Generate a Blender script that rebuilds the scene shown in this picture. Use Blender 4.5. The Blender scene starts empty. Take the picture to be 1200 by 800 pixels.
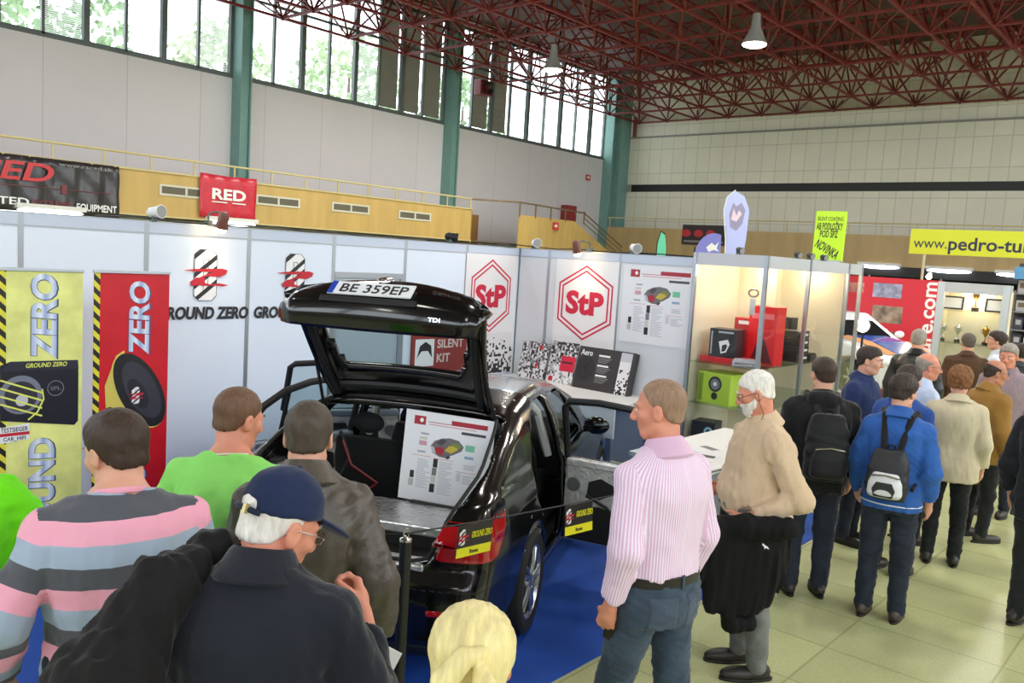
import bpy, bmesh, math, random
import numpy as np
from mathutils import Matrix, Vector, Euler
PI = math.pi
SC = bpy.context.scene
COL = SC.collection
rnd = random.Random(7)

# ------------------------------------------------------------------ camera (a visitor on a step, 2.4 m eye height)
CH, CF = 2.4, 988.0
ROLL, PITCH, YAW = math.radians(3.56), math.radians(5.8), math.radians(40.74)
FW = Vector((-math.sin(YAW)*math.cos(PITCH), math.cos(YAW)*math.cos(PITCH), -math.sin(PITCH)))
_r0 = Vector((math.cos(YAW), math.sin(YAW), 0)); _u0 = _r0.cross(FW)
CR = _r0*math.cos(ROLL) + _u0*math.sin(ROLL); CU = _u0*math.cos(ROLL) - _r0*math.sin(ROLL)
CC = Vector((0, 0, CH))
def ray(x, y): return FW*CF + CR*(x-600) + CU*(400-y)
def onz(x, y, z=0.0):
    d = ray(x, y); return CC + d*((z-CH)/d.z)
def onX(x, y, X):
    d = ray(x, y); return CC + d*(X/d.x)
def onY(x, y, Y):
    d = ray(x, y); return CC + d*(Y/d.y)

# ------------------------------------------------------------------ materials
def lin(c): return tuple(((v/255)/12.92 if v/255 <= .04045 else ((v/255+.055)/1.055)**2.4) for v in c)
MATS = {}
def P(name, rgb, rough=.6, metal=0., spec=.5, bump=0., bscale=40., var=0., vscale=6., coat=0., sheen=0., emit=None, estr=1., trans=0., alpha=1., stretch=None):
    if name in MATS: return MATS[name]
    m = bpy.data.materials.new(name); m.use_nodes = True; MATS[name] = m
    nt = m.node_tree; b = nt.nodes['Principled BSDF']; c = lin(rgb) + (1,)
    b.inputs['Base Color'].default_value = c; b.inputs['Roughness'].default_value = rough
    b.inputs['Metallic'].default_value = metal; b.inputs['Specular IOR Level'].default_value = spec
    if coat: b.inputs['Coat Weight'].default_value = coat; b.inputs['Coat Roughness'].default_value = .04
    if sheen: b.inputs['Sheen Weight'].default_value = sheen; b.inputs['Sheen Roughness'].default_value = .4
    if trans: b.inputs['Transmission Weight'].default_value = trans
    if alpha < 1: b.inputs['Alpha'].default_value = alpha
    if emit: b.inputs['Emission Color'].default_value = lin(emit)+(1,); b.inputs['Emission Strength'].default_value = estr
    if bump or var:
        tc = nt.nodes.new('ShaderNodeTexCoord'); vec = tc.outputs['Object']
        if stretch:
            mp = nt.nodes.new('ShaderNodeMapping'); mp.inputs['Scale'].default_value = stretch
            nt.links.new(vec, mp.inputs['Vector']); vec = mp.outputs['Vector']
    if var:
        n = nt.nodes.new('ShaderNodeTexNoise'); n.inputs['Scale'].default_value = vscale; n.inputs['Detail'].default_value = 5
        r = nt.nodes.new('ShaderNodeValToRGB'); e = r.color_ramp.elements
        e[0].position = .3; e[1].position = .7
        e[0].color = tuple(v*(1-var) for v in c[:3])+(1,); e[1].color = tuple(min(1, v*(1+var)) for v in c[:3])+(1,)
        nt.links.new(vec, n.inputs['Vector']); nt.links.new(n.outputs['Fac'], r.inputs['Fac']); nt.links.new(r.outputs['Color'], b.inputs['Base Color'])
    if bump:
        n2 = nt.nodes.new('ShaderNodeTexNoise'); n2.inputs['Scale'].default_value = bscale; n2.inputs['Detail'].default_value = 4
        bp = nt.nodes.new('ShaderNodeBump'); bp.inputs['Strength'].default_value = bump; bp.inputs['Distance'].default_value = .01
        nt.links.new(vec, n2.inputs['Vector']); nt.links.new(n2.outputs['Fac'], bp.inputs['Height']); nt.links.new(bp.outputs['Normal'], b.inputs['Normal'])
    return m
def glass(name, rgb, alpha=.12, rough=.02, ior=1.3):
    """thin clear sheet: mostly see-through with a fresnel reflection"""
    if name in MATS: return MATS[name]
    m = bpy.data.materials.new(name); m.use_nodes = True; MATS[name] = m
    nt = m.node_tree; nt.nodes.remove(nt.nodes['Principled BSDF']); out = nt.nodes['Material Output']
    t = nt.nodes.new('ShaderNodeBsdfTransparent'); t.inputs['Color'].default_value = tuple(1-(1-v)*min(1, alpha*1.0) for v in lin(rgb))+(1,)
    g = nt.nodes.new('ShaderNodeBsdfGlossy'); g.inputs['Roughness'].default_value = rough
    fr = nt.nodes.new('ShaderNodeFresnel'); ge = nt.nodes.new('ShaderNodeNewGeometry'); mr = nt.nodes.new('ShaderNodeMapRange')
    mr.inputs[3].default_value = ior; mr.inputs[4].default_value = 1/ior; nt.links.new(ge.outputs['Backfacing'], mr.inputs[0]); nt.links.new(mr.outputs[0], fr.inputs['IOR'])
    mx = nt.nodes.new('ShaderNodeMixShader')
    nt.links.new(fr.outputs[0], mx.inputs[0]); nt.links.new(t.outputs[0], mx.inputs[1]); nt.links.new(g.outputs[0], mx.inputs[2]); nt.links.new(mx.outputs[0], out.inputs[0])
    return m
def attr_ramp(name, stops, rough=.8, attr='s', bump=.15, bscale=180, sheen=.2):
    """cloth dyed by a woven pattern coordinate stored on the mesh"""
    m = bpy.data.materials.new(name); m.use_nodes = True; nt = m.node_tree; b = nt.nodes['Principled BSDF']
    a = nt.nodes.new('ShaderNodeAttribute'); a.attribute_name = attr
    f = nt.nodes.new('ShaderNodeMath'); f.operation = 'FRACT'
    r = nt.nodes.new('ShaderNodeValToRGB'); r.color_ramp.interpolation = 'CONSTANT'
    el = r.color_ramp.elements
    while len(el) > 1: el.remove(el[-1])
    el[0].position = 0; el[0].color = lin(stops[0][1])+(1,)
    for p, c in stops[1:]:
        e = el.new(p); e.color = lin(c)+(1,)
    nt.links.new(a.outputs['Fac'], f.inputs[0]); nt.links.new(f.outputs[0], r.inputs['Fac']); nt.links.new(r.outputs['Color'], b.inputs['Base Color'])
    b.inputs['Roughness'].default_value = rough; b.inputs['Sheen Weight'].default_value = sheen
    tc = nt.nodes.new('ShaderNodeTexCoord'); n2 = nt.nodes.new('ShaderNodeTexNoise'); n2.inputs['Scale'].default_value = bscale
    bp = nt.nodes.new('ShaderNodeBump'); bp.inputs['Strength'].default_value = bump; bp.inputs['Distance'].default_value = .004
    nt.links.new(tc.outputs['Object'], n2.inputs['Vector']); nt.links.new(n2.outputs['Fac'], bp.inputs['Height']); nt.links.new(bp.outputs['Normal'], b.inputs['Normal'])
    return m

# ------------------------------------------------------------------ objects
def tag(o, label=None, cat=None, group=None, kind=None):
    if label: o['label'] = label
    if cat: o['category'] = cat
    if group: o['group'] = group
    if kind: o['kind'] = kind
    return o
def empty(name, loc=(0, 0, 0), rz=0., label=None, cat=None, group=None, kind=None, mw=None):
    o = bpy.data.objects.new(name, None); COL.objects.link(o); o.empty_display_size = .1
    if mw is not None: o.matrix_world = mw
    else: o.location = loc; o.rotation_euler = (0, 0, rz)
    return tag(o, label, cat, group, kind)
def link(name, me, mat=None, parent=None):
    o = bpy.data.objects.new(name, me); COL.objects.link(o)
    if mat is not None:
        for m in (mat if isinstance(mat, (list, tuple)) else [mat]): me.materials.append(m)
    if parent is not None: o.parent = parent
    return o
def kids(o): return [c for c in COL.objects if c.parent == o]
def copy_tree(o, parent=None):
    c = o.copy(); COL.objects.link(c); c.parent = parent
    for ch in kids(o): copy_tree(ch, c)
    return c
def frame(o, r, u):
    r = Vector(r).normalized(); u = Vector(u).normalized(); n = r.cross(u).normalized(); u = n.cross(r)
    return Matrix(((r.x, u.x, n.x, o[0]), (r.y, u.y, n.y, o[1]), (r.z, u.z, n.z, o[2]), (0, 0, 0, 1)))

class MB:
    """collects shapes; build() links them as ONE mesh"""
    def __init__(s): s.v = []; s.f = []; s.m = []; s.mi = 0
    def add(s, vs, fs):
        k = len(s.v); s.v += [tuple(v) for v in vs]; s.f += [tuple(i+k for i in f) for f in fs]; s.m += [s.mi]*len(fs); return s
    def box(s, lo, hi, mx=None):
        x0, y0, z0 = lo; x1, y1, z1 = hi
        vs = [Vector(p) for p in ((x0,y0,z0),(x1,y0,z0),(x1,y1,z0),(x0,y1,z0),(x0,y0,z1),(x1,y0,z1),(x1,y1,z1),(x0,y1,z1))]
        if mx is not None: vs = [mx @ v for v in vs]
        return s.add(vs, [(0,3,2,1),(4,5,6,7),(0,1,5,4),(1,2,6,5),(2,3,7,6),(3,0,4,7)])
    def cbox(s, c, d, mx=None): return s.box([c[i]-d[i]/2 for i in range(3)], [c[i]+d[i]/2 for i in range(3)], mx)
    def bar(s, a, b, w, h=None, up=(0, 0, 1)):
        a = Vector(a); b = Vector(b); d = (b-a); L = d.length; d = d/L; h = h or w
        up = Vector(up)
        if abs(d.dot(up)) > .98: up = Vector((1, 0, 0))
        x = d.cross(up).normalized(); y = x.cross(d)
        M = Matrix(((x.x, d.x, y.x, a.x), (x.y, d.y, y.y, a.y), (x.z, d.z, y.z, a.z), (0, 0, 0, 1)))
        return s.box((-w/2, 0, -h/2), (w/2, L, h/2), M)
    def tube(s, pts, r, n=8, cap=True):
        pts = [Vector(p) for p in pts]; R = r if isinstance(r, (list, tuple)) else [r]*len(pts)
        vs = []; fs = []; prev = None
        for i, p in enumerate(pts):
            d = (pts[min(i+1, len(pts)-1)] - pts[max(i-1, 0)]).normalized()
            if prev is None:
                a = d.orthogonal().normalized()
            else:
                a = (prev - d*prev.dot(d)).normalized()
            prev = a; b = d.cross(a)
            for k in range(n):
                t = 2*PI*k/n; vs.append(p + (a*math.cos(t)+b*math.sin(t))*R[i])
        for i in range(len(pts)-1):
            for k in range(n):
                k2 = (k+1) % n; fs.append((i*n+k, i*n+k2, (i+1)*n+k2, (i+1)*n+k))
        if cap: fs.append(tuple(range(n-1, -1, -1))); fs.append(tuple((len(pts)-1)*n+k for k in range(n)))
        return s.add(vs, fs)
    def cyl(s, a, b, r, n=16, r2=None): return s.tube([a, b], [r, r if r2 is None else r2], n)
    def lathe(s, prof, n=24, mx=None, closed=False, cap=True):
        """prof: (r, h) about local z"""
        vs = []; fs = []
        for r, h in prof:
            for k in range(n):
                t = 2*PI*k/n; vs.append(Vector((r*math.cos(t), r*math.sin(t), h)))
        m = len(prof)
        for i in range(m if closed else m-1):
            j = (i+1) % m
            for k in range(n):
                k2 = (k+1) % n; fs.append((i*n+k, i*n+k2, j*n+k2, j*n+k))
        if not closed and cap:
            if prof[0][0] > 1e-5: fs.append(tuple(range(n-1, -1, -1)))
            if prof[-1][0] > 1e-5: fs.append(tuple((m-1)*n+k for k in range(n)))
        if mx is not None: vs = [mx @ v for v in vs]
        return s.add(vs, fs)
    def prism(s, poly, z0, z1, mx=None):
        n = len(poly); vs = [Vector((x, y, z0)) for x, y in poly] + [Vector((x, y, z1)) for x, y in poly]
        if mx is not None: vs = [mx @ v for v in vs]
        return s.add(vs, [tuple(range(n-1, -1, -1)), tuple(range(n, 2*n))] + [(i, (i+1) % n, n+(i+1) % n, n+i) for i in range(n)])
    def ring(s, outer, inner, z0, z1, mx=None):
        n = len(outer)
        vs = [Vector((x, y, z)) for z in (z0, z1) for L in (outer, inner) for x, y in L]
        if mx is not None: vs = [mx @ v for v in vs]
        fs = []
        for i in range(n):
            j = (i+1) % n
            fs += [(2*n+i, 2*n+j, 3*n+j, 3*n+i), (i, n+i, n+j, j), (i, j, 2*n+j, 2*n+i), (n+i, 3*n+i, 3*n+j, n+j)]
        return s.add(vs, fs)
    def sphere(s, c, r, n=14, m=9, mx=None):
        r = r if isinstance(r, (tuple, list)) else (r, r, r)
        vs = [Vector((c[0], c[1], c[2]-r[2]))]; fs = []
        for i in range(1, m):
            p = PI*i/m - PI/2
            for k in range(n):
                t = 2*PI*k/n; vs.append(Vector((c[0]+r[0]*math.cos(p)*math.cos(t), c[1]+r[1]*math.cos(p)*math.sin(t), c[2]+r[2]*math.sin(p))))
        vs.append(Vector((c[0], c[1], c[2]+r[2]))); T = len(vs)-1
        for k in range(n):
            k2 = (k+1) % n; fs.append((0, 1+k2, 1+k)); fs.append((T, T-n+k, T-n+k2))
        for i in range(m-2):
            for k in range(n):
                k2 = (k+1) % n; fs.append((1+i*n+k, 1+i*n+k2, 1+(i+1)*n+k2, 1+(i+1)*n+k))
        if mx is not None: vs = [mx @ v for v in vs]
        return s.add(vs, fs)
    def build(s, name, mat=None, parent=None, smooth=False, bevel=0., mw=None, sharp=35):
        me = bpy.data.meshes.new(name); me.from_pydata(s.v, [], s.f); me.validate()
        if any(s.m): me.polygons.foreach_set('material_index', s.m)
        bm = bmesh.new(); bm.from_mesh(me); bmesh.ops.recalc_face_normals(bm, faces=bm.faces); 
        if smooth:
            for f in bm.faces: f.smooth = True
            for e in bm.edges:
                if len(e.link_faces) == 2 and e.calc_face_angle(0) > math.radians(sharp): e.smooth = False
        bm.to_mesh(me); bm.free()
        o = link(name, me, mat, parent)
        if mw is not None: o.matrix_world = mw
        if bevel:
            b = o.modifiers.new('bevel', 'BEVEL'); b.width = bevel; b.segments = 2; b.limit_method = 'ANGLE'
        return o

def text(s, h, mat, parent=None, mx=None, width=None, bold=0., shear=0., name='lettering', depth=.0015, align='CENTER', spacing=1.):
    """lettering as a mesh in its parent's x-right y-up plane; h = cap height, width = fitted width"""
    cu = bpy.data.curves.new(name, 'FONT'); cu.body = s; cu.size = 1; cu.offset = bold; cu.shear = shear; cu.extrude = .001; cu.space_character = spacing; cu.resolution_u = 3
    t = bpy.data.objects.new('t', cu); COL.objects.link(t)
    dg = bpy.context.evaluated_depsgraph_get(); me = bpy.data.meshes.new_from_object(t.evaluated_get(dg))
    bpy.data.objects.remove(t); bpy.data.curves.remove(cu); me.name = name
    co = np.empty(len(me.vertices)*3); me.vertices.foreach_get('co', co); co = co.reshape(-1, 3)
    lo = co.min(0); hi = co.max(0); k = h/.70 if not s.islower() else h/.70
    kx = k if width is None else width/(hi[0]-lo[0])
    ax = {'CENTER': (lo[0]+hi[0])/2, 'LEFT': lo[0], 'RIGHT': hi[0]}[align]
    co[:, 0] = (co[:, 0]-ax)*kx; co[:, 1] = (co[:, 1]-.35)*k; co[:, 2] = np.where(co[:, 2] > 0, depth, 0)
    me.vertices.foreach_set('co', co.ravel()); me.update()
    o = link(name, me, mat, parent)
    if mx is not None: o.matrix_local = mx if parent is not None else mx
    return o
def T(x, y, z=0.): return Matrix.Translation((x, y, z))
def RZ(a): return Matrix.Rotation(a, 4, 'Z')
def flat(name, poly, mat, parent, z=.001, t=.001, mx=None):
    """flat printed patch on a sheet (local x-right y-up)"""
    b = MB(); b.prism(poly, z, z+t, mx); return b.build(name, mat, parent)
def rect(x0, y0, x1, y1): return [(x0, y0), (x1, y0), (x1, y1), (x0, y1)]

# ------------------------------------------------------------------ signed-distance volumes -> smooth meshes
def coords(lo, hi, h, fine=()):
    out = [lo]; p = lo
    while p < hi:
        s = h
        for a, b, f in fine:
            if a <= p < b: s = min(s, f)
        p += s; out.append(p)
    return np.array(out, np.float32)
class Vol:
    def __init__(s, lo, hi, h, fx=(), fy=(), fz=()):
        s.x = coords(lo[0], hi[0], h, fx); s.y = coords(lo[1], hi[1], h, fy); s.z = coords(lo[2], hi[2], h, fz); s.h = h
        s.d = np.full((len(s.x), len(s.y), len(s.z)), 1., np.float32)
    def box(s, lo, hi, pad):
        sl = []
        for c, a, b in zip((s.x, s.y, s.z), lo, hi):
            i = max(0, int(np.searchsorted(c, a-pad))-1); j = min(len(c), int(np.searchsorted(c, b+pad))+1); sl.append(slice(i, max(j, i+1)))
        return tuple(sl), s.x[sl[0]][:, None, None], s.y[sl[1]][None, :, None], s.z[sl[2]][None, None, :]
    def put(s, fn, lo, hi, k=.0, op='add'):
        sl, X, Y, Z = s.box(lo, hi, k+3*s.h)
        v = fn(X, Y, Z).astype(np.float32); d = s.d[sl]
        if op == 'add':
            if k > 0:
                h = np.clip(.5+.5*(d-v)/k, 0, 1); r = d+(v-d)*h-k*h*(1-h)
            else: r = np.minimum(d, v)
        elif op == 'sub':
            v = -v
            if k > 0:
                h = np.clip(.5-.5*(d-v)/k, 0, 1); r = d+(v-d)*h+k*h*(1-h)
            else: r = np.maximum(d, v)
        s.d[sl] = r; return s
    def cone(s, a, b, ra, rb, k=.02, op='add'):
        a = np.array(a, float); b = np.array(b, float); ba = b-a; L = max(float(ba@ba), 1e-9); R = max(ra, rb)
        def f(X, Y, Z):
            t = np.clip(((X-a[0])*ba[0]+(Y-a[1])*ba[1]+(Z-a[2])*ba[2])/L, 0, 1)
            return np.sqrt((X-a[0]-t*ba[0])**2+(Y-a[1]-t*ba[1])**2+(Z-a[2]-t*ba[2])**2)-(ra+(rb-ra)*t)
        return s.put(f, np.minimum(a, b)-R, np.maximum(a, b)+R, k, op)
    def chain(s, pts, rs, k=.02):
        for i in range(len(pts)-1): s.cone(pts[i], pts[i+1], rs[i], rs[i+1], k)
        return s
    def ell(s, c, r, k=.02, op='add', R=None):
        c = np.array(c, float); r = np.array(r, float); m = max(r)
        def f(X, Y, Z):
            x, y, z = X-c[0], Y-c[1], Z-c[2]
            if R is not None:
                x, y, z = (R[0][0]*x+R[1][0]*y+R[2][0]*z, R[0][1]*x+R[1][1]*y+R[2][1]*z, R[0][2]*x+R[1][2]*y+R[2][2]*z)
            k0 = np.sqrt((x/r[0])**2+(y/r[1])**2+(z/r[2])**2); k1 = np.sqrt((x/r[0]**2)**2+(y/r[1]**2)**2+(z/r[2]**2)**2)
            return k0*(k0-1)/np.maximum(k1, 1e-6)
        lo = c-(m if R is not None else r); hi = c+(m if R is not None else r)
        return s.put(f, lo, hi, k, op)
    def loft(s, tab, k=.03, e=0., p=2.3, op='add', ecap=0.):
        """tab rows: z, cx, cy, rx, ry"""
        tab = np.array(sorted(tab), float); zz = np.linspace(tab[0, 0], tab[-1, 0], 80)
        q = [np.interp(zz, tab[:, 0], tab[:, i]) for i in range(1, 5)]
        ker = np.ones(7)/7
        q = [np.convolve(np.pad(a, 3, 'edge'), ker, 'valid') for a in q]
        z0, z1 = tab[0, 0]-ecap, tab[-1, 0]+ecap
        def f(X, Y, Z):
            cx, cy, rx, ry = [np.interp(Z.ravel(), zz, a).reshape(Z.shape) for a in q]
            rx = rx+e; ry = ry+e
            rho = (np.abs((X-cx)/rx)**p+np.abs((Y-cy)/ry)**p)**(1/p)
            d = (rho-1)*np.minimum(rx, ry)
            cap = np.maximum(z0-Z, Z-z1)
            kk = .012; h = np.clip(.5-.5*(d-cap)/kk, 0, 1)
            return d+(cap-d)*h+kk*h*(1-h)
        mx = np.abs(tab[:, 1:3]).max(0)+tab[:, 3:5].max(0)+e
        return s.put(f, (-mx[0], -mx[1], z0), (mx[0], mx[1], z1), k, op)
    def noise(s, amp, seed=0, scale=(.1, .1, .2), n=7, band=.04, octs=1):
        r = np.random.RandomState(seed); I = np.nonzero(np.abs(s.d) < band)
        x, y, z = s.x[I[0]], s.y[I[1]], s.z[I[2]]; v = np.zeros(len(x), np.float32)
        for o in range(n):
            kx, ky, kz = r.normal(0, 1, 3)*2*PI/(np.array(scale)*2); v += np.sin(kx*x+ky*y+kz*z+r.uniform(0, 6.28)).astype(np.float32)
        s.d[I] += amp*v/math.sqrt(n); return s
    def mesh(s):
        D = s.d; S = D < 0
        c = np.zeros(tuple(n-1 for n in D.shape), np.uint8)
        for i in (0, 1):
            for j in (0, 1):
                for k in (0, 1): c += S[i:D.shape[0]-1+i, j:D.shape[1]-1+j, k:D.shape[2]-1+k]
        act = (c > 0) & (c < 8); I = np.argwhere(act); N = len(I)
        vid = np.full(act.shape, -1, np.int32); vid[act] = np.arange(N)
        cs = [(i, j, k) for i in (0, 1) for j in (0, 1) for k in (0, 1)]
        V = np.stack([D[I[:, 0]+a, I[:, 1]+b, I[:, 2]+q] for a, b, q in cs], 1)
        acc = np.zeros((N, 3)); cnt = np.zeros(N)
        for a in range(8):
            for b in range(a+1, 8):
                df = [cs[b][i]-cs[a][i] for i in range(3)]
                if sum(abs(t) for t in df) != 1: continue
                va, vb = V[:, a], V[:, b]; m = (va < 0) != (vb < 0)
                t = va[m]/(va[m]-vb[m]); acc[m] += np.array(cs[a])+t[:, None]*np.array(df); cnt[m] += 1
        Pt = acc/cnt[:, None]
        co = np.stack([g[I[:, i]]+Pt[:, i]*(g[I[:, i]+1]-g[I[:, i]]) for i, g in enumerate((s.x, s.y, s.z))], 1)
        F = []
        for ax in range(3):
            o1, o2 = (ax+1) % 3, (ax+2) % 3
            A = np.take(S, range(0, D.shape[ax]-1), ax); B = np.take(S, range(1, D.shape[ax]), ax)
            E = np.argwhere(A != B); E = E[(E[:, o1] > 0) & (E[:, o2] > 0) & (E[:, o1] < D.shape[o1]-1) & (E[:, o2] < D.shape[o2]-1)]
            ins = S[E[:, 0], E[:, 1], E[:, 2]]
            def g(a, b):
                e = E.copy(); e[:, o1] -= a; e[:, o2] -= b; return vid[e[:, 0], e[:, 1], e[:, 2]]
            q = np.stack([g(1, 1), g(0, 1), g(0, 0), g(1, 0)], 1); q[~ins] = q[~ins][:, ::-1]; F.append(q)
        F = np.concatenate(F); F = F[(F >= 0).all(1)]
        return co.astype(np.float32), F.astype(np.int32)
    def build(s, name, mat, parent=None, attrs=None, matfn=None, relax=1):
        co, F = s.mesh()
        for _ in range(relax):                     # one light Laplacian pass takes the grid steps off
            a = np.zeros_like(co); n = np.zeros(len(co), np.float32)
            for i in range(4):
                A, B = F[:, i], F[:, (i+1) % 4]
                for q in range(3): a[:, q] += np.bincount(A, co[B, q], len(co)).astype(np.float32)+np.bincount(B, co[A, q], len(co)).astype(np.float32)
                n += np.bincount(A, minlength=len(co)).astype(np.float32)+np.bincount(B, minlength=len(co)).astype(np.float32)
            co = co*.5+.5*a/np.maximum(n, 1)[:, None]
        me = bpy.data.meshes.new(name); me.vertices.add(len(co)); me.vertices.foreach_set('co', co.ravel())
        me.loops.add(F.size); me.loops.foreach_set('vertex_index', F.ravel())
        me.polygons.add(len(F)); me.polygons.foreach_set('loop_start', np.arange(0, F.size, 4, dtype=np.int32))
        try: me.polygons.foreach_set('loop_total', np.full(len(F), 4, np.int32))
        except Exception: pass
        me.update(calc_edges=True); me.polygons.foreach_set('use_smooth', np.ones(len(F), bool))
        if attrs:
            for an, fn in attrs.items():
                a = me.attributes.new(an, 'FLOAT', 'POINT'); a.data.foreach_set('value', fn(co).astype(np.float32))
        if matfn is not None:
            cen = co[F].mean(1); me.polygons.foreach_set('material_index', matfn(cen).astype(np.int32))
        return link(name, me, mat, parent)
def proj(p):
    d = Vector(p)-CC; z = d.dot(FW); return (600+CF*d.dot(CR)/z, 400-CF*d.dot(CU)/z)
def clip_poly(poly, a, b, c):
    """keep the side a*x+b*y<=c of a convex polygon"""
    out = []
    for i in range(len(poly)):
        p, q = poly[i], poly[(i+1) % len(poly)]; fp = a*p[0]+b*p[1]-c; fq = a*q[0]+b*q[1]-c
        if fp <= 0: out.append(p)
        if fp*fq < 0: t = fp/(fp-fq); out.append((p[0]+t*(q[0]-p[0]), p[1]+t*(q[1]-p[1])))
    return out
def band_mat(name, stops, axis=1, lo=-.1, hi=.1, rough=.4, interp='LINEAR', diag=None):
    """printed bands across a letter or a strip, in the part's own coordinates"""
    if name in MATS: return MATS[name]
    m = bpy.data.materials.new(name); m.use_nodes = True; MATS[name] = m; nt = m.node_tree; b = nt.nodes['Principled BSDF']; b.inputs['Roughness'].default_value = rough
    tc = nt.nodes.new('ShaderNodeTexCoord'); sp = nt.nodes.new('ShaderNodeSeparateXYZ'); r = nt.nodes.new('ShaderNodeMapRange'); r.inputs[1].default_value = lo; r.inputs[2].default_value = hi
    nt.links.new(tc.outputs['Object'], sp.inputs[0]); src = sp.outputs[axis]
    if diag:
        ad = nt.nodes.new('ShaderNodeMath'); ad.operation = 'ADD'; nt.links.new(sp.outputs[0], ad.inputs[0]); nt.links.new(sp.outputs[1], ad.inputs[1])
        ml = nt.nodes.new('ShaderNodeMath'); ml.operation = 'MULTIPLY'; ml.inputs[1].default_value = diag; fr = nt.nodes.new('ShaderNodeMath'); fr.operation = 'FRACT'
        nt.links.new(ad.outputs[0], ml.inputs[0]); nt.links.new(ml.outputs[0], fr.inputs[0]); src = fr.outputs[0]; r.inputs[1].default_value = 0; r.inputs[2].default_value = 1
    nt.links.new(src, r.inputs[0])
    rp = nt.nodes.new('ShaderNodeValToRGB'); rp.color_ramp.interpolation = interp; el = rp.color_ramp.elements
    while len(el) > 1: el.remove(el[-1])
    el[0].position = stops[0][0]; el[0].color = lin(stops[0][1])+(1,)
    for p, c in stops[1:]: e = el.new(p); e.color = lin(c)+(1,)
    nt.links.new(r.outputs[0], rp.inputs[0]); nt.links.new(rp.outputs[0], b.inputs['Base Color']); return m
def dot_mat(name, n, dens0, dens1, lo, hi):
    """random square dot print that thins out along local y"""
    m = bpy.data.materials.new(name); m.use_nodes = True; nt = m.node_tree; b = nt.nodes['Principled BSDF']; b.inputs['Roughness'].default_value = .4; L = nt.links.new
    tc = nt.nodes.new('ShaderNodeTexCoord'); mp = nt.nodes.new('ShaderNodeVectorMath'); mp.operation = 'MULTIPLY'; mp.inputs[1].default_value = (n, n, 0)
    fl = nt.nodes.new('ShaderNodeVectorMath'); fl.operation = 'FLOOR'; wn = nt.nodes.new('ShaderNodeTexWhiteNoise'); sp = nt.nodes.new('ShaderNodeSeparateXYZ')
    r = nt.nodes.new('ShaderNodeMapRange'); r.inputs[1].default_value = lo; r.inputs[2].default_value = hi; r.inputs[3].default_value = dens0; r.inputs[4].default_value = dens1
    lt = nt.nodes.new('ShaderNodeMath'); lt.operation = 'LESS_THAN'; mx = nt.nodes.new('ShaderNodeMix'); mx.data_type = 'RGBA'; mx.inputs[6].default_value = lin((228, 226, 228))+(1,); mx.inputs[7].default_value = lin((38, 36, 40))+(1,)
    L(tc.outputs['Object'], mp.inputs[0]); L(mp.outputs[0], fl.inputs[0]); L(fl.outputs[0], wn.inputs['Vector']); L(tc.outputs['Object'], sp.inputs[0]); L(sp.outputs[1], r.inputs[0])
    L(wn.outputs['Value'], lt.inputs[0]); L(r.outputs[0], lt.inputs[1]); L(lt.outputs[0], mx.inputs[0]); L(mx.outputs[2], b.inputs['Base Color']); return m
# ------------------------------------------------------------------ the exhibition hall
METAL_S = P('buckle_steel', (190, 190, 190), .25, 1.)
ALU = P('aluminium', (170, 176, 184), .35, .8); ALU_L = P('aluminium_light', (196, 202, 210), .4, .5)
GREEN_ST = P('steel_green', (116, 156, 148), .5, bump=.05, var=.06)
DARKFR = P('window_frame_dark', (92, 102, 98), .5); WOOD = P('veneer', (196, 164, 98), .5, var=.10, vscale=3, stretch=(1, 1, .15)); WOOD_D = P('veneer_dark', (150, 112, 60), .5, var=.12, vscale=3, stretch=(1, 1, .15))
RAILP = P('rail_cream', (206, 190, 136), .45); WHITE = P('white_paint', (232, 232, 232), .5); BLACK = P('matt_black', (18, 18, 18), .5)
REDP = P('print_red', (196, 28, 46), .5); DARKP = P('print_dark', (34, 32, 36), .5); GREYP = P('print_grey', (120, 122, 128), .5); WHITEP = P('print_white', (240, 240, 240), .5)
XL, YB = -23.5, 34.2       # inner faces of the two hall walls seen in the photo
RF = 8.93                  # lowest chords of the space frame
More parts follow.
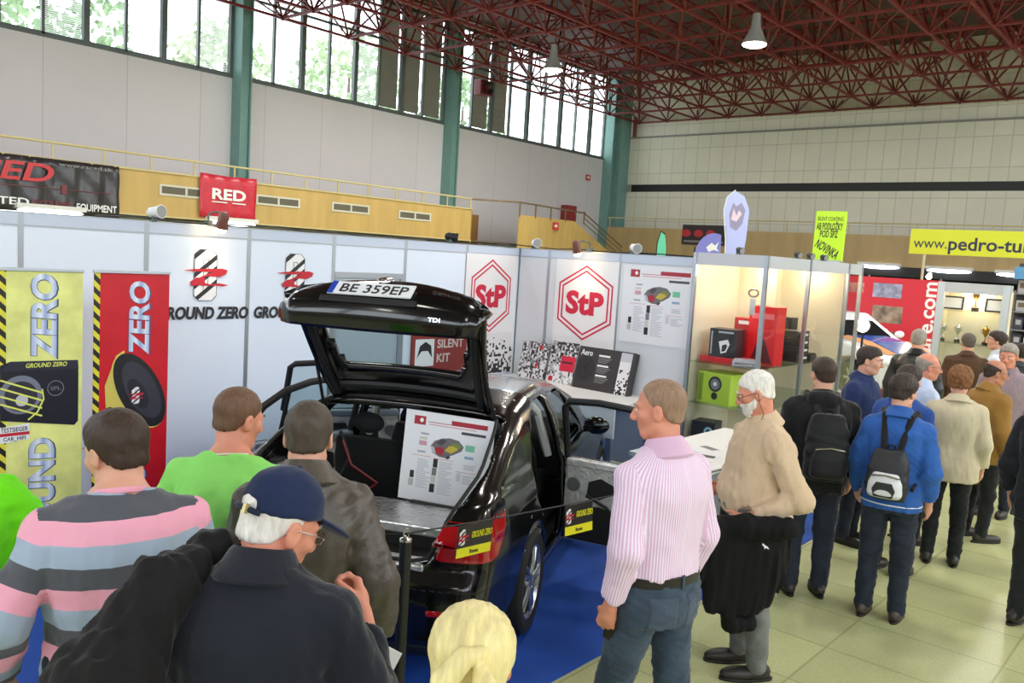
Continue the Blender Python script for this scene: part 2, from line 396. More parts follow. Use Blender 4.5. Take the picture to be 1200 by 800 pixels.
def tile_mat(name, c, joint, sx, sy, rough, var, spec=.5, jw=.012, axes='XY'):
    m = bpy.data.materials.new(name); m.use_nodes = True; nt = m.node_tree; b = nt.nodes['Principled BSDF']
    tc = nt.nodes.new('ShaderNodeTexCoord'); br = nt.nodes.new('ShaderNodeTexBrick'); br.offset = 0
    mp = nt.nodes.new('ShaderNodeMapping')
    if axes == 'XZ': mp.inputs['Rotation'].default_value = (-PI/2, 0, 0)
    br.inputs['Scale'].default_value = 1; br.inputs['Brick Width'].default_value = sx; br.inputs['Row Height'].default_value = sy
    br.inputs['Mortar Size'].default_value = jw; br.inputs['Mortar Smooth'].default_value = .3
    n = nt.nodes.new('ShaderNodeTexNoise'); n.inputs['Scale'].default_value = 1.3; n.inputs['Detail'].default_value = 6
    n2 = nt.nodes.new('ShaderNodeTexNoise'); n2.inputs['Scale'].default_value = 55; n2.inputs['Detail'].default_value = 3
    c1 = lin(c); 
    br.inputs['Color1'].default_value = tuple(v*(1+var*.5) for v in c1)+(1,); br.inputs['Color2'].default_value = tuple(v*(1-var*.5) for v in c1)+(1,); br.inputs['Mortar'].default_value = lin(joint)+(1,)
    mx = nt.nodes.new('ShaderNodeMix'); mx.data_type = 'RGBA'; mx.blend_type = 'MULTIPLY'; mx.inputs[0].default_value = 1
    ad = nt.nodes.new('ShaderNodeMath'); ad.operation = 'ADD'; r = nt.nodes.new('ShaderNodeMapRange'); r.inputs[1].default_value = .6; r.inputs[2].default_value = 1.4; r.inputs[3].default_value = 1-var; r.inputs[4].default_value = 1+var
    L = nt.links.new
    L(tc.outputs['Object'], mp.inputs[0]); L(mp.outputs[0], br.inputs['Vector']); L(tc.outputs['Object'], n.inputs['Vector']); L(tc.outputs['Object'], n2.inputs['Vector'])
    L(n.outputs['Fac'], ad.inputs[0]); L(n2.outputs['Fac'], ad.inputs[1]); L(ad.outputs[0], r.inputs[0])
    L(br.outputs['Color'], mx.inputs[6]); L(r.outputs[0], mx.inputs[7]); L(mx.outputs[2], b.inputs['Base Color'])
    b.inputs['Roughness'].default_value = rough; b.inputs['Specular IOR Level'].default_value = spec
    return m
def S_(o): o['kind'] = 'structure'; return o

def make_room():
    # floor: greenish terrazzo slabs
    b = MB(); b.box((-26, -14, -.2), (16, 36, 0)); S_(b.build('floor', tile_mat('terrazzo', (186, 190, 138), (158, 160, 112), .9, .6, .36, .18, jw=.009)))
    # blue stand carpet
    b = MB(); b.box((-7.15, -.6, .0), (-2.73, 8.36, .006)); o = b.build('carpet', P('carpet_blue', (30, 78, 172), .75, spec=.35, bump=.35, bscale=260, var=.12, vscale=3)); tag(o, 'blue exhibition carpet under the black car and the stand', 'carpet')
    # left wall with its strip of windows, back wall, and the two walls behind the visitor
    PANEL = tile_mat('wall_panel', (216, 212, 214), (192, 188, 190), 2.13, 30, .7, .03, jw=.014)
    for nd in PANEL.node_tree.nodes:
        if nd.type == 'MAPPING': nd.inputs['Rotation'].default_value = (0, 0, 0); nd.inputs['Location'].default_value = (0, .3, 0)
    # the panels run along Y: feed the brick texture with (y, z)
    nt = PANEL.node_tree; tc = [n for n in nt.nodes if n.type == 'TEX_COORD'][0]; mp = [n for n in nt.nodes if n.type == 'MAPPING'][0]
    sp = nt.nodes.new('ShaderNodeSeparateXYZ'); cb = nt.nodes.new('ShaderNodeCombineXYZ')
    nt.links.new(tc.outputs['Object'], sp.inputs[0]); nt.links.new(sp.outputs[1], cb.inputs[0]); nt.links.new(sp.outputs[2], cb.inputs[1]); nt.links.new(cb.outputs[0], mp.inputs[0])
    b = MB(); b.box((XL-.3, -14, 0), (XL, 36, 7.18)); b.box((XL-.3, -14, 10.95), (XL, 36, 11.6)); S_(b.build('wall_left', PANEL))
    b = MB(); b.box((XL-.02, -14, 7.14), (XL+.05, 34, 7.2)); S_(b.build('trim_1', DARKFR))
    TILE = tile_mat('wall_tile', (226, 222, 202), (200, 196, 176), .62, 1.1, .55, .05, axes='XZ', jw=.02)
    b = MB(); b.box((-22.9, YB, 0), (16, YB+.4, 5.76)); b.box((-22.9, YB, 6.10), (16, YB+.4, 8.28)); b.box((-23.5, YB+.12, 8.28), (16, YB+.5, 11.6)); b.box((-23.5, YB+.38, 0), (16, YB+.5, 11)); S_(b.build('wall_back', TILE))
    b = MB(); b.box((-22.6, YB+.02, 5.76), (16, YB+.3, 6.10)); S_(b.build('trim_2', BLACK))
    b = MB(); b.box((-22.9, YB-.05, 8.24), (16, YB+.2, 8.32)); S_(b.build('trim_3', P('ledge_grey', (140, 138, 128), .5)))
    LW = P('wall_plain', (176, 172, 162), .7)
    b = MB(); b.box((12, -14, 0), (12.3, 36, 5.0)); b.box((12, -14, 10.5), (12.3, 36, 11.6)); 
    for y in (-14, -8, -2, 4, 10, 16, 22, 28, 34): b.box((12, y, 5), (12.3, y+.7, 10.5))
    S_(b.build('wall_right', LW))
    b = MB(); b.box((-24, -14.3, 0), (12, -14, 5.0)); b.box((-24, -14.3, 10.5), (12, -14, 11.6))
    for x in (-24, -18, -12, -6, 0, 6): b.box((x, -14.3, 5), (x+.7, -14, 10.5))
    S_(b.build('wall_front', LW))
    b = MB(); b.box((-24, -14.3, 11.3), (12.3, 36, 11.5)); S_(b.build('ceiling', P('roof_deck', (98, 84, 78), .8, var=.25, vscale=.7)))
    # green columns
    for i, y in enumerate((-3.6, 5.2, 13.95, 22.75, 33.2)):
        b = MB(); b.box((XL-.05, y-.18, 0), (XL+.5, y-.14, 10.9)); b.box((XL-.05, y+.14, 0), (XL+.5, y+.18, 10.9)); b.box((XL-.02, y-.15, 0), (XL+.4, y+.15, 10.9))
        if i == 4: b.box((XL, y+.2, 0), (XL+.7, y+.95, 10.9))
        S_(b.build('trim_%d' % (10+i), GREEN_ST))
    # windows: bays of tall panes; some closed by grey blinds
    GL = glass('window_glass', (236, 240, 240), .25); SLAT = P('blind_slat', (206, 208, 204), .5); ROLL = P('blind_grey', (122, 120, 112), .8, var=.15, vscale=2)
    n = 1
    for bay, (y0, y1) in enumerate(((-3.4, 5.0), (5.4, 13.75), (14.15, 22.55), (22.95, 33.0))):
        w = empty('window_%d' % n, (XL, 0, 0), kind='structure'); n += 1
        N = 8 if bay < 3 else 9; st = (y1-y0)/N
        b = MB(); b.box((-.12, y0, 7.18), (-.02, y1, 7.28)); b.box((-.12, y0, 10.85), (-.02, y1, 10.98)); b.box((-.12, y0, 9.55), (-.02, y1, 9.62))
        for i in range(N+1):
            y = y0+i*st; t = .075 if i % 2 == 0 else .035; b.box((-.14, y-t, 7.2), (.02 if i % 2 == 0 else -.02, y+t, 10.95))
        b.build('window_frame', DARKFR, w)
        b = MB(); b.box((-.08, y0, 7.25), (-.076, y1, 10.9)); b.build('pane', GL, w)
        for i in range(N):
            ya, yb = y0+i*st+.07, y0+(i+1)*st-.07
            k = (bay, i)
            if k in ((1, 5), (1, 7), (2, 1), (2, 4), (1, 3)) or (bay, i) in ((3, 3), (3, 7), (3, 5)):
                b = MB(); 
                for q in range(70):
                    z = 7.32+q*.05; b.box((-.19, ya, z), (-.14, yb, z+.012), None)
                S_(b.build('blind', SLAT, w))
            elif k in ((2, 5), (2, 6), (2, 7), (3, 1), (3, 2)):
                b = MB(); b.box((-.17, ya+.02, 7.34), (-.15, yb-.06, 10.9)); b.build('blind', ROLL, w)
    tl = ROLL.node_tree; td = tl.nodes.new('ShaderNodeBsdfTranslucent'); td.inputs[0].default_value = lin((150, 146, 132))+(1,); ms = tl.nodes.new('ShaderNodeMixShader'); ms.inputs[0].default_value = .45; pb = tl.nodes['Principled BSDF']
    tl.links.new(pb.outputs[0], ms.inputs[1]); tl.links.new(td.outputs[0], ms.inputs[2]); tl.links.new(ms.outputs[0], tl.nodes['Material Output'].inputs[0])
    # trees outside the windows
    LEAF = [P('leaf_%d' % i, c, .7, var=.4, vscale=3) for i, c in enumerate(((150, 168, 130), (124, 146, 108), (170, 182, 150)))]
    BARK = P('bark', (110, 100, 90), .9, bump=.5)
    r = np.random.RandomState(4)
    for i, (y, h, rad) in enumerate(((6.5, 12.5, 2.8), (14.5, 13.5, 3.3), (21.5, 12, 2.5), (28.5, 13, 3.0), (36, 12.5, 2.8))):
        x = -34-r.uniform(0, 4)
        t = empty('tree', (x, y-1.5, 0), label=['broad tree outside the windows above the black banner', 'tall tree outside the windows right of the first green column', 'small tree outside behind the grey window blinds', 'tree outside the windows right of the second green column', 'tree outside the last windows by the corner column'][i], cat='tree')
        b = MB(); b.tube([(0, 0, 0), (.1, .1, h*.5), (0, .2, h*.85)], [.28, .2, .06], 8); b.build('trunk', BARK, t, True)
        b = MB()
        for q in range(900):
            p = r.normal(0, 1, 3); p /= np.linalg.norm(p); p = p*rad*(r.uniform(.25, 1)**.5)*np.array((1, 1, 1.25))+np.array((0, 0, h-rad*1.2)); a, c = r.normal(0, 1, 3), r.normal(0, 1, 3); a /= np.linalg.norm(a); c = np.cross(a, c); c /= np.linalg.norm(c)
            s = r.uniform(.16, .34); b.add([p-a*s, p+c*s*.6, p+a*s, p-c*s*.6], [(0, 1, 2, 3)])
        b.build('crown', LEAF[i % 3], t)
    # space frame of dark red tubes under the roof deck
    RED = P('frame_red', (116, 36, 32), .5, var=.15, vscale=2)
    root = empty('space_frame', (0, 0, RF), kind='structure'); dx, dy, D = 1.52, 2.42, 1.55
    xs = [-22.3+dx*i for i in range(16)]; ys = [34.0-dy*i for i in range(13)]
    lo, up, web, web2, mid = MB(), MB(), MB(), MB(), MB()
    t3 = .07
    for j, y in enumerate(ys):
        lo.bar((xs[0], y, 0), (xs[-1], y, 0), t3)
        up.bar((xs[0]-dx/2, y-dy/2, D), (xs[-1], y-dy/2, D), t3)
    for i, x in enumerate(xs):
        lo.bar((x, ys[0], 0), (x, ys[-1], 0), t3); up.bar((x-dx/2, ys[0], D), (x-dx/2, ys[-1], D), t3)
    for i, x in enumerate(xs):
        for j, y in enumerate(ys):
            for a in (-1, 1):
                for c in (-1, 1):
                    (web if (i+j) % 2 else web2).bar((x, y, 0), (x+a*dx/2, y+c*dy/2, D), .05)
            lo.sphere((x, y, 0), .075, 8, 5)
            if j % 2 == 0 and i+1 < len(xs) and j+1 < len(ys):
                mid.bar((x, y, 0), (xs[i+1], ys[j+1], 0), .04)
    for o, nme in ((lo, 'lower_chord'), (up, 'upper_chord'), (web, 'web_diagonal'), (web2, 'web_diagonal'), (mid, 'lower_diagonal')): S_(o.build(nme, RED, root))
    b = MB()
    for x in (-19.2, -13.2, -7.2, -1.2): b.bar((x, 34, 1.9), (x, 4, 1.9), .22, .35)
    S_(b.build('main_girder', RED, root))
    for o in kids(root): pass
    # red vertical pipe in the corner
    b = MB(); b.cyl((-22.55, YB-.12, 8.3), (-22.55, YB-.12, 9.2), .09, 10); S_(b.build('trim_4', RED))

    # gallery along the left wall
    g = empty('trim_5', kind='structure'); XG = -21.0; ye = 21.75
    b = MB(); b.box((XG-.05, -6, 2.86), (XG, ye, 3.93)); S_(b.build('parapet_panel', WOOD, g))
    b = MB(); b.box((XG-.06, -6, 3.93), (XG+.04, ye, 3.97)); b.box((XG-.06, -6, 2.82), (XG+.04, ye, 2.86)); S_(b.build('parapet_edge', RAILP, g))
    b = MB(); b.box((XL, -6, 2.81), (XG-.05, 30, 2.86)); S_(b.build('gallery_slab', P('soffit', (96, 84, 70), .8), g))
    b = MB(); b.box((XL, -6, 0), (XL+.1, 33, 2.6)); S_(b.build('lower_wall', P('lower_wall_dark', (84, 76, 66), .8, var=.3, vscale=2), g))
    b = MB(); b.box((XG-2.2, ye, 2.75), (XG, ye+.05, 3.9)); b.box((XG-2.2, ye, 2.6), (XG-2.1, ye+2.6, 3.9)); S_(b.build('return_panel', WOOD_D, g))
    r1 = MB(); r1.tube([(XG-.02, -6, 4.34), (XG-.02, ye, 4.31)], .028, 8)
    for k in range(23):
        y = ye-.05-1.155*k
        r1.cbox((XG-.02, y, 4.13), (.035, .035, .40))
    S_(r1.build('hand_rail', RAILP, g))
    # short landing and the stair down beyond it
    XS = -20.0
    yA, yB_ = 23.2, 26.5
    b = MB(); b.box((XS-.05, yA, 2.60), (XS, yB_, 3.88)); b.prism([(yB_, 2.6), (yB_+2.7, 2.6), (yB_+2.7, 2.72), (yB_, 3.88)], XS-.05, XS, Matrix(((0, 0, 1, 0), (1, 0, 0, 0), (0, 1, 0, 0), (0, 0, 0, 1)))); S_(b.build('stair_panel', WOOD, g))
    b = MB(); b.tube([(XG, ye, 4.3), (XS, yA, 4.32), (XS, yB_+.6, 4.24), (XS, yB_+3.4, 3.05)], .03, 8)
    for y in (yA, yA+.9, yA+1.8, yA+2.7, yB_+.6): b.cbox((XS, y, 4.05), (.04, .04, .5))
    b.tube([(XS, yB_+.6, 3.85), (XS, yB_+3.4, 2.66)], .02, 6); b.tube([(XS, yB_+.6, 4.05), (XS, yB_+3.4, 2.86)], .02, 6); S_(b.build('stair_rail', P('rail_dark', (120, 96, 66), .5), g))
    # gallery along the back wall
    YG = 32.2
    b = MB(); b.box((-22.4, YG, 2.86), (16, YG+.05, 3.98)); S_(b.build('parapet_panel', P('veneer_grey', (176, 150, 102), .5, var=.10, vscale=3, stretch=(1, 1, .15)), g))
    b = MB(); b.box((-22.4, YG, 2.5), (16, YB, 2.86)); S_(b.build('gallery_slab', BLACK, g))
    b = MB(); b.tube([(-22.4, YG+.02, 4.4), (16, YG+.02, 4.4)], .025, 8)
    for k in range(30): b.cbox((-22.3+1.2*k, YG+.02, 4.19), (.035, .035, .42))
    S_(b.build('hand_rail', RAILP, g))
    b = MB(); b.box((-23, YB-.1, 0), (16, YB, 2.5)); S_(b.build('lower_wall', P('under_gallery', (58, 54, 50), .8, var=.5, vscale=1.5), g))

    # ---- vents, banners and signs on the gallery front
    VF = P('vent_frame', (210, 206, 190), .5); VG = P('vent_grille', (112, 108, 92), .6)
    for i, (x, y) in enumerate(((218, 225), (326, 236), (411, 244), (486, 253))):
        c = onX(x, y, XG); M = frame(c, (0, 1, 0), (0, 0, 1))
        t = empty('vent_grille', mw=M, cat='vent', group='vents in the wooden gallery front', label=['air vent grille in the wooden gallery left of the red banner', 'air vent grille in the wooden gallery right of the red banner', 'air vent grille in the gallery straight above the raised car boot lid', 'last air vent grille before the end of the wooden gallery'][i])
        b = MB(); b.ring(rect(-.72, -.14, .72, .14), rect(-.66, -.09, .66, .09), 0, .03); b.box((-.03, -.1, 0), (.03, .1, .03)); b.build('vent_frame', VF, t)
        b = MB(); b.box((-.68, -.1, .002), (.68, .1, .008)); 
        for q in range(6): b.box((-.66, -.09+q*.032, .008), (.66, -.078+q*.032, .018))
        b.build('louvre', VG, t)
    # black banner
    p0, p1 = onX(-40, 228, XG+.07), onX(140, 195, XG+.07); wv = (p1.y-p0.y); 
    M = frame((XG+.06, (p0.y+p1.y)/2, 3.33), (0, 1, 0), (0, 0, 1)); W = wv/2
    t = empty('banner', mw=M, label='black banner with red emblem and white lettering hung on the gallery at left', cat='banner')
    VIN = P('vinyl_black', (46, 42, 44), .28, spec=.6, bump=.8, bscale=1.6, var=.2, vscale=2)
    b = MB(); nx, ny = 36, 8
    vs = [(-W+2*W*i/nx, -.62+1.24*j/ny, .035*math.sin(i*.9+j*.5)*math.sin(j*.8+.4)+.015*math.sin(i*2.1)) for j in range(ny+1) for i in range(nx+1)]
    b.add(vs, [(j*(nx+1)+i, j*(nx+1)+i+1, (j+1)*(nx+1)+i+1, (j+1)*(nx+1)+i) for j in range(ny) for i in range(nx)]); o = b.build('sheet', VIN, t, True); sm = o.modifiers.new('s', 'SOLIDIFY'); sm.thickness = .004
    BR = P('banner_red', (200, 46, 52), .4)
    at = lambda px: onX(px, 215, XG+.06).y-(p0.y+p1.y)/2
    text('RACED', .40, BR, t, T(at(62), .28, .06), 2.9, .02, .2, align='RIGHT'); text('UNLIMITED', .16, WHITEP, t, T(at(33), -.40, .06), 1.75, .02, align='RIGHT'); text('EXTREME', .15, P('banner_deep_red', (110, 34, 38), .4), t, T((at(36)+at(83))/2, -.41, .06), at(83)-at(36), .02); text('EQUIPMENT', .16, WHITEP, t, T(at(136), -.42, .06), at(136)-at(89), .02, align='RIGHT')
    text('www.raced.sk', .09, P('banner_grey', (150, 150, 150), .4), t, T(W-.8, .52, .06), 1.2, .0)
    b = MB(); b.box((-W+.1, -.06, .055), (W-.2, -.045, .06)); b.cbox((.35, -.05, .057), (.12, .22, .01)); b.build('red_line', P('banner_deep_red', (110, 34, 38), .4), t)
    # red banner
    c = onX(268, 231, XG+.08); M = frame(c, (0, 1, 0), (0, 0, 1))
    t = empty('banner', mw=M, label='small red banner with the white word RED on the wooden gallery', cat='banner')
    b = MB(); W = .83; vs = [(-W+2*W*i/20, -.58+1.12*j/6+.03*abs(i-10)/10*(1 if j == 6 else 0), .02*math.sin(i*1.1+j)) for j in range(7) for i in range(21)]
    b.add(vs, [(j*21+i, j*21+i+1, (j+1)*21+i+1, (j+1)*21+i) for j in range(6) for i in range(20)]); o = b.build('sheet', P('vinyl_red', (202, 44, 62), .35, bump=.5, bscale=3, var=.12, vscale=4), t, True); sm = o.modifiers.new('s', 'SOLIDIFY'); sm.thickness = .004
    text('RED', .27, WHITEP, t, T(0, .06, .03), 1.0, .035); b = MB(); b.box((-.5, -.17, .024), (-.05, -.14, .03)); b.build('underline', WHITEP, t); b = MB(); b.box((.1, -.17, .024), (.5, -.14, .03)); b.build('underline', WHITEP, t)
    # exit / fire signs and red box
    for (px, py, X, w, h, lab, nm) in ((651, 265, -19.95, .34, .28, 'small red emergency sign with white arrow on the stair side panel', 'arrow'), (689, 208, XL+.02, .34, .26, 'small red sign on the upper left wall near the corner', 'mark')):
        c = onX(px, py, X); t = empty('wall_sign', mw=frame(c, (0, 1, 0), (0, 0, 1)), label=lab, cat='sign')
        b = MB(); b.box((-w/2, -h/2, 0), (w/2, h/2, .02)); b.build('sign_plate', P('sign_red', (206, 50, 50), .4), t); flat('sign_symbol', [(-.1, -.02), (0, -.02), (0, -.08), (.1, .02), (0, .1), (0, .04), (-.1, .04)], WHITEP, t, .021, .003)
    c = onX(668, 250, XL+.3); M = frame(c, (0, 1, 0), (0, 0, 1)); t = empty('fire_cabinet', mw=M, label='dark red cabinet standing on the gallery by the stair', cat='cabinet')
    b = MB(); b.box((-.35, -.35, -.25), (.35, .35, .1)); b.build('cabinet_body', P('cabinet_red', (130, 28, 36), .4), t, False, .01); b = MB(); b.box((-.31, -.31, .1), (.31, .31, .12)); o = b.build('door', P('cabinet_red2', (148, 34, 42), .4), t); b = MB(); b.cbox((.24, 0, .13), (.03, .12, .03)); b.build('handle', METAL_S, o)
    # horn loudspeaker and small red fan heater near the second column
    c = onX(570, 103, XL+.6); t = empty('loudspeaker', mw=frame(c, (0, 1, 0), (0, 0, 1)), label='dark red horn loudspeaker beside the second green column under the frame', cat='loudspeaker')
    b = MB(); b.box((-.35, -.28, -.35), (.35, .28, .05)); b.build('housing', P('speaker_red', (104, 34, 34), .5), t, False, .04); b = MB(); b.lathe([(.1, .02), (.22, .12), (.24, .13), (.2, .06)], 20, T(0, 0, .02), cap=False); b.build('horn', BLACK, t, True); b = MB(); b.box((-.05, .25, -.6), (.05, .35, -.1)); b.build('bracket', DARKFR, t)

    # ---- pendant high-bay lamps and the tubes under the galleries
    def pendant(p, lab):
        t = empty('pendant_lamp', p, label=lab, cat='lamp', group='high bay lamps under the roof')
        b = MB(); b.lathe([(.02, .75), (.10, .74), (.12, .45), (.13, .40), (.28, .08), (.31, 0), (.30, 0), (.26, .08), (.10, .38), (.0, .39)], 28); b.build('reflector', P('lamp_alu', (176, 178, 174), .35, .4), t, True)
        b = MB(); b.sphere((0, 0, -.005), (.295, .295, .07), 28, 10); b.build('diffuser', P('lamp_glow', (255, 255, 235), .5, emit=(255, 252, 228), estr=14), t, True)
        b = MB(); b.cyl((0, 0, .7), (0, 0, 2.2), .012, 6); b.build('suspension_wire', METAL_S, t)
    pendant(onz(648, 82, 8.2), 'bright round pendant lamp nearer the windows under the red frame')
    pendant(onz(884, 52, 8.0), 'larger bright round pendant lamp at the top right of the hall')
    TUBE = P('tube_glow', (255, 255, 250), .5, emit=(246, 250, 255), estr=7); LBOX = P('luminaire', (226, 226, 222), .5)
    def batten(c, r, lab):
        t = empty('ceiling_light', mw=frame(c, r, (0, 0, 1)), label=lab, cat='light', group='tube lights under the galleries')
        b = MB(); b.box((-.75, .0, -.1), (.75, .10, .1)); b.build('housing', LBOX, t); b = MB(); b.sphere((0, -.05, 0), (.72, .07, .1), 20, 8); b.build('diffuser', TUBE, t, True)
    lowz = lambda p: Vector((p.x, p.y, 2.74))
    batten(onX(60, 245.5, XG+.12), (0, 1, 0), 'tube light under the gallery below the black banner')
    batten(onX(272, 259.5, XG+.12), (0, 1, 0), 'tube light under the gallery below the red banner')
    batten(lowz(onX(6, 247, XG-1.4)), (0, 1, 0), 'tube light under the gallery at the left edge')
    for (x, y, l) in ((1030, 311, 'tube light under the back gallery left of the yellow banner pole'), (1112, 316, 'tube light under the back gallery below the yellow web banner'), (1196, 321, 'tube light under the back gallery at the right edge')):
        batten(onY(x, y, YG-.2), (1, 0, 0), l)
# ------------------------------------------------------------------ the stand: partition walls, posters, roll-ups, rope, showcases
BX, BY = -7.2, 8.4
PW = P('partition_white', (224, 234, 248), .45, var=.015, vscale=2); FASC = P('partition_fascia', (196, 206, 224), .4)
YEL = P('sign_yellow', (232, 226, 40), .4); 
def emblem(t, s, z=.002):
    """striped figure with two red brush strokes, height s"""
    w, h = .225*s*2*.5, s/2; w = .235*s; c = .1*s
    octo = [(-w+c, -h), (w-c, -h), (w, -h+c), (w, h-c), (w-c, h), (-w+c, h), (-w, h-c), (-w, -h+c)]
    b = MB(); k = .012*s; b.ring([(x*1.04, y*1.02) for x, y in octo], octo, z, z+.001); b.ring(rect(-.055*s, -.33*s, .055*s, .33*s), rect(-.045*s, -.32*s, .045*s, .32*s), z+.002, z+.003); b.build('outline', DARKP, t)
    b = MB(); b.prism(octo, z-.0008, z+.0002); b.build('emblem_field', WHITEP, t)
    b = MB()
    for d in (-.46, -.12, .16, .62):
        p = clip_poly(clip_poly(octo, -1.0, 1.25, (d+.13)*s), 1.0, -1.25, -(d)*s)
        if len(p) > 2: b.prism(p, z+.0005, z+.0015)
    b.build('emblem_stripe', DARKP, t)
    up = [(-.45, .09), (-.2, .12), (.1, .13), (.36, .14), (.47, .11), (.44, .03), (.30, -.03), (.05, -.02), (-.14, -.06), (-.10, -.03), (.1, .05), (.2, .07), (.0, .065), (-.2, .07), (-.44, .08)]
    dn = [(-.33, -.14), (-.2, -.05), (-.02, -.05), (-.02, -.15), (.1, -.18), (.3, -.155), (.5, -.19), (.38, -.22), (.2, -.2), (-.05, -.21), (-.15, -.2), (-.30, -.22)]
    for q in (up, dn): flat('brush_stroke', [(x*s, y*s) for x, y in q], REDP, t, z+.004)
def hexa(r, kx=1.): return [(kx*r*math.sin(PI/3*i), r*math.cos(PI/3*i)) for i in range(6)]
def infographic(t, w, h):
    """sheet of a sectioned car with sample strips and columns of small print"""
    X = lambda u: (u-.5)*w; Y = lambda v: (.5-v)*h; R = lambda a, b_, c, d: rect(X(a), Y(d), X(c), Y(b_))
    b = MB(); b.box((-w/2, -h/2, -.004), (w/2, h/2, .001)); b.build('sheet', P('paper_white', (232, 232, 236), .5), t)
    flat('logo_block', R(.10, .055, .23, .15), P('print_maroon', (170, 36, 56), .5), t); flat('logo_mark', [(X(.185)+.022*w*c, Y(.10)+.025*h*s_) for c, s_ in [(math.cos(a*PI/4), math.sin(a*PI/4)) for a in range(8)]], WHITEP, t, .0022)
    b = MB(); b.prism(R(.26, .105, .92, .112), .001, .002); b.prism(R(.52, .06, .92, .105), .001, .002); b.build('heading_bar', P('print_maroon', (170, 36, 56), .5), t)
    flat('heading_bar', R(.64, .165, .91, .195), P('print_soft_black', (70, 66, 72), .5), t); flat('heading_rule', R(.27, .13, .80, .138), P('print_rose', (206, 120, 130), .5), t)
    # sectioned car
    P2 = lambda L: [(X(a), Y(c)) for a, c in L]
    flat('car_body', P2([(.31, .37), (.34, .44), (.42, .475), (.50, .48), (.52, .45), (.56, .44), (.66, .38), (.68, .33), (.62, .27), (.52, .255), (.43, .27), (.35, .31)]), P('print_car_grey', (110, 104, 108), .5), t)
    flat('car_boot', P2([(.36, .385), (.38, .44), (.45, .46), (.47, .39), (.42, .36)]), P('print_maroon', (170, 36, 56), .5), t, .0022); flat('car_boot_side', P2([(.31, .37), (.35, .375), (.38, .45), (.34, .43)]), P('print_silver', (196, 196, 204), .5), t, .0022)
    flat('car_lid', P2([(.37, .33), (.43, .275), (.49, .285), (.44, .345)]), P('print_soft_black', (70, 66, 72), .5), t, .0022); flat('car_cabin', P2([(.47, .40), (.52, .34), (.60, .33), (.62, .37), (.55, .42)]), P('print_ochre', (198, 176, 60), .5), t, .0022)
    flat('car_bonnet', P2([(.53, .31), (.60, .30), (.66, .33), (.63, .36), (.56, .335)]), P('print_olive', (124, 136, 66), .5), t, .0024); flat('car_wheel', P2([(.50, .455), (.53, .44), (.545, .465), (.52, .49), (.495, .485)]), P('print_soft_black', (70, 66, 72), .5), t, .0024)
    for r_, c in (((.18, .325, .265, .375), (206, 150, 166)), ((.18, .28, .265, .31), (206, 204, 190)), ((.19, .235, .28, .255), (160, 164, 180)), ((.17, .435, .26, .458), (170, 174, 190)), ((.70, .30, .80, .37), (120, 196, 158)), ((.70, .425, .80, .455), (140, 168, 200))): flat('colour_block', R(*r_), P('print_%d_%d_%d' % c, c, .5), t)
    for r_, c in (((.36, .505, .41, .60), (30, 28, 32)), ((.355, .605, .405, .69), (120, 122, 124)), ((.35, .695, .40, .78), (206, 204, 196)), ((.345, .785, .40, .88), (28, 26, 30)), ((.11, .67, .155, .75), (30, 28, 32)), ((.10, .76, .155, .84), (190, 188, 184)), ((.63, .62, .68, .71), (206, 206, 210))): flat('sample_strip', R(*r_), P('print_%d_%d_%d' % c, c, .5), t)
    b = MB()
    for a, v in ((.11, .49), (.36, .50), (.62, .605)): b.prism(R(a, v, a+.22, v+.005), .001, .002)
    b.build('section_rule', P('print_rose', (206, 120, 130), .5), t)
    r = random.Random(3)
    for a, v0, v1, n in ((.18, .53, .86, 17), (.43, .53, .90, 19), (.70, .64, .74, 6), (.70, .52, .58, 4)):
        b = MB()
        for i in range(n):
            v = v0+(v1-v0)*i/n; b.prism(R(a, v, a+r.uniform(.08, .17), v+.006), .001, .0016)
        b.build('small_print', P('print_pale', (170, 172, 182), .5), t)
def rope_sign(p, d, tilt, lab, w=.225, h=.17):
    up = Vector((0, 0, 1)); t = empty('hanging_sign', mw=frame(p, d, up) @ Matrix.Rotation(math.radians(tilt), 4, 'X'), label=lab, cat='sign', group='yellow and black signs on the rope')
    b = MB(); b.box((-w/2, -h, -.002), (w/2, 0, .002)); b.build('sign_plate', P('sign_black', (36, 32, 34), .4), t)
    flat('yellow_strip', rect(-w/2, -h, w/2, -h+.05), YEL, t, .0022); text('Raven', .022, DARKP, t, T(0, -h+.025, .004), .055, .01)
    text('GROUND ZERO', .034, YEL, t, T(.045, -.058, .003), .135, .012, .12)
    e = empty('emblem', parent_fix(t, (-.085, -.062, .002))); e.parent = t; emblem(e, .085)
    b = MB()
    for x in (-w/2+.02, w/2-.02): b.tube([(x, -.004, 0), (x, .012, .004), (x, .02, 0), (x, .012, -.004), (x, -.004, 0)], .0015, 5, False)
    return t
def parent_fix(t, c): return c
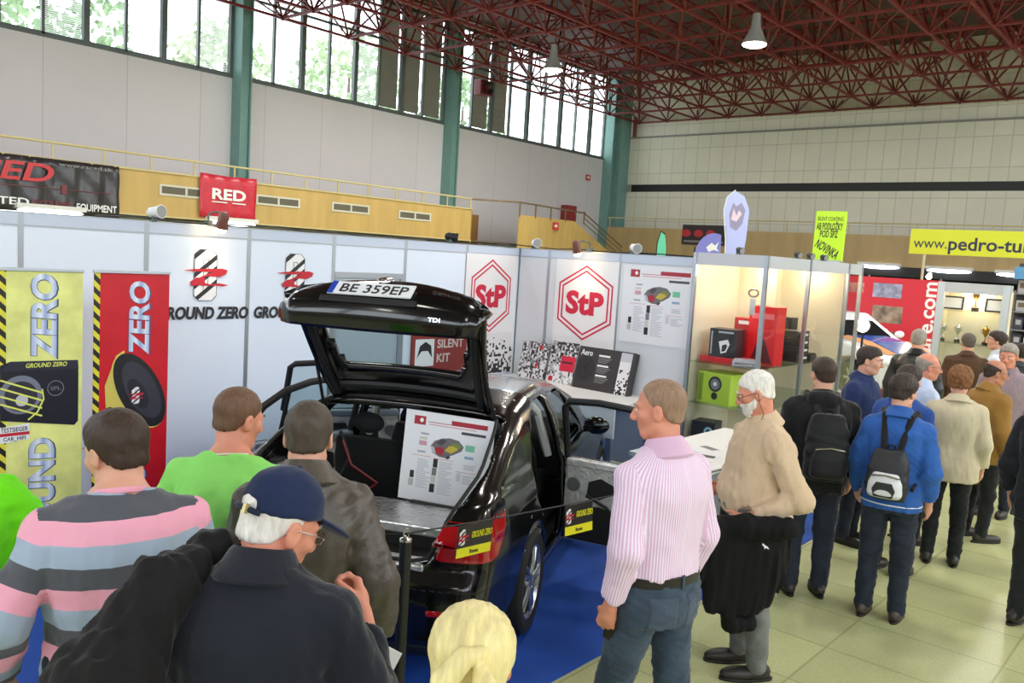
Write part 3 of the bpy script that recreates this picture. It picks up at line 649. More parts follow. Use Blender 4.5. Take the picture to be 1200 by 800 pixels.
def spot(p, d, lab, lit, body=None, group='spotlights clipped on the partition walls', ext=(0, 0, 0)):
    """clip-on spotlight: arm, head, bulb face; d = aim"""
    t = empty('spotlight', p, label=lab, cat='lamp', group=group); d = Vector(d).normalized(); m = body or WHITE
    b = MB(); b.box((-.04, -.02, 0), (.04, .02, .05)); b.tube([(0, 0, .03), (0, 0, .11), Vector(ext)*.6+Vector((0, 0, .13)), Vector(ext)+d*.0+Vector((0, 0, .10))], .009, 6); b.build('arm', DARKFR, t, True)
    c = Vector(ext)+d*.04+Vector((0, 0, .08)); b = MB(); b.tube([c-d*.09, c-d*.06, c+d*.02, c+d*.06], [.025, .045, .05, .06], 16); b.build('lamp_head', m, t, True)
    b = MB(); b.sphere(c+d*.06, .05 if lit else .052, 14, 8) if lit else b.tube([c+d*.061, c+d*.064], [.053, .053], 16); b.build('bulb', P('bulb_glow', (255, 240, 210), .5, emit=(255, 226, 170), estr=25) if lit else P('lens_dull', (150, 150, 150), .2), t)
    if lit:
        l = bpy.data.lights.new('spot_beam', 'SPOT'); l.energy = lit; l.color = (1, .78, .5); l.spot_size = math.radians(95); l.spot_blend = .8; l.shadow_soft_size = .05
        o = bpy.data.objects.new('spot_beam', l); COL.objects.link(o); o.location = Vector(p)+c+d*.09; o.rotation_euler = (d).to_track_quat('-Z', 'Y').to_euler()
    return t

def make_booth():
    # left partition wall
    w = empty('wall_left_stand', (BX, 0, 0), kind='structure')
    seams = [8.39-.99*k for k in range(10)]
    for k in range(9):
        y1, y0 = seams[k], seams[k+1]
        if k == 2: continue                                     # the doorway
        b = MB(); b.box((-.02, y0+.02, .03), (.02, y1-.02, 2.4)); S_(b.build('infill_panel', PW, w))
    for y in seams:
        b = MB(); b.lathe([(.02, 0), (.02, 2.5)], 8, T(0, y, 0)); b.box((-.012, y-.02, 0), (.024, y+.02, 2.5)); S_(b.build('post', ALU, w, False))
    b = MB()
    for y1, y0 in zip(seams, seams[1:]): b.box((-.022, y0+.02, 2.405), (.023, y1-.02, 2.5))
    S_(b.build('fascia', FASC, w))
    b = MB(); b.box((-.025, seams[-1], 2.395), (.026, 8.4, 2.408)); b.box((-.025, seams[-1], 2.495), (.026, 8.4, 2.505)); b.box((-.02, seams[-1], 0), (.024, 8.4, .03)); S_(b.build('rail', ALU, w))
    d = empty('door_1', (BX, 0, 0), kind='structure'); y0, y1 = seams[3], seams[2]
    b = MB(); b.box((-.03, y0+.02, 2.06), (.028, y1-.02, 2.12)); b.box((-.03, y0+.02, 0), (.028, y0+.06, 2.06)); b.box((-.03, y1-.06, 0), (.028, y1-.02, 2.06)); S_(b.build('door_frame', ALU, d))
    b = MB(); b.box((-.02, y0+.02, 2.12), (.02, y1-.02, 2.4)); S_(b.build('door_panel', PW, d))
    b = MB(); b.box((-.018, y0+.06, .02), (.012, y1-.06, 2.06)); o = S_(b.build('door_panel', P('door_grey', (168, 182, 190), .5), d)); b = MB(); b.cyl((.012, y0+.12, 1.02), (.05, y0+.12, 1.02), .01, 8); b.bar((.05, y0+.11, 1.02), (.05, y0+.24, 1.02), .016); S_(b.build('door_handle', METAL_S, o))
    # back partition wall
    w = empty('wall_back_stand', (0, BY, 0), kind='structure'); xs = [-7.18, -6.68, -5.61, -4.56]
    for a, c in zip(xs, xs[1:]):
        b = MB(); b.box((a+.02, -.02, .03), (c-.02, .02, 2.4)); S_(b.build('infill_panel', P('partition_white2', (220, 222, 226), .45), w))
    for x in xs[1:]:
        b = MB(); b.box((x-.02, -.024, 0), (x+.02, .012, 2.5)); S_(b.build('post', ALU, w))
    b = MB(); b.box((-7.16, -.023, 2.405), (-4.58, .022, 2.5)); S_(b.build('fascia', FASC, w))
    b = MB(); b.box((-7.2, -.026, 2.395), (-4.54, .025, 2.408)); b.box((-7.2, -.026, 2.495), (-4.54, .025, 2.505)); S_(b.build('rail', ALU, w))
    # wall logos
    for (yc, lab) in ((3.99, 'striped emblem with red strokes and black lettering right of the red roll-up'), (4.95, 'striped emblem with lettering half hidden behind the raised boot lid')):
        t = empty('wall_logo', mw=frame((BX+.026, yc, 2.05), (0, 1, 0), (0, 0, 1)), label=lab, cat='logo', group='logos on the stand wall')
        e = empty('emblem', (0, 0, 0)); e.parent = t; emblem(e, .46)
        text('GROUND ZERO', .105, DARKP, t, T(.0, -.345, .001), .90, .045, .14)
    # roll-up banners
    HAZ = band_mat('hazard_print', [(0, (226, 216, 60)), (.5, (36, 34, 34))], diag=11, interp='CONSTANT')
    SIL = band_mat('silver_letter', [(0, (120, 150, 200)), (.25, (226, 232, 246)), (.45, (150, 172, 214)), (.6, (236, 240, 250)), (1, (140, 164, 210))], axis=1, lo=-.1, hi=.1)
    EDGE = P('letter_edge', (70, 80, 120), .4)
    def vtext(t, s, h, x, y, L):
        M_ = T(x, y, .003) @ RZ(PI/2); text(s, h*1.05, EDGE, t, T(x+.004, y-.004, .0016) @ RZ(PI/2), L*1.012, .05, .1, depth=.001); text(s, h, SIL, t, M_, L, .035, .1)
    for i, (y0, y1, c, c2, lab) in enumerate(((2.015, 2.56, (230, 232, 140), .22, 'yellow roll-up banner with a black subwoofer box at the left edge'), (2.635, 3.205, (206, 24, 40), .12, 'red roll-up banner with a large loudspeaker cone'))):
        W, H = y1-y0, 2.05; X = -6.3
        t = empty('roll_up_banner', mw=frame((X, (y0+y1)/2, .05+H/2), (0, 1, 0), (0, 0, 1)), label=lab, cat='banner', group='roll-up banners at the stand wall')
        b = MB(); b.box((-W/2, -H/2, -.002), (W/2, H/2, 0)); b.build('sheet', P('banner_print_%d' % i, c, .4, var=c2, vscale=3.2), t)
        b = MB(); b.box((-W/2-.005, H/2-.01, -.012), (W/2+.005, H/2+.012, .012)); b.build('top_rail', ALU_L, t, False, .003)
        b = MB(); b.box((-W/2-.01, -H/2-.05, -.09), (W/2+.01, -H/2+.03, .06)); b.box((-W/2+.03, -H/2-.05, -.2), (-W/2+.07, -H/2-.035, .14)); b.box((W/2-.07, -H/2-.05, -.2), (W/2-.03, -H/2-.035, .14)); b.build('base_case', ALU, t, False, .006)
        b = MB(); b.cyl((0, -H/2, -.03), (0, H/2, -.03), .008, 8); b.build('support_pole', ALU, t)
        flat('hazard_strip', rect(-W/2, -H/2, -W/2+.045, H/2), HAZ, t)
        if i == 0:
            vtext(t, 'ZERO', .155, .01, .70, .60); vtext(t, 'GROUND', .155, .0, -.62, .92)
            b = MB(); b.prism([(-.265, .10), (-.265, .37), (-.20, .395), (.24, .385), (.245, .29), (.245, -.06), (.22, -.09), (-.265, -.01)], .004, .005); b.build('print_subwoofer_box', P('print_navy_black', (30, 30, 42), .4), t)
            flat('print_box_top', [(-.265, .33), (-.20, .395), (.24, .385), (.245, .32)], P('print_navy', (44, 44, 58), .4), t, .0052); text('GROUND ZERO', .03, P('print_lime', (226, 230, 110), .4), t, T(.03, .362, .0065), .27, .02, .2)
            circ = lambda cx, cy, r, n=28, ky=1.: [(cx+r*math.cos(2*PI*k/n), cy+r*ky*math.sin(2*PI*k/n)) for k in range(n)]
            flat('print_driver', circ(-.135, .16, .135), P('print_ring', (120, 124, 140), .4), t, .0056); flat('print_cone', circ(-.135, .15, .105), P('print_cone', (52, 50, 60), .4), t, .0064); flat('print_dustcap', circ(-.13, .12, .04), P('print_silver', (196, 196, 204), .5), t, .0072)
            b = MB()
            for q in range(4): b.bar((-.265, .27-.055*q, .009), (-.0, .165-.055*q+.0, .009), .012, .001, (0, 0, 1))
            b.tube([(.0, .19, .009), (.01, .12, .009), (-.03, .03, .009), (-.09, -.02, .009)], .006, 6); b.build('print_grille', P('print_lime', (226, 230, 110), .4), t)
            t2 = MB(); t2.ring(circ(.09, .19, .056), circ(.09, .19, .05), .0056, .0062); t2.build('print_badge', GREYP, t); text('SPL', .026, GREYP, t, T(.09, .19, .0062), .07, .01)
            t.matrix_world = t.matrix_world; b = MB(); b.prism([(-.27, -.06), (-.08, -.045), (-.08, -.155), (-.27, -.17)], .0056, .0062); b.build('print_award', WHITEP, t); text('TESTSIEGER', .03, DARKP, t, T(-.175, -.078, .0064), .17, .01); flat('award_band', rect(-.27, -.122, -.08, -.1), REDP, t, .0064); text('CAR_HIFI', .026, DARKP, t, T(-.175, -.142, .0064), .14, .01)
        else:
            vtext(t, 'ZERO', .145, .05, .68, .56); vtext(t, 'GROUND', .145, .04, -.60, .90)
            E_ = lambda cx, cy, a, b_, th, n=36: [(cx+a*math.cos(s)*math.cos(th)-b_*math.sin(s)*math.sin(th), cy+a*math.cos(s)*math.sin(th)+b_*math.sin(s)*math.cos(th)) for s in [2*PI*k/n for k in range(n)]]
            th = math.radians(62)
            flat('print_basket', [(-.20, .18), (-.12, .40), (-.06, .44), (.02, -.12), (-.03, -.16), (-.14, -.10), (-.13, -.02), (-.19, .0)], P('print_gold', (214, 196, 96), .4), t, .004); flat('print_magnet', E_(-.18, -.06, .08, .05, 1.2), DARKP, t, .0046)
            flat('print_rim', E_(.055, .12, .325, .165, PI-th), P('print_gold', (214, 196, 96), .4), t, .0052); flat('print_surround', E_(.065, .125, .32, .16, PI-th), P('print_rubber', (34, 34, 38), .4), t, .006); flat('print_cone', E_(.08, .125, .25, .115, PI-th), P('print_cone2', (58, 58, 68), .4), t, .0068); flat('print_cone_inner', E_(.05, .10, .13, .062, PI-th), P('print_cone3', (40, 40, 48), .4), t, .0076)
            e = empty('emblem', (.03, .09, .008)); e.parent = t; emblem(e, .13)
    # hexagon posters
    for (M, kx, lab) in ((frame((BX+.03, 7.86, 1.66), (0, 1, 0), (0, 0, 1)), .92, 'white poster with red hexagon logo on the left stand wall beside the boot lid'), (frame((-6.08, BY-.03, 1.66), (1, 0, 0), (0, 0, 1)), 1.02, 'white poster with red hexagon logo lit by the spotlight on the back stand wall')):
        t = empty('poster', mw=M, label=lab, cat='poster', group='hexagon logo posters'); RD = P('print_crimson', (206, 30, 62), .45)
        b = MB(); b.box((-.47, -.78, -.003), (.47, .74, 0)); b.build('sheet', P('poster_white', (236, 234, 236), .45), t)
        c = .22; b = MB(); b.ring([(x, y+c) for x, y in hexa(.46, kx)], [(x, y+c) for x, y in hexa(.435, kx)], .001, .002); b.build('hexagon_line', RD, t)
        b = MB(); b.ring([(x, y+c) for x, y in hexa(.40, kx)], [(x, y+c) for x, y in hexa(.375, kx)], .001, .002); b.build('hexagon_line', RD, t)
        text('StP', .26, RD, t, T(0, c, .001), .57, .045, spacing=1.03)
        if kx < 1: flat('dot_print', rect(-.46, -.77, .46, -.25), dot_mat('dots_a', 34, .75, .0, -.75, -.3), t)
    # infographic poster on the back wall
    t = empty('poster', mw=frame((-5.06, BY-.03, 1.93), (1, 0, 0), (0, 0, 1)), label='large white infographic poster with a sectioned car on the back stand wall', cat='poster'); infographic(t, .96, .90)
    # SILENT KIT board on the left wall
    t = empty('poster', mw=frame((BX+.05, 7.0, 1.25), (0, 1, 0), (0, 0, 1)), label='dark red board with white lettering seen through the raised rear window', cat='poster')
    b = MB(); b.box((-.45, -.28, -.02), (.45, .30, 0)); b.build('board', P('board_red', (150, 52, 46), .5), t); flat('picture', rect(-.40, -.2, -.1, .12), WHITEP, t); flat('picture_shape', [(-.37, -.1), (-.33, .04), (-.24, .09), (-.15, .04), (-.13, -.1), (-.2, -.02), (-.3, -.02)], DARKP, t, .0022)
    text('SILENT', .1, P('print_cream', (226, 214, 206), .5), t, T(.17, .06, .001), .44, .02); text('KIT', .1, P('print_cream', (226, 214, 206), .5), t, T(.06, -.11, .001), .22, .02)
    # display table in the corner with leaning boards
    t = empty('display_table', (0, 0, 0), label='white display table in the stand corner under the hexagon posters', cat='table')
    b = MB(); b.box((-7.12, 7.5, .83), (-4.95, 8.34, .87)); b.build('tabletop', WHITE, t, False, .006)
    for x in (-7.06, -5.02):
        for y in (7.56, 8.28):
            b = MB(); b.cyl((x, y, .006), (x, y, .83), .025, 10); b.build('leg', ALU, t, True)
    b = MB(); b.box((-7.1, 7.53, .5), (-4.97, 7.55, .83)); b.build('apron', WHITE, t)
    def board(x, w, h, th, name, lab, tilt=-12, rz=0, y=8.18):
        M = T(x, y, .872) @ RZ(math.radians(rz)) @ Matrix.Rotation(math.radians(90+tilt), 4, 'X') @ T(0, h/2, 0)
        return empty(name, mw=M, label=lab, cat='board')
    t = board(-6.72, .42, .47, .02, 'sample_board', 'black and white dotted board leaning left on the display table')
    b = MB(); b.box((-.21, -.235, -.02), (.21, .235, 0)); b.build('panel', dot_mat('dots_b', 40, .3, .62, -.24, .24), t); flat('red_square', rect(.05, -.09, .09, -.03), REDP, t); flat('red_square', rect(.07, .15, .12, .2), REDP, t)
    t = board(-6.26, .40, .52, .02, 'sample_board', 'dotted board with a red block leaning beside the black box')
    b = MB(); b.box((-.2, -.26, -.02), (.2, .26, 0)); b.build('panel', dot_mat('dots_c', 40, .12, .8, -.22, .26), t); flat('red_block', rect(-.02, -.10, .2, .09), P('print_crimson', (206, 30, 62), .45), t); flat('dark_rule', rect(.0, .0, .16, .02), DARKP, t, .0024); flat('red_square', rect(-.16, -.24, -.1, -.18), REDP, t)
    t = board(-5.62, .8, .5, .1, 'product_box', 'big flat black product box leaning on the display table', -14, 0, 8.16)
    b = MB(); b.box((-.41, -.26, -.09), (.39, .26, 0)); b.build('carton', P('carton_black', (52, 46, 46), .4), t, False, .004)
    flat('silver_panel', rect(.2, -.25, .355, .20), dot_mat('dots_d', 46, .7, .05, -.26, .12), t); flat('silver_cap', rect(.2, .14, .355, .245), P('print_silver', (196, 196, 204), .5), t, .0016)
    text('Aero', .07, WHITEP, t, T(-.29, .19, .001), .17, .012); 
    b = MB(); b.prism([(-.30, .02), (-.24, .07), (-.22, .06), (-.27, .02), (-.23, -.03), (-.25, -.04)], .001, .002); b.build('print_shape', P('print_black', (14, 12, 12), .4), t); flat('print_disc', [(-.27+.13*math.cos(k*.3), -.0+.16*math.sin(k*.3)) for k in range(21)], P('carton_dark', (38, 33, 33), .4), t, .0006)
    for q, yy in enumerate((.16, .04, -.08)):
        b = MB(); b.box((-.11, yy, .0005), (.05, yy+.022, .0015)); b.build('heading_bar', WHITEP, t); b = MB()
        for z in range(4): b.box((-.11, yy-.02-.018*z, .0005), (.08-.02*z, yy-.014-.018*z, .0012))
        b.build('small_print', P('print_mid', (150, 146, 146), .5), t)
    # spotlights on the partition tops
    spot((BX, 4.02, 2.5), (-.35, .0, -.9), 'lit spotlight with brown housing above the emblem on the left stand wall', 16, P('spot_brown', (110, 62, 46), .4), ext=(.26, 0, 0))
    spot((-6.08, BY, 2.5), (0, .35, -.9), 'lit spotlight above the hexagon poster on the back stand wall', 24, P('spot_brown', (110, 62, 46), .4), ext=(0, -.28, 0))
    spot((BX, 3.5, 2.5), (.9, .3, .1), 'white unlit flood lamp on the wall top left of the lit spotlight', 0)
    spot((BX, 7.1, 2.5), (.5, .6, -.1), 'black and white lamp on the wall top above the boot lid', 0, BLACK)
    spot((-6.95, BY, 2.5), (.8, -.5, .0), 'white unlit lamp on the corner of the stand walls', 0)
    spot((-5.45, BY, 2.5), (.8, -.5, -.1), 'white unlit lamp above the infographic poster', 0)
    b = MB(); r = random.Random(5)
    pts = [(BX+.0+r.uniform(-.02, .02), 3+.35*k, 2.512+abs(r.gauss(0, .012))) for k in range(16)]+[(BX+.03+.3*k, BY+r.uniform(-.02, .02), 2.512+abs(r.gauss(0, .012))) for k in range(1, 9)]
    b.tube(pts, .007, 5); tag(b.build('power_cable', BLACK, None, True), 'black power cable lying along the top of the stand walls', 'cable')
    # rope barrier
    A = onz(476, 625, 1.06); B = Vector((-2.5, 5.6, 1.06)); Cc = onz(-130, 566, 1.06)
    for p, lab in ((A, 'black rope barrier post behind the blonde woman'), (B, 'black rope barrier post behind the man in beige'), (Cc, 'black rope barrier post outside the left edge')):
        t = empty('barrier_post', (p.x, p.y, 0), label=lab, cat='barrier', group='rope barrier posts')
        b = MB(); b.lathe([(.15, .006), (.15, .02), (.05, .035), (.03, .05)], 24); b.build('base', BLACK, t, True); b = MB(); b.cyl((0, 0, .04), (0, 0, 1.025), .029, 16); b.build('pole', P('post_black', (22, 22, 22), .35), t, True)
        b = MB(); b.lathe([(.032, 1.025), (.03, 1.035), (.012, 1.045), (.012, 1.05)], 16); ring = [(.0, .018*math.cos(q), 1.065+.02*math.sin(q)) for q in np.linspace(0, 2*PI, 17)]; b.tube(ring, .005, 6, False); b.build('ring_cap', METAL_S, t, True)
    def sag(P0, P1, s, n=24): return [P0.lerp(P1, k/n)-Vector((0, 0, s*4*(k/n)*(1-k/n))) for k in range(n+1)]
    for P0, P1, s, lab in ((A, B, .03, 'thin black rope running right from the near barrier post'), (Cc, A, .10, 'thin black rope running left from the near barrier post')):
        b = MB(); b.tube(sag(P0, P1, s), .004, 6); tag(b.build('barrier_rope', BLACK, None, True), lab, 'rope')
    def at_px(P0, P1, s, px):
        L = sag(P0, P1, s, 200); return min(L, key=lambda q: abs(proj(q)[0]-px))
    for (P0, P1, s, px, tl, lab) in ((A, B, .03, 557, 4, 'yellow and black sign on the rope in front of the right tail light'), (A, B, .03, 679, -4, 'yellow and black sign on the rope below the open rear door'), (Cc, A, .10, 12, 3, 'yellow and black sign on the rope at the left edge before the yellow roll-up')):
        p = at_px(P0, P1, s, px); rope_sign(p-Vector((0, 0, .006)), (P1-P0).normalized() if px > 100 else Vector((.86, .5, -.25)), tl, lab)
    make_showcases()

def make_showcases():
    x0, x1 = -4.53, -3.72; ys = [8.22, 9.345, 10.56, 11.06]; GL = glass('case_glass', (240, 244, 244), .06); CRM = P('case_back', (226, 216, 192), .5); SH = glass('shelf_glass', (214, 236, 228), .35)
    labs = ['tall glass showcase nearest the man in beige with boxes on its shelves', 'middle tall glass showcase behind the man in the black hooded jacket', 'narrow glass showcase at the far end by the rally car']
    for i in range(3):
        y0, y1 = ys[i]+.0, ys[i+1]; t = empty('glass_showcase', label=labs[i], cat='showcase', group='glass showcases of the stand', loc=(0, 0, 0))
        b = MB(); b.box((x0, y0, 0), (x1, y1-.005, .42)); b.build('base_cabinet', P('case_base', (206, 210, 214), .45), t, False, .004)
        for x in (x0, x1):
            for y in (y0, y1): 
                if y == y1 and i < 2: continue
                b = MB(); b.box((x-.02, y-.02 if y == y0 else y-.045, .42), (x+.02, y+.02 if y == y0 else y-.005, 2.56)); b.build('post', ALU, t)
        b = MB(); b.box((x0, y0-.012, 2.43), (x1, y0+.012, 2.56)); b.box((x1-.012, y0, 2.43), (x1+.012, y1-.005, 2.56)); b.build('fascia', P('case_fascia', (196, 198, 204), .4), t)
        b = MB(); b.box((x0-.01, y0, 2.545), (x1, y1-.005, 2.555)); b.build('top_panel', P('case_top', (200, 200, 200), .5), t)
        b = MB(); b.box((x0-.012, y0+.02, .42), (x0+.0, y1-.02, 2.54)); b.box((x0, y1-.035, .42), (x1-(.35 if i == 0 else .02), y1-.025, 2.54)) if i < 2 else None; b.build('back_panel', CRM, t)
        b = MB(); b.box((x0+.02, y0-.003, .42), (x1-.02, y0+.003, 2.43)); 
        if i == 0: b.build('glass_pane', GL, t)
        b = MB(); b.box((x1-.003, y0+.02, .42), (x1+.003, y1-.02, 2.43)); b.build('glass_pane', GL, t)
        for z in (.93, 1.38):
            b = MB(); b.box((x0+.01, y0+.02, z-.008), (x1-.02, y1-.04, z)); b.build('shelf', SH, t)
        for yy in (y0+.25, y1-.25):
            b = MB(); b.lathe([(0, 2.425), (.03, 2.425), (.035, 2.44), (0, 2.44)], 12, T((x0+x1)/2, yy, .09)); b.build('downlight', P('halogen_glow', (255, 240, 210), .5, emit=(255, 226, 180), estr=25), t)
            l = bpy.data.lights.new('case_lamp', 'POINT'); l.energy = 7; l.color = (1, .85, .62); l.shadow_soft_size = .05; o = bpy.data.objects.new('case_lamp', l); COL.objects.link(o); o.location = ((x0+x1)/2, yy, 2.4)
    # goods in the showcases
    G = 'goods in the showcases'
    def carton(name, lab, lo, hi, m, rz=0, prints=()):
        c = [(lo[i]+hi[i])/2 for i in range(3)]; t = empty(name, (c[0], c[1], lo[2]), math.radians(rz), lab, 'box', G); d = [hi[i]-lo[i] for i in range(3)]
        b = MB(); b.box((-d[0]/2, -d[1]/2, 0), (d[0]/2, d[1]/2, d[2])); b.build('carton', m, t, False, .004)
        F = Matrix(((1, 0, 0, 0), (0, 0, -1, -d[1]/2-.0005), (0, 1, 0, 0), (0, 0, 0, 1)))   # front face frame
        for pn, poly, pm in prints: flat(pn, [(a*d[0], v*d[2]) for a, v in poly], pm, t, .0, .0015, F)
        return t, d, F
    BK = P('carton_night', (34, 36, 42), .4); RE = P('carton_red', (206, 30, 38), .4); GR = P('carton_lime', (176, 210, 60), .45); SI = P('carton_silver', (176, 180, 188), .35)
    t, d, F = carton('speaker_carton', 'lime green carton with a round speaker print on the middle shelf', (-4.44, 8.34, .93), (-4.02, 8.72, 1.27), GR, -8)
    circ = lambda cx, cy, r, n=24: [(cx+r*math.cos(2*PI*k/n), cy+r*math.sin(2*PI*k/n)) for k in range(n)]
    flat('print_speaker', circ(.02, .22, .085), DARKP, t, .0, .0015, F); flat('print_cone', circ(.02, .22, .06), GREYP, t, .002, .001, F); flat('print_cap', circ(.02, .222, .022), WHITEP, t, .0035, .001, F); flat('print_tweeter', circ(.02, .09, .04), DARKP, t, .0, .0015, F); flat('print_side', rect(-.2, .02, -.14, .32), P('print_dim_lime', (120, 150, 40), .4), t, .0, .001, F)
    carton('product_carton', 'red flat carton lying under the black carton in the first showcase', (-4.48, 8.40, 1.38), (-4.0, 8.75, 1.44), RE)
    t, d, F = carton('product_carton', 'black carton with a white amplifier drawing standing on the red flat carton', (-4.40, 8.42, 1.44), (-4.10, 8.68, 1.75), BK, 6)
    flat('print_device', [(-.01, .04), (.05, .06), (.085, .15), (.06, .2), (-.04, .17), (-.02, .09)], WHITEP, t, 0, .0015, F); flat('print_title', rect(-.05, .265, .12, .285), SI, t, 0, .0015, F); flat('print_column', rect(-.13, .03, -.115, .28), SI, t, 0, .0015, F); flat('print_device_dark', [(.0, .06), (.04, .075), (.06, .13), (.04, .15), (.0, .13)], DARKP, t, .002, .001, F)
    t, d, F = carton('product_carton', 'small red carton behind the black carton in the first showcase', (-4.30, 8.80, 1.38), (-4.0, 9.0, 1.87), P('carton_rust', (186, 44, 44), .4)); flat('print_title', rect(-.1, .42, .12, .46), WHITEP, t, 0, .0015, F)
    t, d, F = carton('product_carton', 'tall bright red carton at the corner of the first showcase', (-4.12, 8.78, 1.38), (-3.80, 9.02, 2.02), P('carton_scarlet', (226, 26, 34), .4)); flat('print_shape', [(-.12, .02), (-.02, .3), (.04, .28), (.14, .02)], P('print_wine', (96, 24, 34), .4), t, 0, .0015, F); flat('print_title', rect(-.13, .5, .13, .56), P('print_pink', (240, 120, 130), .4), t, 0, .0015, F)
    t, d, F = carton('product_carton', 'black carton on the lowest visible shelf with a blue ring print', (-4.48, 8.32, .42), (-4.22, 8.58, .72), BK, 10); flat('print_ring', circ(.06, .2, .05), P('print_cyan', (150, 200, 214), .4), t, 0, .0015, F); flat('print_dot', circ(.06, .2, .025), DARKP, t, .002, .001, F)
    carton('product_carton', 'silver striped carton beside the black one at the bottom of the showcase', (-4.16, 8.34, .42), (-3.92, 8.56, .66), SI, -6)
    def speaker(p, n, lab, r=.09, m=None):
        t = empty('car_speaker', mw=frame(p, n[0], n[1]), label=lab, cat='speaker', group='loose speakers in the showcases')
        b = MB(); b.lathe([(.2*r, -.7*r), (.6*r, -.7*r), (.62*r, -.35*r), (.9*r, -.02*r), (r, 0), (r, .08*r), (.9*r, .08*r)], 24); b.build('basket', m or METAL_S, t, True)
        b = MB(); b.lathe([(.9*r, .07*r), (.8*r, .1*r), (.72*r, .05*r)], 24, cap=False); b.build('surround', BLACK, t, True); b = MB(); b.lathe([(.72*r, .05*r), (.3*r, -.2*r), (.25*r, -.14*r), (0, -.08*r)], 24); b.build('cone', SI, t, True)
    v = Vector((.55, -.8, 0)).normalized()
    speaker((-4.0, 8.5, 1.02), (Vector((0, 0, 1)).cross(v)*-1 if False else Vector((.8, .55, 0)), (0, 0, 1)), 'loose speaker with a silver cone standing behind the lime carton', .085)
    speaker((-3.86, 8.75, 1.10), (Vector((.8, .55, 0)), (0, 0, 1)), 'loose white-rimmed speaker at the showcase corner', .085, WHITE)
    # power capacitor and amplifiers
    t = empty('power_capacitor', (-3.98, 9.12, 1.38), label='chrome power capacitor cylinder standing in the first showcase', cat='capacitor')
    b = MB(); b.lathe([(.075, 0), (.08, .02), (.08, .34), (.072, .36), (0, .36)], 24); b.build('canister', METAL_S, t, True); b = MB(); b.lathe([(.083, .04), (.083, .08)], 24); b.lathe([(.083, .28), (.083, .32)], 24); b.build('clamp_band', BLACK, t)
    for sx in (-1, 1):
        b = MB(); b.cyl((sx*.035, 0, .36), (sx*.035, 0, .40), .012, 8); b.build('terminal', P('buckle_brass', (196, 182, 130), .35, .8), t, True)
    def amp(p, s, rz, lab, m):
        t = empty('car_amplifier', p, math.radians(rz), lab, 'amplifier', 'amplifiers in the showcases'); w, d, h = s
        b = MB(); b.box((-w/2, -d/2, 0), (w/2, d/2, h*.8)); b.build('case', m, t, False, .006); b = MB()
        for k in range(7): b.box((-w/2+.01, -d/2+d*(k+.2)/7, h*.8), (w/2-.01, -d/2+d*(k+.7)/7, h))
        b.build('cooling_fins', m, t); b = MB(); b.box((-w/2+.03, -d/2-.004, h*.2), (w/2-.03, -d/2, h*.6)); b.build('terminal_strip', METAL_S, t)
    amp((-3.95, 8.45, 1.38), (.28, .2, .07), 20, 'silver car amplifier in front of the tall red carton', SI)
    amp((-4.0, 9.9, 1.38), (.4, .3, .08), 8, 'black car amplifier lying in the middle showcase', BK); amp((-3.95, 8.8, .93), (.3, .22, .07), -4, 'black car amplifier on the middle shelf of the first showcase', BK); amp((-4.05, 8.9, .42), (.4, .3, .08), 6, 'dark car amplifier at the bottom of the first showcase', BK)
    for k in range(4): 
        tt, d, F = carton('product_carton', ['lowest dark carton of the stack in the middle showcase', 'second dark carton of the stack in the middle showcase', 'third dark carton of the stack in the middle showcase', 'topmost dark carton of the stack in the middle showcase'][k], (-4.1, 9.5, 1.38+.09*k), (-3.82, 9.8, 1.465+.09*k), BK, 2*k-3)
        b = MB(); b.box((d[0]/2, -.1, .03), (d[0]/2+.002, .1, .055)); b.build('print_title', WHITEP, tt)
    carton('product_carton', 'upright black carton at the back of the middle showcase', (-4.45, 9.9, 1.46), (-4.1, 10.1, 1.86), BK)
    t = empty('hanging_tester', (-4.02, 8.62, 2.0), label='small ring and grey tag hanging from the showcase top', cat='accessory')
    b = MB(); b.tube([(0, 0, .42), (0, 0, .2)], .002, 4); b.build('string', DARKP, t); b = MB(); b.tube([(.055*math.cos(q), 0, .16+.04*math.sin(q)) for q in np.linspace(0, 2*PI, 25)], .011, 8, False); b.build('ring', P('tin', (130, 126, 118), .35, .6), t, True); b = MB(); b.box((-.03, -.012, -.08), (.03, .012, .10)); b.build('tag', SI, t, False, .006)
    for (x, y, lab) in ((-4.05, 8.24, 'black clamp lamp on top of the first showcase'), (-3.74, 9.0, 'first black clamp lamp on the long side of the showcases'), (-3.74, 9.35, 'second black clamp lamp on the long side of the showcases'), (-3.74, 9.75, 'third black clamp lamp on the long side of the showcases')):
        spot((x, y, 2.56), (.4, -.2, -.1), lab, 0, BLACK, 'clamp lamps on the showcases').scale = (.6, .6, .6)
    # counter with leaflets
    t = empty('display_counter', label='low grey counter with leaflets standing between the men and the showcase', cat='counter')
    b = MB(); b.box((-3.55, 5.75, .08), (-2.9, 7.3, .86)); b.build('counter_body', P('counter_grey', (150, 160, 172), .4), t, False, .004); b = MB(); b.box((-3.5, 5.8, 0), (-2.86, 7.25, .08)); b.build('plinth', P('counter_plinth', (128, 132, 132), .5), t); b = MB(); b.box((-3.6, 5.7, .86), (-2.86, 7.35, .90)); b.build('countertop', WHITE, t, False, .004)
    for k, (x, y, a) in enumerate(((-3.1, 6.0, 12), (-3.25, 6.3, -20), (-3.05, 6.55, 35))):
        t = empty('leaflet', (x, y, .9), math.radians(a), ['white leaflet nearest on the grey counter', 'white leaflet in the middle of the grey counter', 'farthest white leaflet on the grey counter'][k], 'leaflet', 'leaflets on the counter'); b = MB(); b.box((-.1, -.14, 0), (.1, .14, .006)); b.build('sheet', P('paper_white', (232, 232, 236), .5), t); flat('print_block', rect(-.08, .02, .08, .1), [DARKP, GREYP, REDP][k], t, .0062)
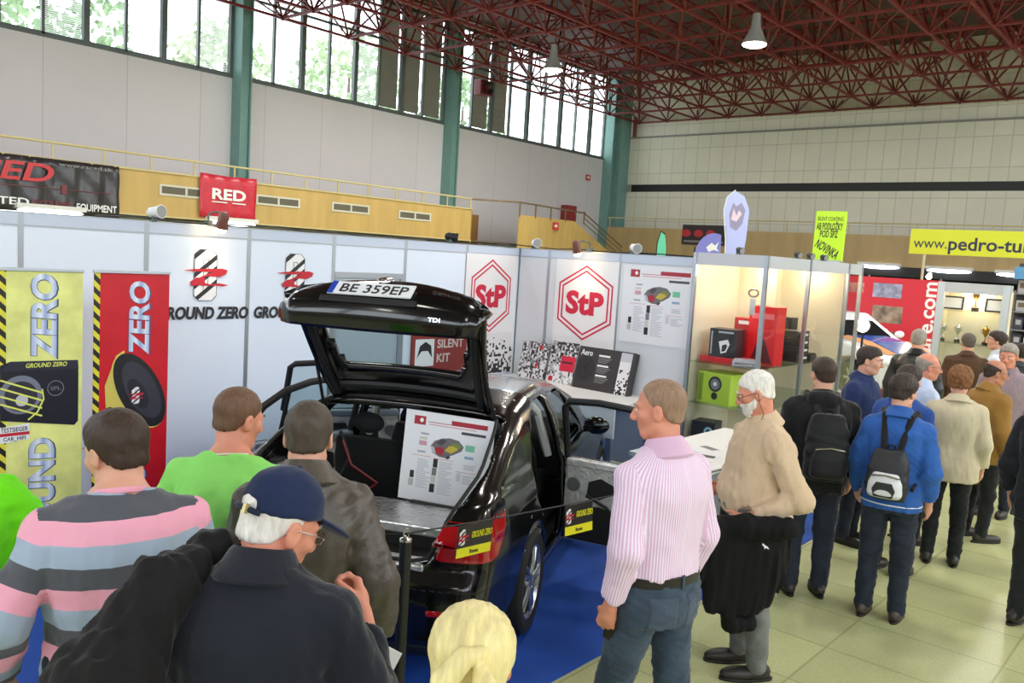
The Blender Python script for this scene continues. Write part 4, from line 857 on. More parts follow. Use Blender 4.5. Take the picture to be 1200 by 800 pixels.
# ------------------------------------------------------------------ the black liftback with raised boot lid and open doors
CAR_P = (-4.032, 3.705, .006); CAR_R = math.radians(26)
def make_car():
    PNT = P('car_black', (7, 7, 8), .16, spec=.45, coat=.35); TRIM = P('trim_black', (14, 14, 15), .55); RUB = P('rubber', (16, 16, 16), .7)
    FOIL = P('foil', (232, 232, 232), .2, .65, bump=1., bscale=26, var=.12, vscale=12); CARPET = P('car_carpet', (20, 20, 22), .9, bump=.3, bscale=200)
    TINT = glass('car_glass', (170, 196, 200), .55); RED = P('lamp_red', (170, 10, 22), .08, spec=.7, coat=.6); CLEAR = P('lamp_clear', (214, 214, 220), .08, spec=.7, coat=.5); CHR = P('chrome', (220, 222, 226), .12, 1.)
    car = empty('car', CAR_P, CAR_R, 'black liftback car with raised boot lid and open doors on the blue carpet', 'car')
    def I(a, xs, ys): return np.interp(a.ravel(), xs, ys).reshape(a.shape)
    def smax(a, b, k):
        h = np.clip(.5-.5*(a-b)/k, 0, 1); return a+(b-a)*h+k*h*(1-h)
    def lower(X, Y, Z, e=0.):
        W = I(Z, [.18, .26, .40, .60, .74, .90, 1.02], [.80, .85, .878, .888, .885, .868, .825])-e
        plan = I(Y, [-1.12, -.9, -.6, 2.6, 3.1, 3.5], [.80, .85, .885, .885, .84, .70])-.885
        side = np.abs(X)-(W+plan)
        rear = (I(Z, [.18, .26, .34, .56, .64, .72, .98, 1.06], [-.98, -1.06, -1.10, -1.12, -1.10, -1.045, -1.0, -.95])+.13*X*X+e)-Y
        front = Y-(3.46-.20*X*X-e); top = Z-(I(Y, [-1.05, -.6, 0, 1, 2, 2.4, 3.0, 3.45], [1.045, 1.04, 1.005, .968, .95, .93, .86, .74])-e); bot = (.20+e)-Z
        return smax(smax(smax(side, smax(rear, front, .02), .11), top, .05), bot, .06)
    def cabin(X, Y, Z, e=0.):
        W = I(Z, [.85, .95, 1.1, 1.25, 1.36, 1.44, 1.5], [.868, .85, .808, .752, .692, .625, .55])-e
        nar = I(Y, [-1.1, -.6, 0, 1.0, 2.0, 2.6], [-.05, -.02, 0, 0, -.02, -.06])
        roof = Z-(I(Y, [-1.1, -.95, -.7, -.4, -.1, .2, .6, 1.1, 1.5, 1.85, 2.2, 2.6], [.93, 1.02, 1.135, 1.255, 1.36, 1.425, 1.458, 1.46, 1.42, 1.30, 1.12, .90])-.055*X*X-e)
        return smax(smax(np.abs(X)-(W+nar), roof, .10), .9-Z, .02)
    def full(X, Y, Z, e=0.):
        a, b = lower(X, Y, Z, e), cabin(X, Y, Z, e); k = .05; h = np.clip(.5+.5*(a-b)/k, 0, 1); return a+(b-a)*h-k*h*(1-h)
    lo, hi = (-.95, -1.2, .1), (.95, 3.55, 1.52)
    v = Vol(lo, hi, .0135); v.put(full, lo, hi)
    v.put(lambda X, Y, Z: smax(smax(full(X, Y, Z, .055), .30-Z, .02), Y-2.55, .02), lo, hi, .01, 'sub')          # hollow inside
    wz = lambda Z: I(Z, [.70, .78, .90, 1.04, 1.16, 1.30, 1.40, 1.6], [.53, .55, .60, .655, .695, .655, .60, .52])
    v.put(lambda X, Y, Z: smax(smax(np.abs(X)-wz(Z), .735-Z, .06), Y-.05, .03), lo, hi, .012, 'sub')              # boot opening
    rd = lambda Y, Z: smax(smax(I(Z, [.30, .40, .55, .72, .90, 1.05, 1.2, 1.32, 1.42], [.42, .42, .37, .24, .06, .10, .24, .44, .80])-Y, Y-.94, .05), smax(.34-Z, Z-1.375, .03), .05)
    fd = lambda Y, Z: smax(smax(1.02-Y, Y-I(Z, [.3, .95, 1.0, 1.36], [1.97, 1.97, 1.92, 1.50]), .05), smax(.34-Z, Z-1.385, .03), .05)
    fw = lambda Y, Z: smax(smax(1.06-Y, Y-I(Z, [.95, 1.0, 1.36], [1.86, 1.84, 1.44]), .05), smax(.985-Z, Z-1.365, .03), .05)
    v.put(lambda X, Y, Z: smax(rd(Y, Z)+0*X, .56-np.abs(X)+0*Y, .01), lo, hi, .008, 'sub')
    v.put(lambda X, Y, Z: smax(fd(Y, Z)+0*X, .56+X+0*Y, .01), lo, hi, .008, 'sub')                                # left front doorway
    v.put(lambda X, Y, Z: smax(fw(Y, Z)+0*X, .50-X+0*Y, .01), lo, hi, .008, 'sub')                                # right front window
    v.put(lambda X, Y, Z: smax(smax(np.abs(X)-I(Z, [.95, 1.4], [.70, .52]), Y-2.55, .02), smax(1.42-Y, smax(.97-Z, Z-1.375, .02), .02), .03), lo, hi, .01, 'sub')   # windscreen
    for y in (0, 2.70):
        for sx in (-1, 1): v.cone((sx*.60, y, .335), (sx*1.1, y, .335), .372, .372, .012, 'sub')
    v.put(lambda X, Y, Z: smax(smax(np.abs(np.abs(X)-.0)-.26, np.abs(Z-.455)-.055, .02), -1.06-Y*-1*-1 if False else Y+1.075, .02), (-.4, -1.2, .35), (.4, -1.0, .6), .01, 'sub')
    v.build('body_shell', PNT, car, relax=2)
    def skin(name, mat, mask, box, off=.006, thick=.02, parent=None, h=.008):
        q = Vol(box[0], box[1], h); q.put(lambda X, Y, Z: smax(smax(full(X, Y, Z)-off, -(full(X, Y, Z)+thick), .002), mask(X, Y, Z), .006), box[0], box[1]); return q.build(name, mat, parent or car, relax=1)
    for sx in (-1, 1):
        bx = ((sx*.7-.26, -1.15, .6), (sx*.7+.26, -.4, 1.1))
        lampm = lambda X, Y, Z: smax(smax(I(Z, [.74, .77, .98, 1.0], [.60, .572, .618, .64])-sx*X, np.abs(Z-.87)-.112, .02), Y-I(Z, [.74, .84, .97], [-.80, -.70, -.62]), .02)
        o = skin('tail_lamp', RED, lampm, bx)
        skin('lamp_insert', CLEAR, lambda X, Y, Z: smax(smax(smax(sx*X-.66, .602-sx*X, .01), smax(np.abs(Z-.875)-.04, Y+.8, .01), .01), (sx*X-.602)*.5-(Z-.83), .004), bx, .0075, .012, o)
        skin('lamp_cap', PNT, lambda X, Y, Z: smax(np.abs(Z-.975)-.01, lampm(X, Y, Z), .01), bx, .009, .012, o)
        skin('fog_reflector', RED, lambda X, Y, Z: smax(np.abs(Z-.50)-.02, np.abs(sx*X-.66)-.10, .015), ((sx*.66-.2, -1.2, .40), (sx*.66+.2, -.9, .60)), .006, .01)
    skin('bumper_seam', TRIM, lambda X, Y, Z: smax(np.abs(Z-.62)-.006, Y+.4, .01), ((-.95, -1.2, .58), (.95, -.3, .66)), .0025, .01, None, .007)
    skin('lower_valance', TRIM, lambda X, Y, Z: smax(Z-.31, Y+.45, .02), ((-.95, -1.2, .15), (.95, -.35, .36)), .005, .012)
    skin('sill_trim', TRIM, lambda X, Y, Z: smax(Z-.28, np.abs(Y-1.35)-.92, .02), ((-.95, .35, .15), (.95, 2.35, .34)), .005, .012, None, .010)
    # opening seal
    for_seal = []
    pts = []
    zz = list(np.linspace(.80, 1.36, 14))
    wv = np.interp(zz, [.70, .78, .90, 1.04, 1.16, 1.30, 1.40, 1.6], [.53, .55, .60, .655, .695, .655, .60, .52])
    yo = np.interp(zz, [.74, .98, 1.02, 1.135, 1.255, 1.36, 1.425], [-1.02, -.99, -.95, -.7, -.4, -.1, .05])
    R_ = [(float(w)-.012, float(y)+.03, float(z)) for w, y, z in zip(wv, yo, zz)]
    L_ = [(-x, y, z) for x, y, z in R_[::-1]]
    b = MB(); b.tube([(0, -1.03, .742), (.45, -1.0, .745), (.53, -.985, .765)]+R_+[(.5, .04, 1.395), (0, .05, 1.415), (-.5, .04, 1.395)]+L_+[(-.53, -.985, .765), (-.45, -1.0, .745), (0, -1.03, .742)], .011, 8, False); b.build('opening_seal', RUB, car, True)
    # boot inside
    b = MB(); b.box((-.56, -.55, .70), (.56, -.1, .78)); b.build('boot_floor', FOIL, car, False, .01)
    b = MB(); b.box((-.52, -1.03, .70), (.52, -.90, .735)); b.box((-.5, -.9, .64), (.5, -.88, .73)); b.build('sill_lining', FOIL, car, False, .012)
    b = MB(); b.box((-.6, -.9, .56), (.6, -.55, .66)); b.box((-.6, -.57, .56), (.6, -.553, .73)); b.build('boot_well', TRIM, car)
    for sx in (-1, 1):
        q = Vol((sx*.68-.2, -.95, .55), (sx*.68+.2, .6, 1.15), .012); q.cone((sx*.62, 0, .40), (sx*.84, 0, .40), .40, .40, .02); q.put(lambda X, Y, Z: .60-Z+0*X+0*Y, (sx*.68-.25, -1, .3), (sx*.68+.25, .7, .62), .01, 'sub'); q.noise(.006, 3, (.05, .05, .05)); q.build('wheel_arch_lining', FOIL, car)
        b = MB(); b.box((sx*.72-.02, -.80, .78), (sx*.72+.02, -.35, 1.0)); b.build('side_lining', FOIL if sx < 0 else TRIM, car, False, .01)
    b = MB(); b.box((-.80, -.08, .28), (.80, 2.5, .34)); b.build('cabin_floor', CARPET, car)
    b = MB(); b.tube([(-.5, .02, 1.15), (-.42, .0, 1.0), (-.46, -.05, .86), (-.3, -.12, .80)], .012, 6); b.build('wiring', RUB, car, True)
    b = MB(); b.tube([(-.46, -.02, 1.1), (-.38, -.05, .95), (-.2, -.02, .84), (-.25, -.3, .79)], .008, 6); b.build('wiring', P('wire_red', (120, 20, 24), .4), car, True)
    for x in (-.36, .36):
        s_ = MB(); q = Vol((x-.3, 1.0, .3), (x+.3, 2.0, 1.45), .014)
        q.loft([(.42, x, 1.28, .22, .07), (.6, x, 1.24, .25, .09), (.85, x, 1.16, .245, .075), (1.02, x, 1.12, .19, .06)], 0, 0, 2.8); q.cone((x-.16, 1.35, .5), (x-.16, 1.75, .54), .09, .08, .05); q.cone((x+.16, 1.35, .5), (x+.16, 1.75, .54), .09, .08, .05); q.cone((x, 1.35, .5), (x, 1.75, .53), .09, .08, .05)
        so = q.build('seat', CARPET, car)
        q = Vol((x-.2, .95, 1.0), (x+.2, 1.25, 1.36), .012); q.ell((x, 1.10, 1.18), (.135, .06, .085), 0); q.build('headrest', CARPET, so)
        b = MB(); b.cyl((x-.06, 1.11, 1.0), (x-.06, 1.11, 1.14), .007, 6); b.cyl((x+.06, 1.11, 1.0), (x+.06, 1.11, 1.14), .007, 6); b.build('headrest_post', CHR, so)
    for x, w in ((-.42, .26), (.36, .3)):
        q = Vol((x-w-.1, .1, .3), (x+w+.1, .95, 1.35), .014); q.loft([(.40, x, .42, w, .09), (.6, x, .40, w, .10), (.9, x, .33, w, .085), (1.06, x, .29, w*.9, .06)], 0, 0, 3.2); q.loft([(.34, x, .62, w, .24), (.5, x, .62, w, .24)], .04, 0, 3); so = q.build('rear_seat', CARPET, car)
        q = Vol((x-.2, .15, 1.0), (x+.2, .45, 1.34), .012); q.ell((x, .29, 1.17), (.12, .055, .075), 0); q.build('headrest', CARPET, so)
    b = MB(); b.box((-.12, .9, .34), (.12, 2.1, .58)); b.build('centre_console', TRIM, car, False, .03)
    b = MB(); b.prism([(1.95, .5), (2.5, .5), (2.5, .98), (2.1, 1.0), (1.95, .85)], -.72, .72, Matrix(((0, 0, 1, 0), (1, 0, 0, 0), (0, 1, 0, 0), (0, 0, 0, 1)))); b.build('dashboard', TRIM, car, False, .03)
    b = MB(); b.tube([(-.36+.18*math.cos(a), 1.86-.07*math.sin(a), .84+.17*math.sin(a)) for a in np.linspace(0, 2*PI, 25)], .016, 8, False); b.bar((-.52, 1.86, .84), (-.20, 1.86, .84), .05, .03); b.build('steering_wheel', TRIM, car, True)
    PIL = P('pillar_trim', (176, 178, 176), .6)
    for sx in (-1, 1):
        b = MB(); b.tube([(sx*.585, .40, 1.40), (sx*.60, .70, 1.375), (sx*.635, .93, 1.25), (sx*.69, .99, 1.05), (sx*.73, 1.0, .92)], [.02, .03, .035, .035, .03], 8); b.build('pillar_trim', PIL, car, True)
    b = MB(); b.box((-.54, .10, 1.385), (.54, 1.5, 1.395)); b.build('headliner', PIL, car)
    # windows of the shell
    b = MB(); b.add([(-.70, 2.42, .99), (.70, 2.42, .99), (.53, 1.56, 1.385), (-.53, 1.56, 1.385)], [(0, 1, 2, 3)]); b.build('windscreen', TINT, car)
    b = MB(); b.add([(.83, 1.05, .98), (.83, 1.86, .98), (.675, 1.45, 1.355), (.675, 1.05, 1.365)], [(0, 1, 2, 3)]); b.build('front_window', TINT, car)
    b = MB(); b.sphere((.95, 1.86, 1.02), (.11, .07, .075), 14, 8); b.bar((.84, 1.86, .98), (.92, 1.86, 1.0), .05); b.build('wing_mirror', PNT, car, True)
    for sx in (-1, 1):
        b = MB(); b.sphere((sx*.66, 3.27, .68), (.16, .10, .08), 14, 8); b.build('headlamp', CLEAR, car, True)
    # wheels
    def wheel(x, y, sd):
        M = Matrix.Translation((x, y, .335)) @ Matrix.Rotation(sd*PI/2, 4, 'Y')
        b = MB(); b.lathe([(.235, -.105), (.30, -.112), (.325, -.095), (.335, -.06), (.335, .06), (.325, .095), (.30, .112), (.235, .105)], 40, M, cap=False); w = b.build('wheel', P('tyre', (20, 20, 20), .75, bump=.3, bscale=60), car, True)
        b = MB(); b.lathe([(.237, -.10), (.215, -.08), (.205, .0), (.21, .085), (.228, .104), (.238, .104)], 40, M, cap=False); r = b.build('rim', P('alloy', (188, 192, 200), .25, .9), w, True)
        AL = MATS['alloy']
        for k in range(5):
            b = MB(); a = 2*PI*k/5+.3
            for da in (-.14, .14):
                p0 = M @ Vector((.05*math.cos(a+da*.8), .05*math.sin(a+da*.8), .085)); p1 = M @ Vector((.215*math.cos(a+da), .215*math.sin(a+da), .09)); b.tube([p0, p0.lerp(p1, .5)+(M.to_3x3() @ Vector((0, 0, .006))), p1], [.018, .015, .013], 8)
            b.build('spoke', AL, r, True)
        b = MB(); b.lathe([(.075, .05), (.07, .085), (.05, .097), (0, .10)], 20, M); b.build('hub_cap', AL, r, True)
        b = MB(); b.lathe([(.15, .02), (.15, .035), (0, .036)], 28, M); b.build('brake_disc', P('disc_steel', (90, 90, 92), .4, .8), w, True)
    for y in (0, 2.70):
        wheel(.785, y, 1); wheel(-.785, y, -1)
    # raised boot lid
    rows = [(.05, 1.435, .545, .035), (-.12, 1.62, .565, .04), (-.28, 1.86, .585, .05), (-.37, 2.05, .61, .07), (-.41, 2.14, .63, .095), (-.44, 2.18, .64, .105), (-.50, 2.165, .642, .10), (-.58, 2.13, .64, .085), (-.64, 2.075, .635, .065), (-.668, 2.0, .628, .05), (-.66, 1.915, .61, .04)]
    rows = np.array(rows); t_ = np.arange(len(rows)); tt = np.linspace(0, len(rows)-1, 46); G = np.stack([np.interp(tt, t_, rows[:, i]) for i in range(4)], 1)
    for i in range(4):
        ker = np.ones(3)/3; G[1:-1, i] = np.convolve(G[:, i], ker, 'valid')
    NU = 40
    def lidpt(j, u, off=0.):
        y, z, w, c = G[j]; n = np.array((0, -(G[min(j+1, 45)][1]-G[max(j-1, 0)][1]), (G[min(j+1, 45)][0]-G[max(j-1, 0)][0]))); n = -n/np.linalg.norm(n)
        if n[2] < -.2 and False: n = -n
        d = c*(1-abs(u)**2.2)-c*.9+off; rnd_ = .045*max(0, abs(u)-.86)/.14
        return Vector((w*u, y+n[1]*(d-rnd_), z+n[2]*(d-rnd_)))
    hole = lambda j, u: 5 <= j < 15 and abs(u) < .78-.06*max(0, (8-j)/3)**2
    vs = [lidpt(j, -1+2*i/NU) for j in range(46) for i in range(NU+1)]; fs = []
    for j in range(45):
        for i in range(NU):
            if hole(j, -1+2*(i+.5)/NU): continue
            fs.append((j*(NU+1)+i, j*(NU+1)+i+1, (j+1)*(NU+1)+i+1, (j+1)*(NU+1)+i))
    b = MB(); b.add(vs, fs); lid = b.build('boot_lid', PNT, car, True, sharp=60); s = lid.modifiers.new('s', 'SOLIDIFY'); s.thickness = .038; s.offset = 0
    vs = [lidpt(j, u, 0) for j in range(4, 17) for u in np.linspace(-.80, .80, 17)]
    b = MB(); b.add(vs, [(j*17+i, j*17+i+1, (j+1)*17+i+1, (j+1)*17+i) for j in range(12) for i in range(16)]); b.build('rear_window', TINT, lid, True)
    # inner frame trim
    b = MB()
    for sx in (-1, 1):
        b = MB(); b.tube([lidpt(j, sx*.90, -.03) for j in range(1, 44, 3)], .028, 8); b.build('inner_trim', TRIM, lid, True)
    b = MB(); b.tube([lidpt(16, u, -.03) for u in np.linspace(-.9, .9, 13)], .03, 8); b.build('inner_trim', TRIM, lid, True)
    b = MB(); b.tube([lidpt(2, u, -.02) for u in np.linspace(-.85, .85, 11)], .03, 8); b.build('inner_trim', TRIM, lid, True)
    def onlid(j, u, off=.022):
        o = lidpt(j, u, off); r = (lidpt(j, u+.05)-lidpt(j, u-.05)).normalized(); up = (lidpt(j-1, u)-lidpt(j+1, u)).normalized(); return frame(o, r, up)
    b = MB(); M = onlid(32, -.06, .02); b.box((-.26, -.055, 0), (.26, .055, .008), M); pl = b.build('number_plate', P('plate_white', (226, 228, 230), .4), lid)
    b = MB(); b.box((-.26, -.055, .0082), (-.225, .055, .0095), M); b.build('euro_band', P('plate_blue', (30, 60, 170), .4), pl)
    text('BE 359EP', .072, DARKP, pl, M @ T(.02, 0, .0085), .42, .012)
    b = MB(); M2 = onlid(26, 0, .024); b.lathe([(.043, 0), (.046, .004), (.043, .01), (.034, .008)], 24, M2); b.build('badge_ring', CHR, lid, True); b = MB(); b.lathe([(.034, .007), (0, .008)], 24, M2); bd = b.build('badge_field', P('badge_dark', (20, 34, 26), .25), lid, True)
    b = MB(); b.prism([(-.02, -.012), (-.004, -.004), (.02, .004), (.008, .010), (-.012, .014), (-.006, .006), (-.018, .002)], .008, .0095, M2); b.build('badge_arrow', CHR, bd)
    text('OCTAVIA', .026, CHR, lid, onlid(29, .62, .021), .17, .012); text('TDI', .024, CHR, lid, onlid(40, .60, .021), .07, .01)
    b = MB(); b.box((-.3, -.02, 0), (.3, .02, .012), onlid(36, -.06, .012)); b.build('plate_lamp_bar', TRIM, lid, False, .004)
    for sx in (-1, 1):
        b = MB(); a, c = Vector((sx*.60, -.04, 1.33)), lidpt(14, sx*.86, -.05); m = a.lerp(c, .55); b.cyl(a, m, .011, 8); b.cyl(m, c, .005, 8); b.build('gas_strut', TRIM, car, True)
    # doors
    def door(hx, hy, ang, front, nm):
        sx = 1 if hx > 0 else -1; a = math.radians(ang); d = Vector((sx*math.sin(a), -math.cos(a), 0)); n = Vector((sx*math.cos(a), math.sin(a), 0))
        M = Matrix(((d.x, 0, n.x, hx), (d.y, 0, n.y, hy), (0, 1, 0, 0), (0, 0, 0, 1)))           # local: s, z, outward
        r = None
        if front: low = [(0, .34), (.98, .34), (1.0, .42), (1.03, .95), (.0, .97)]; fr = [(.10, .97), (.25, 1.10), (.42, 1.27), (.56, 1.355), (.72, 1.385), (.96, 1.37), (1.0, 1.34), (1.035, .95)]
        else: low = [(0, .34), (.52, .34), (.56, .40), (.60, .56), (.72, .73), (.90, .87), (.93, .955), (.0, .955)]; fr = [(.02, .95), (.015, 1.34), (.05, 1.385), (.28, 1.40), (.50, 1.385), (.70, 1.33), (.85, 1.23), (.95, 1.09), (.94, .96)]
        b = MB(); b.prism(low, -.03, .0, M); b.prism([(x*.985+.008, z*.985+.008) for x, z in low], -.0, .012, M); dr = b.build('door', PNT, car, False, .008)
        inn = [(x*.95+.02, z*.96+.02) for x, z in low]
        b = MB(); b.prism(inn, -.085, -.03, M); b.build('inner_panel', FOIL, dr, False, .02)
        tilt = lambda s_, z: M @ Vector((s_, z, -.04-max(0, z-.95)*.30))
        b = MB(); b.tube([tilt(*p) for p in fr], .026, 8); 
        if not front: b.tube([tilt(.67, .955), tilt(.665, 1.335)], .016, 8)
        b.build('window_frame', TRIM, dr, True)
        poly = [tilt(*p) for p in fr]; b = MB(); b.add(poly, [tuple(range(len(poly)))]); b.build('window_pane', TINT, dr)
        L = .93 if not front else 1.03
        b = MB(); b.box((.03, .90, -.10), (L-.03, .955, -.03), M); b.build('belt_rail', FOIL if sx > 0 else P('rail_silver', (150, 160, 176), .35, .6), dr, False, .01)
        # service holes, loudspeaker ring and arm rest on the bare inner side
        b = MB(); b.prism([(.20, .70), (.30, .68), (.40, .74), (.40, .80), (.30, .84), (.21, .80)], -.088, -.084, M); b.build('service_hole', TRIM, dr)
        b = MB(); b.prism([(.03, .36), (.50, .36), (.53, .44), (.50, .60), (.30, .63), (.03, .60)], -.094, -.083, M); b.build('lower_panel', TRIM, dr, False, .006)
        b = MB(); b.prism([(.46, .46), (.50, .44), (.58, .56), (.68, .74), (.66, .84), (.50, .84), (.46, .74)], -.096, -.084, M); b.build('service_hole', TRIM, dr, False, .004)
        b = MB(); b.lathe([(.10, .0), (.10, .014), (.082, .018), (.082, .004)], 28, M @ T(.16, .50, -.092) @ Matrix.Rotation(PI, 4, 'X'), cap=False); b.build('speaker_ring', RUB, dr, True)
        b = MB(); b.lathe([(.082, .006), (.03, -.01), (0, -.004)], 24, M @ T(.16, .50, -.092) @ Matrix.Rotation(PI, 4, 'X')); b.build('speaker_cone', TRIM, dr, True)
        b = MB(); b.lathe([(.052, .0), (.052, .012), (.04, .014), (.04, .006), (0, .006)], 24, M @ T(.10, .77, -.088) @ Matrix.Rotation(PI, 4, 'X')); b.build('window_motor', P('motor_grey', (120, 122, 124), .35, .6), dr, True)
        b = MB(); b.tube([M @ Vector((.2, .70, -.095)), M @ Vector((.36, .64, -.10)), M @ Vector((.44, .56, -.095))], .012, 6); b.build('cable_loom', TRIM, dr, True)
        b = MB(); b.box((L-.02, .55, -.07), (L+.012, .66, -.02), M) if front else b.box((.70, .80, -.07), (.74, .88, -.02), M); b.build('door_lock', METAL_S, dr)
        b = MB(); b.box((.62 if not front else .78, .82, .012), (.80 if not front else .96, .85, .04), M); b.build('door_handle', PNT, dr, False, .01)
        if front: b = MB(); b.sphere(M @ Vector((.12, 1.02, .12)), (.10, .08, .07), 14, 8); b.build('wing_mirror', PNT, dr, True)
        return dr
    door(.885, .96, 80, False, 'r'); door(-.885, .96, 27, False, 'l'); door(-.885, 1.99, 54, True, 'lf')
    # info sheet standing in the boot
    M = Matrix.Translation(CAR_P) @ Matrix.Rotation(CAR_R, 4, 'Z')
    t = empty('info_board', mw=M @ frame((.30, -.10, 1.075), (1, 0, -.035), (0.03, .06, 1)), label='white infographic board with a sectioned car standing in the open boot', cat='board'); infographic(t, .60, .58)
    b = MB(); b.box((-.3, -.29, -.012), (.3, .29, -.004)); b.build('backing', P('board_back', (60, 60, 62), .6), t)
    b = MB(); b.box((-.2, -.30, -.05), (.2, -.285, .03)); b.build('stand_foot', BLACK, t)
# ------------------------------------------------------------------ people
SKIN = P('skin', (214, 158, 132), .5, bump=.06, bscale=120, var=.06, vscale=14)
SKIN_RED = P('skin_ruddy', (214, 142, 116), .5, bump=.06, bscale=120, var=.08, vscale=14)
SKIN_TAN = P('skin_tan', (186, 126, 98), .5, bump=.06, bscale=120, var=.06, vscale=14)
EYE = P('eye_white', (225, 220, 212), .2)
IRIS = P('eye_iris', (60, 45, 38), .2)
def hairmat(n, c): return P(n, c, .55, spec=.35, bump=.5, bscale=90, var=.22, vscale=70, stretch=(1, 1, .25))
H_BROWN = hairmat('hair_brown', (58, 42, 33)); H_DARK = hairmat('hair_dark', (54, 42, 36)); H_BUZZ = hairmat('hair_buzz', (104, 76, 56))
H_GREY = hairmat('hair_grey', (150, 142, 134)); H_WHITE = hairmat('hair_white', (226, 221, 212)); H_STUB = hairmat('hair_stubble', (148, 118, 96))
H_CURL = hairmat('hair_copper', (128, 84, 50)); H_SALT = hairmat('hair_salt', (92, 82, 76)); H_BLOND = P('hair_blonde', (228, 212, 150), .5, spec=.4, bump=.45, bscale=75, var=.2, vscale=60, stretch=(1, .35, .12))
def cloth(n, c, rough=.85, bump=.25, bscale=60, var=.08, sheen=.15): return P(n, c, rough, spec=.25, bump=bump, bscale=bscale, var=var, vscale=9, sheen=sheen)
JEANS = cloth('denim', (62, 76, 92), var=.3, bump=.3); JEANS_D = cloth('denim_dark', (40, 46, 58), var=.25); JEANS_G = cloth('denim_grey', (112, 114, 112), var=.28)
JEANS_L = cloth('denim_light', (96, 120, 146), var=.2); TROU = cloth('trousers_dark', (34, 36, 38), var=.15)
SHOE = P('shoe_dark', (40, 35, 32), .45, bump=.1); SHOE_S = P('shoe_sport', (66, 58, 52), .5, bump=.1, var=.3, vscale=30); BELT = P('belt_leather', (26, 20, 18), .4)

def rot_head(yaw, pitch, roll=0.):
    return np.array(Euler((-math.radians(pitch), math.radians(roll), math.radians(yaw)), 'XYZ').to_matrix())
ZL_Y = [-.13, -.075, -.045, -.02, .012, .03, .05, .072, .10]
ZL_Z = [-.064, -.06, -.044, -.012, .004, .03, .05, .062, .07]

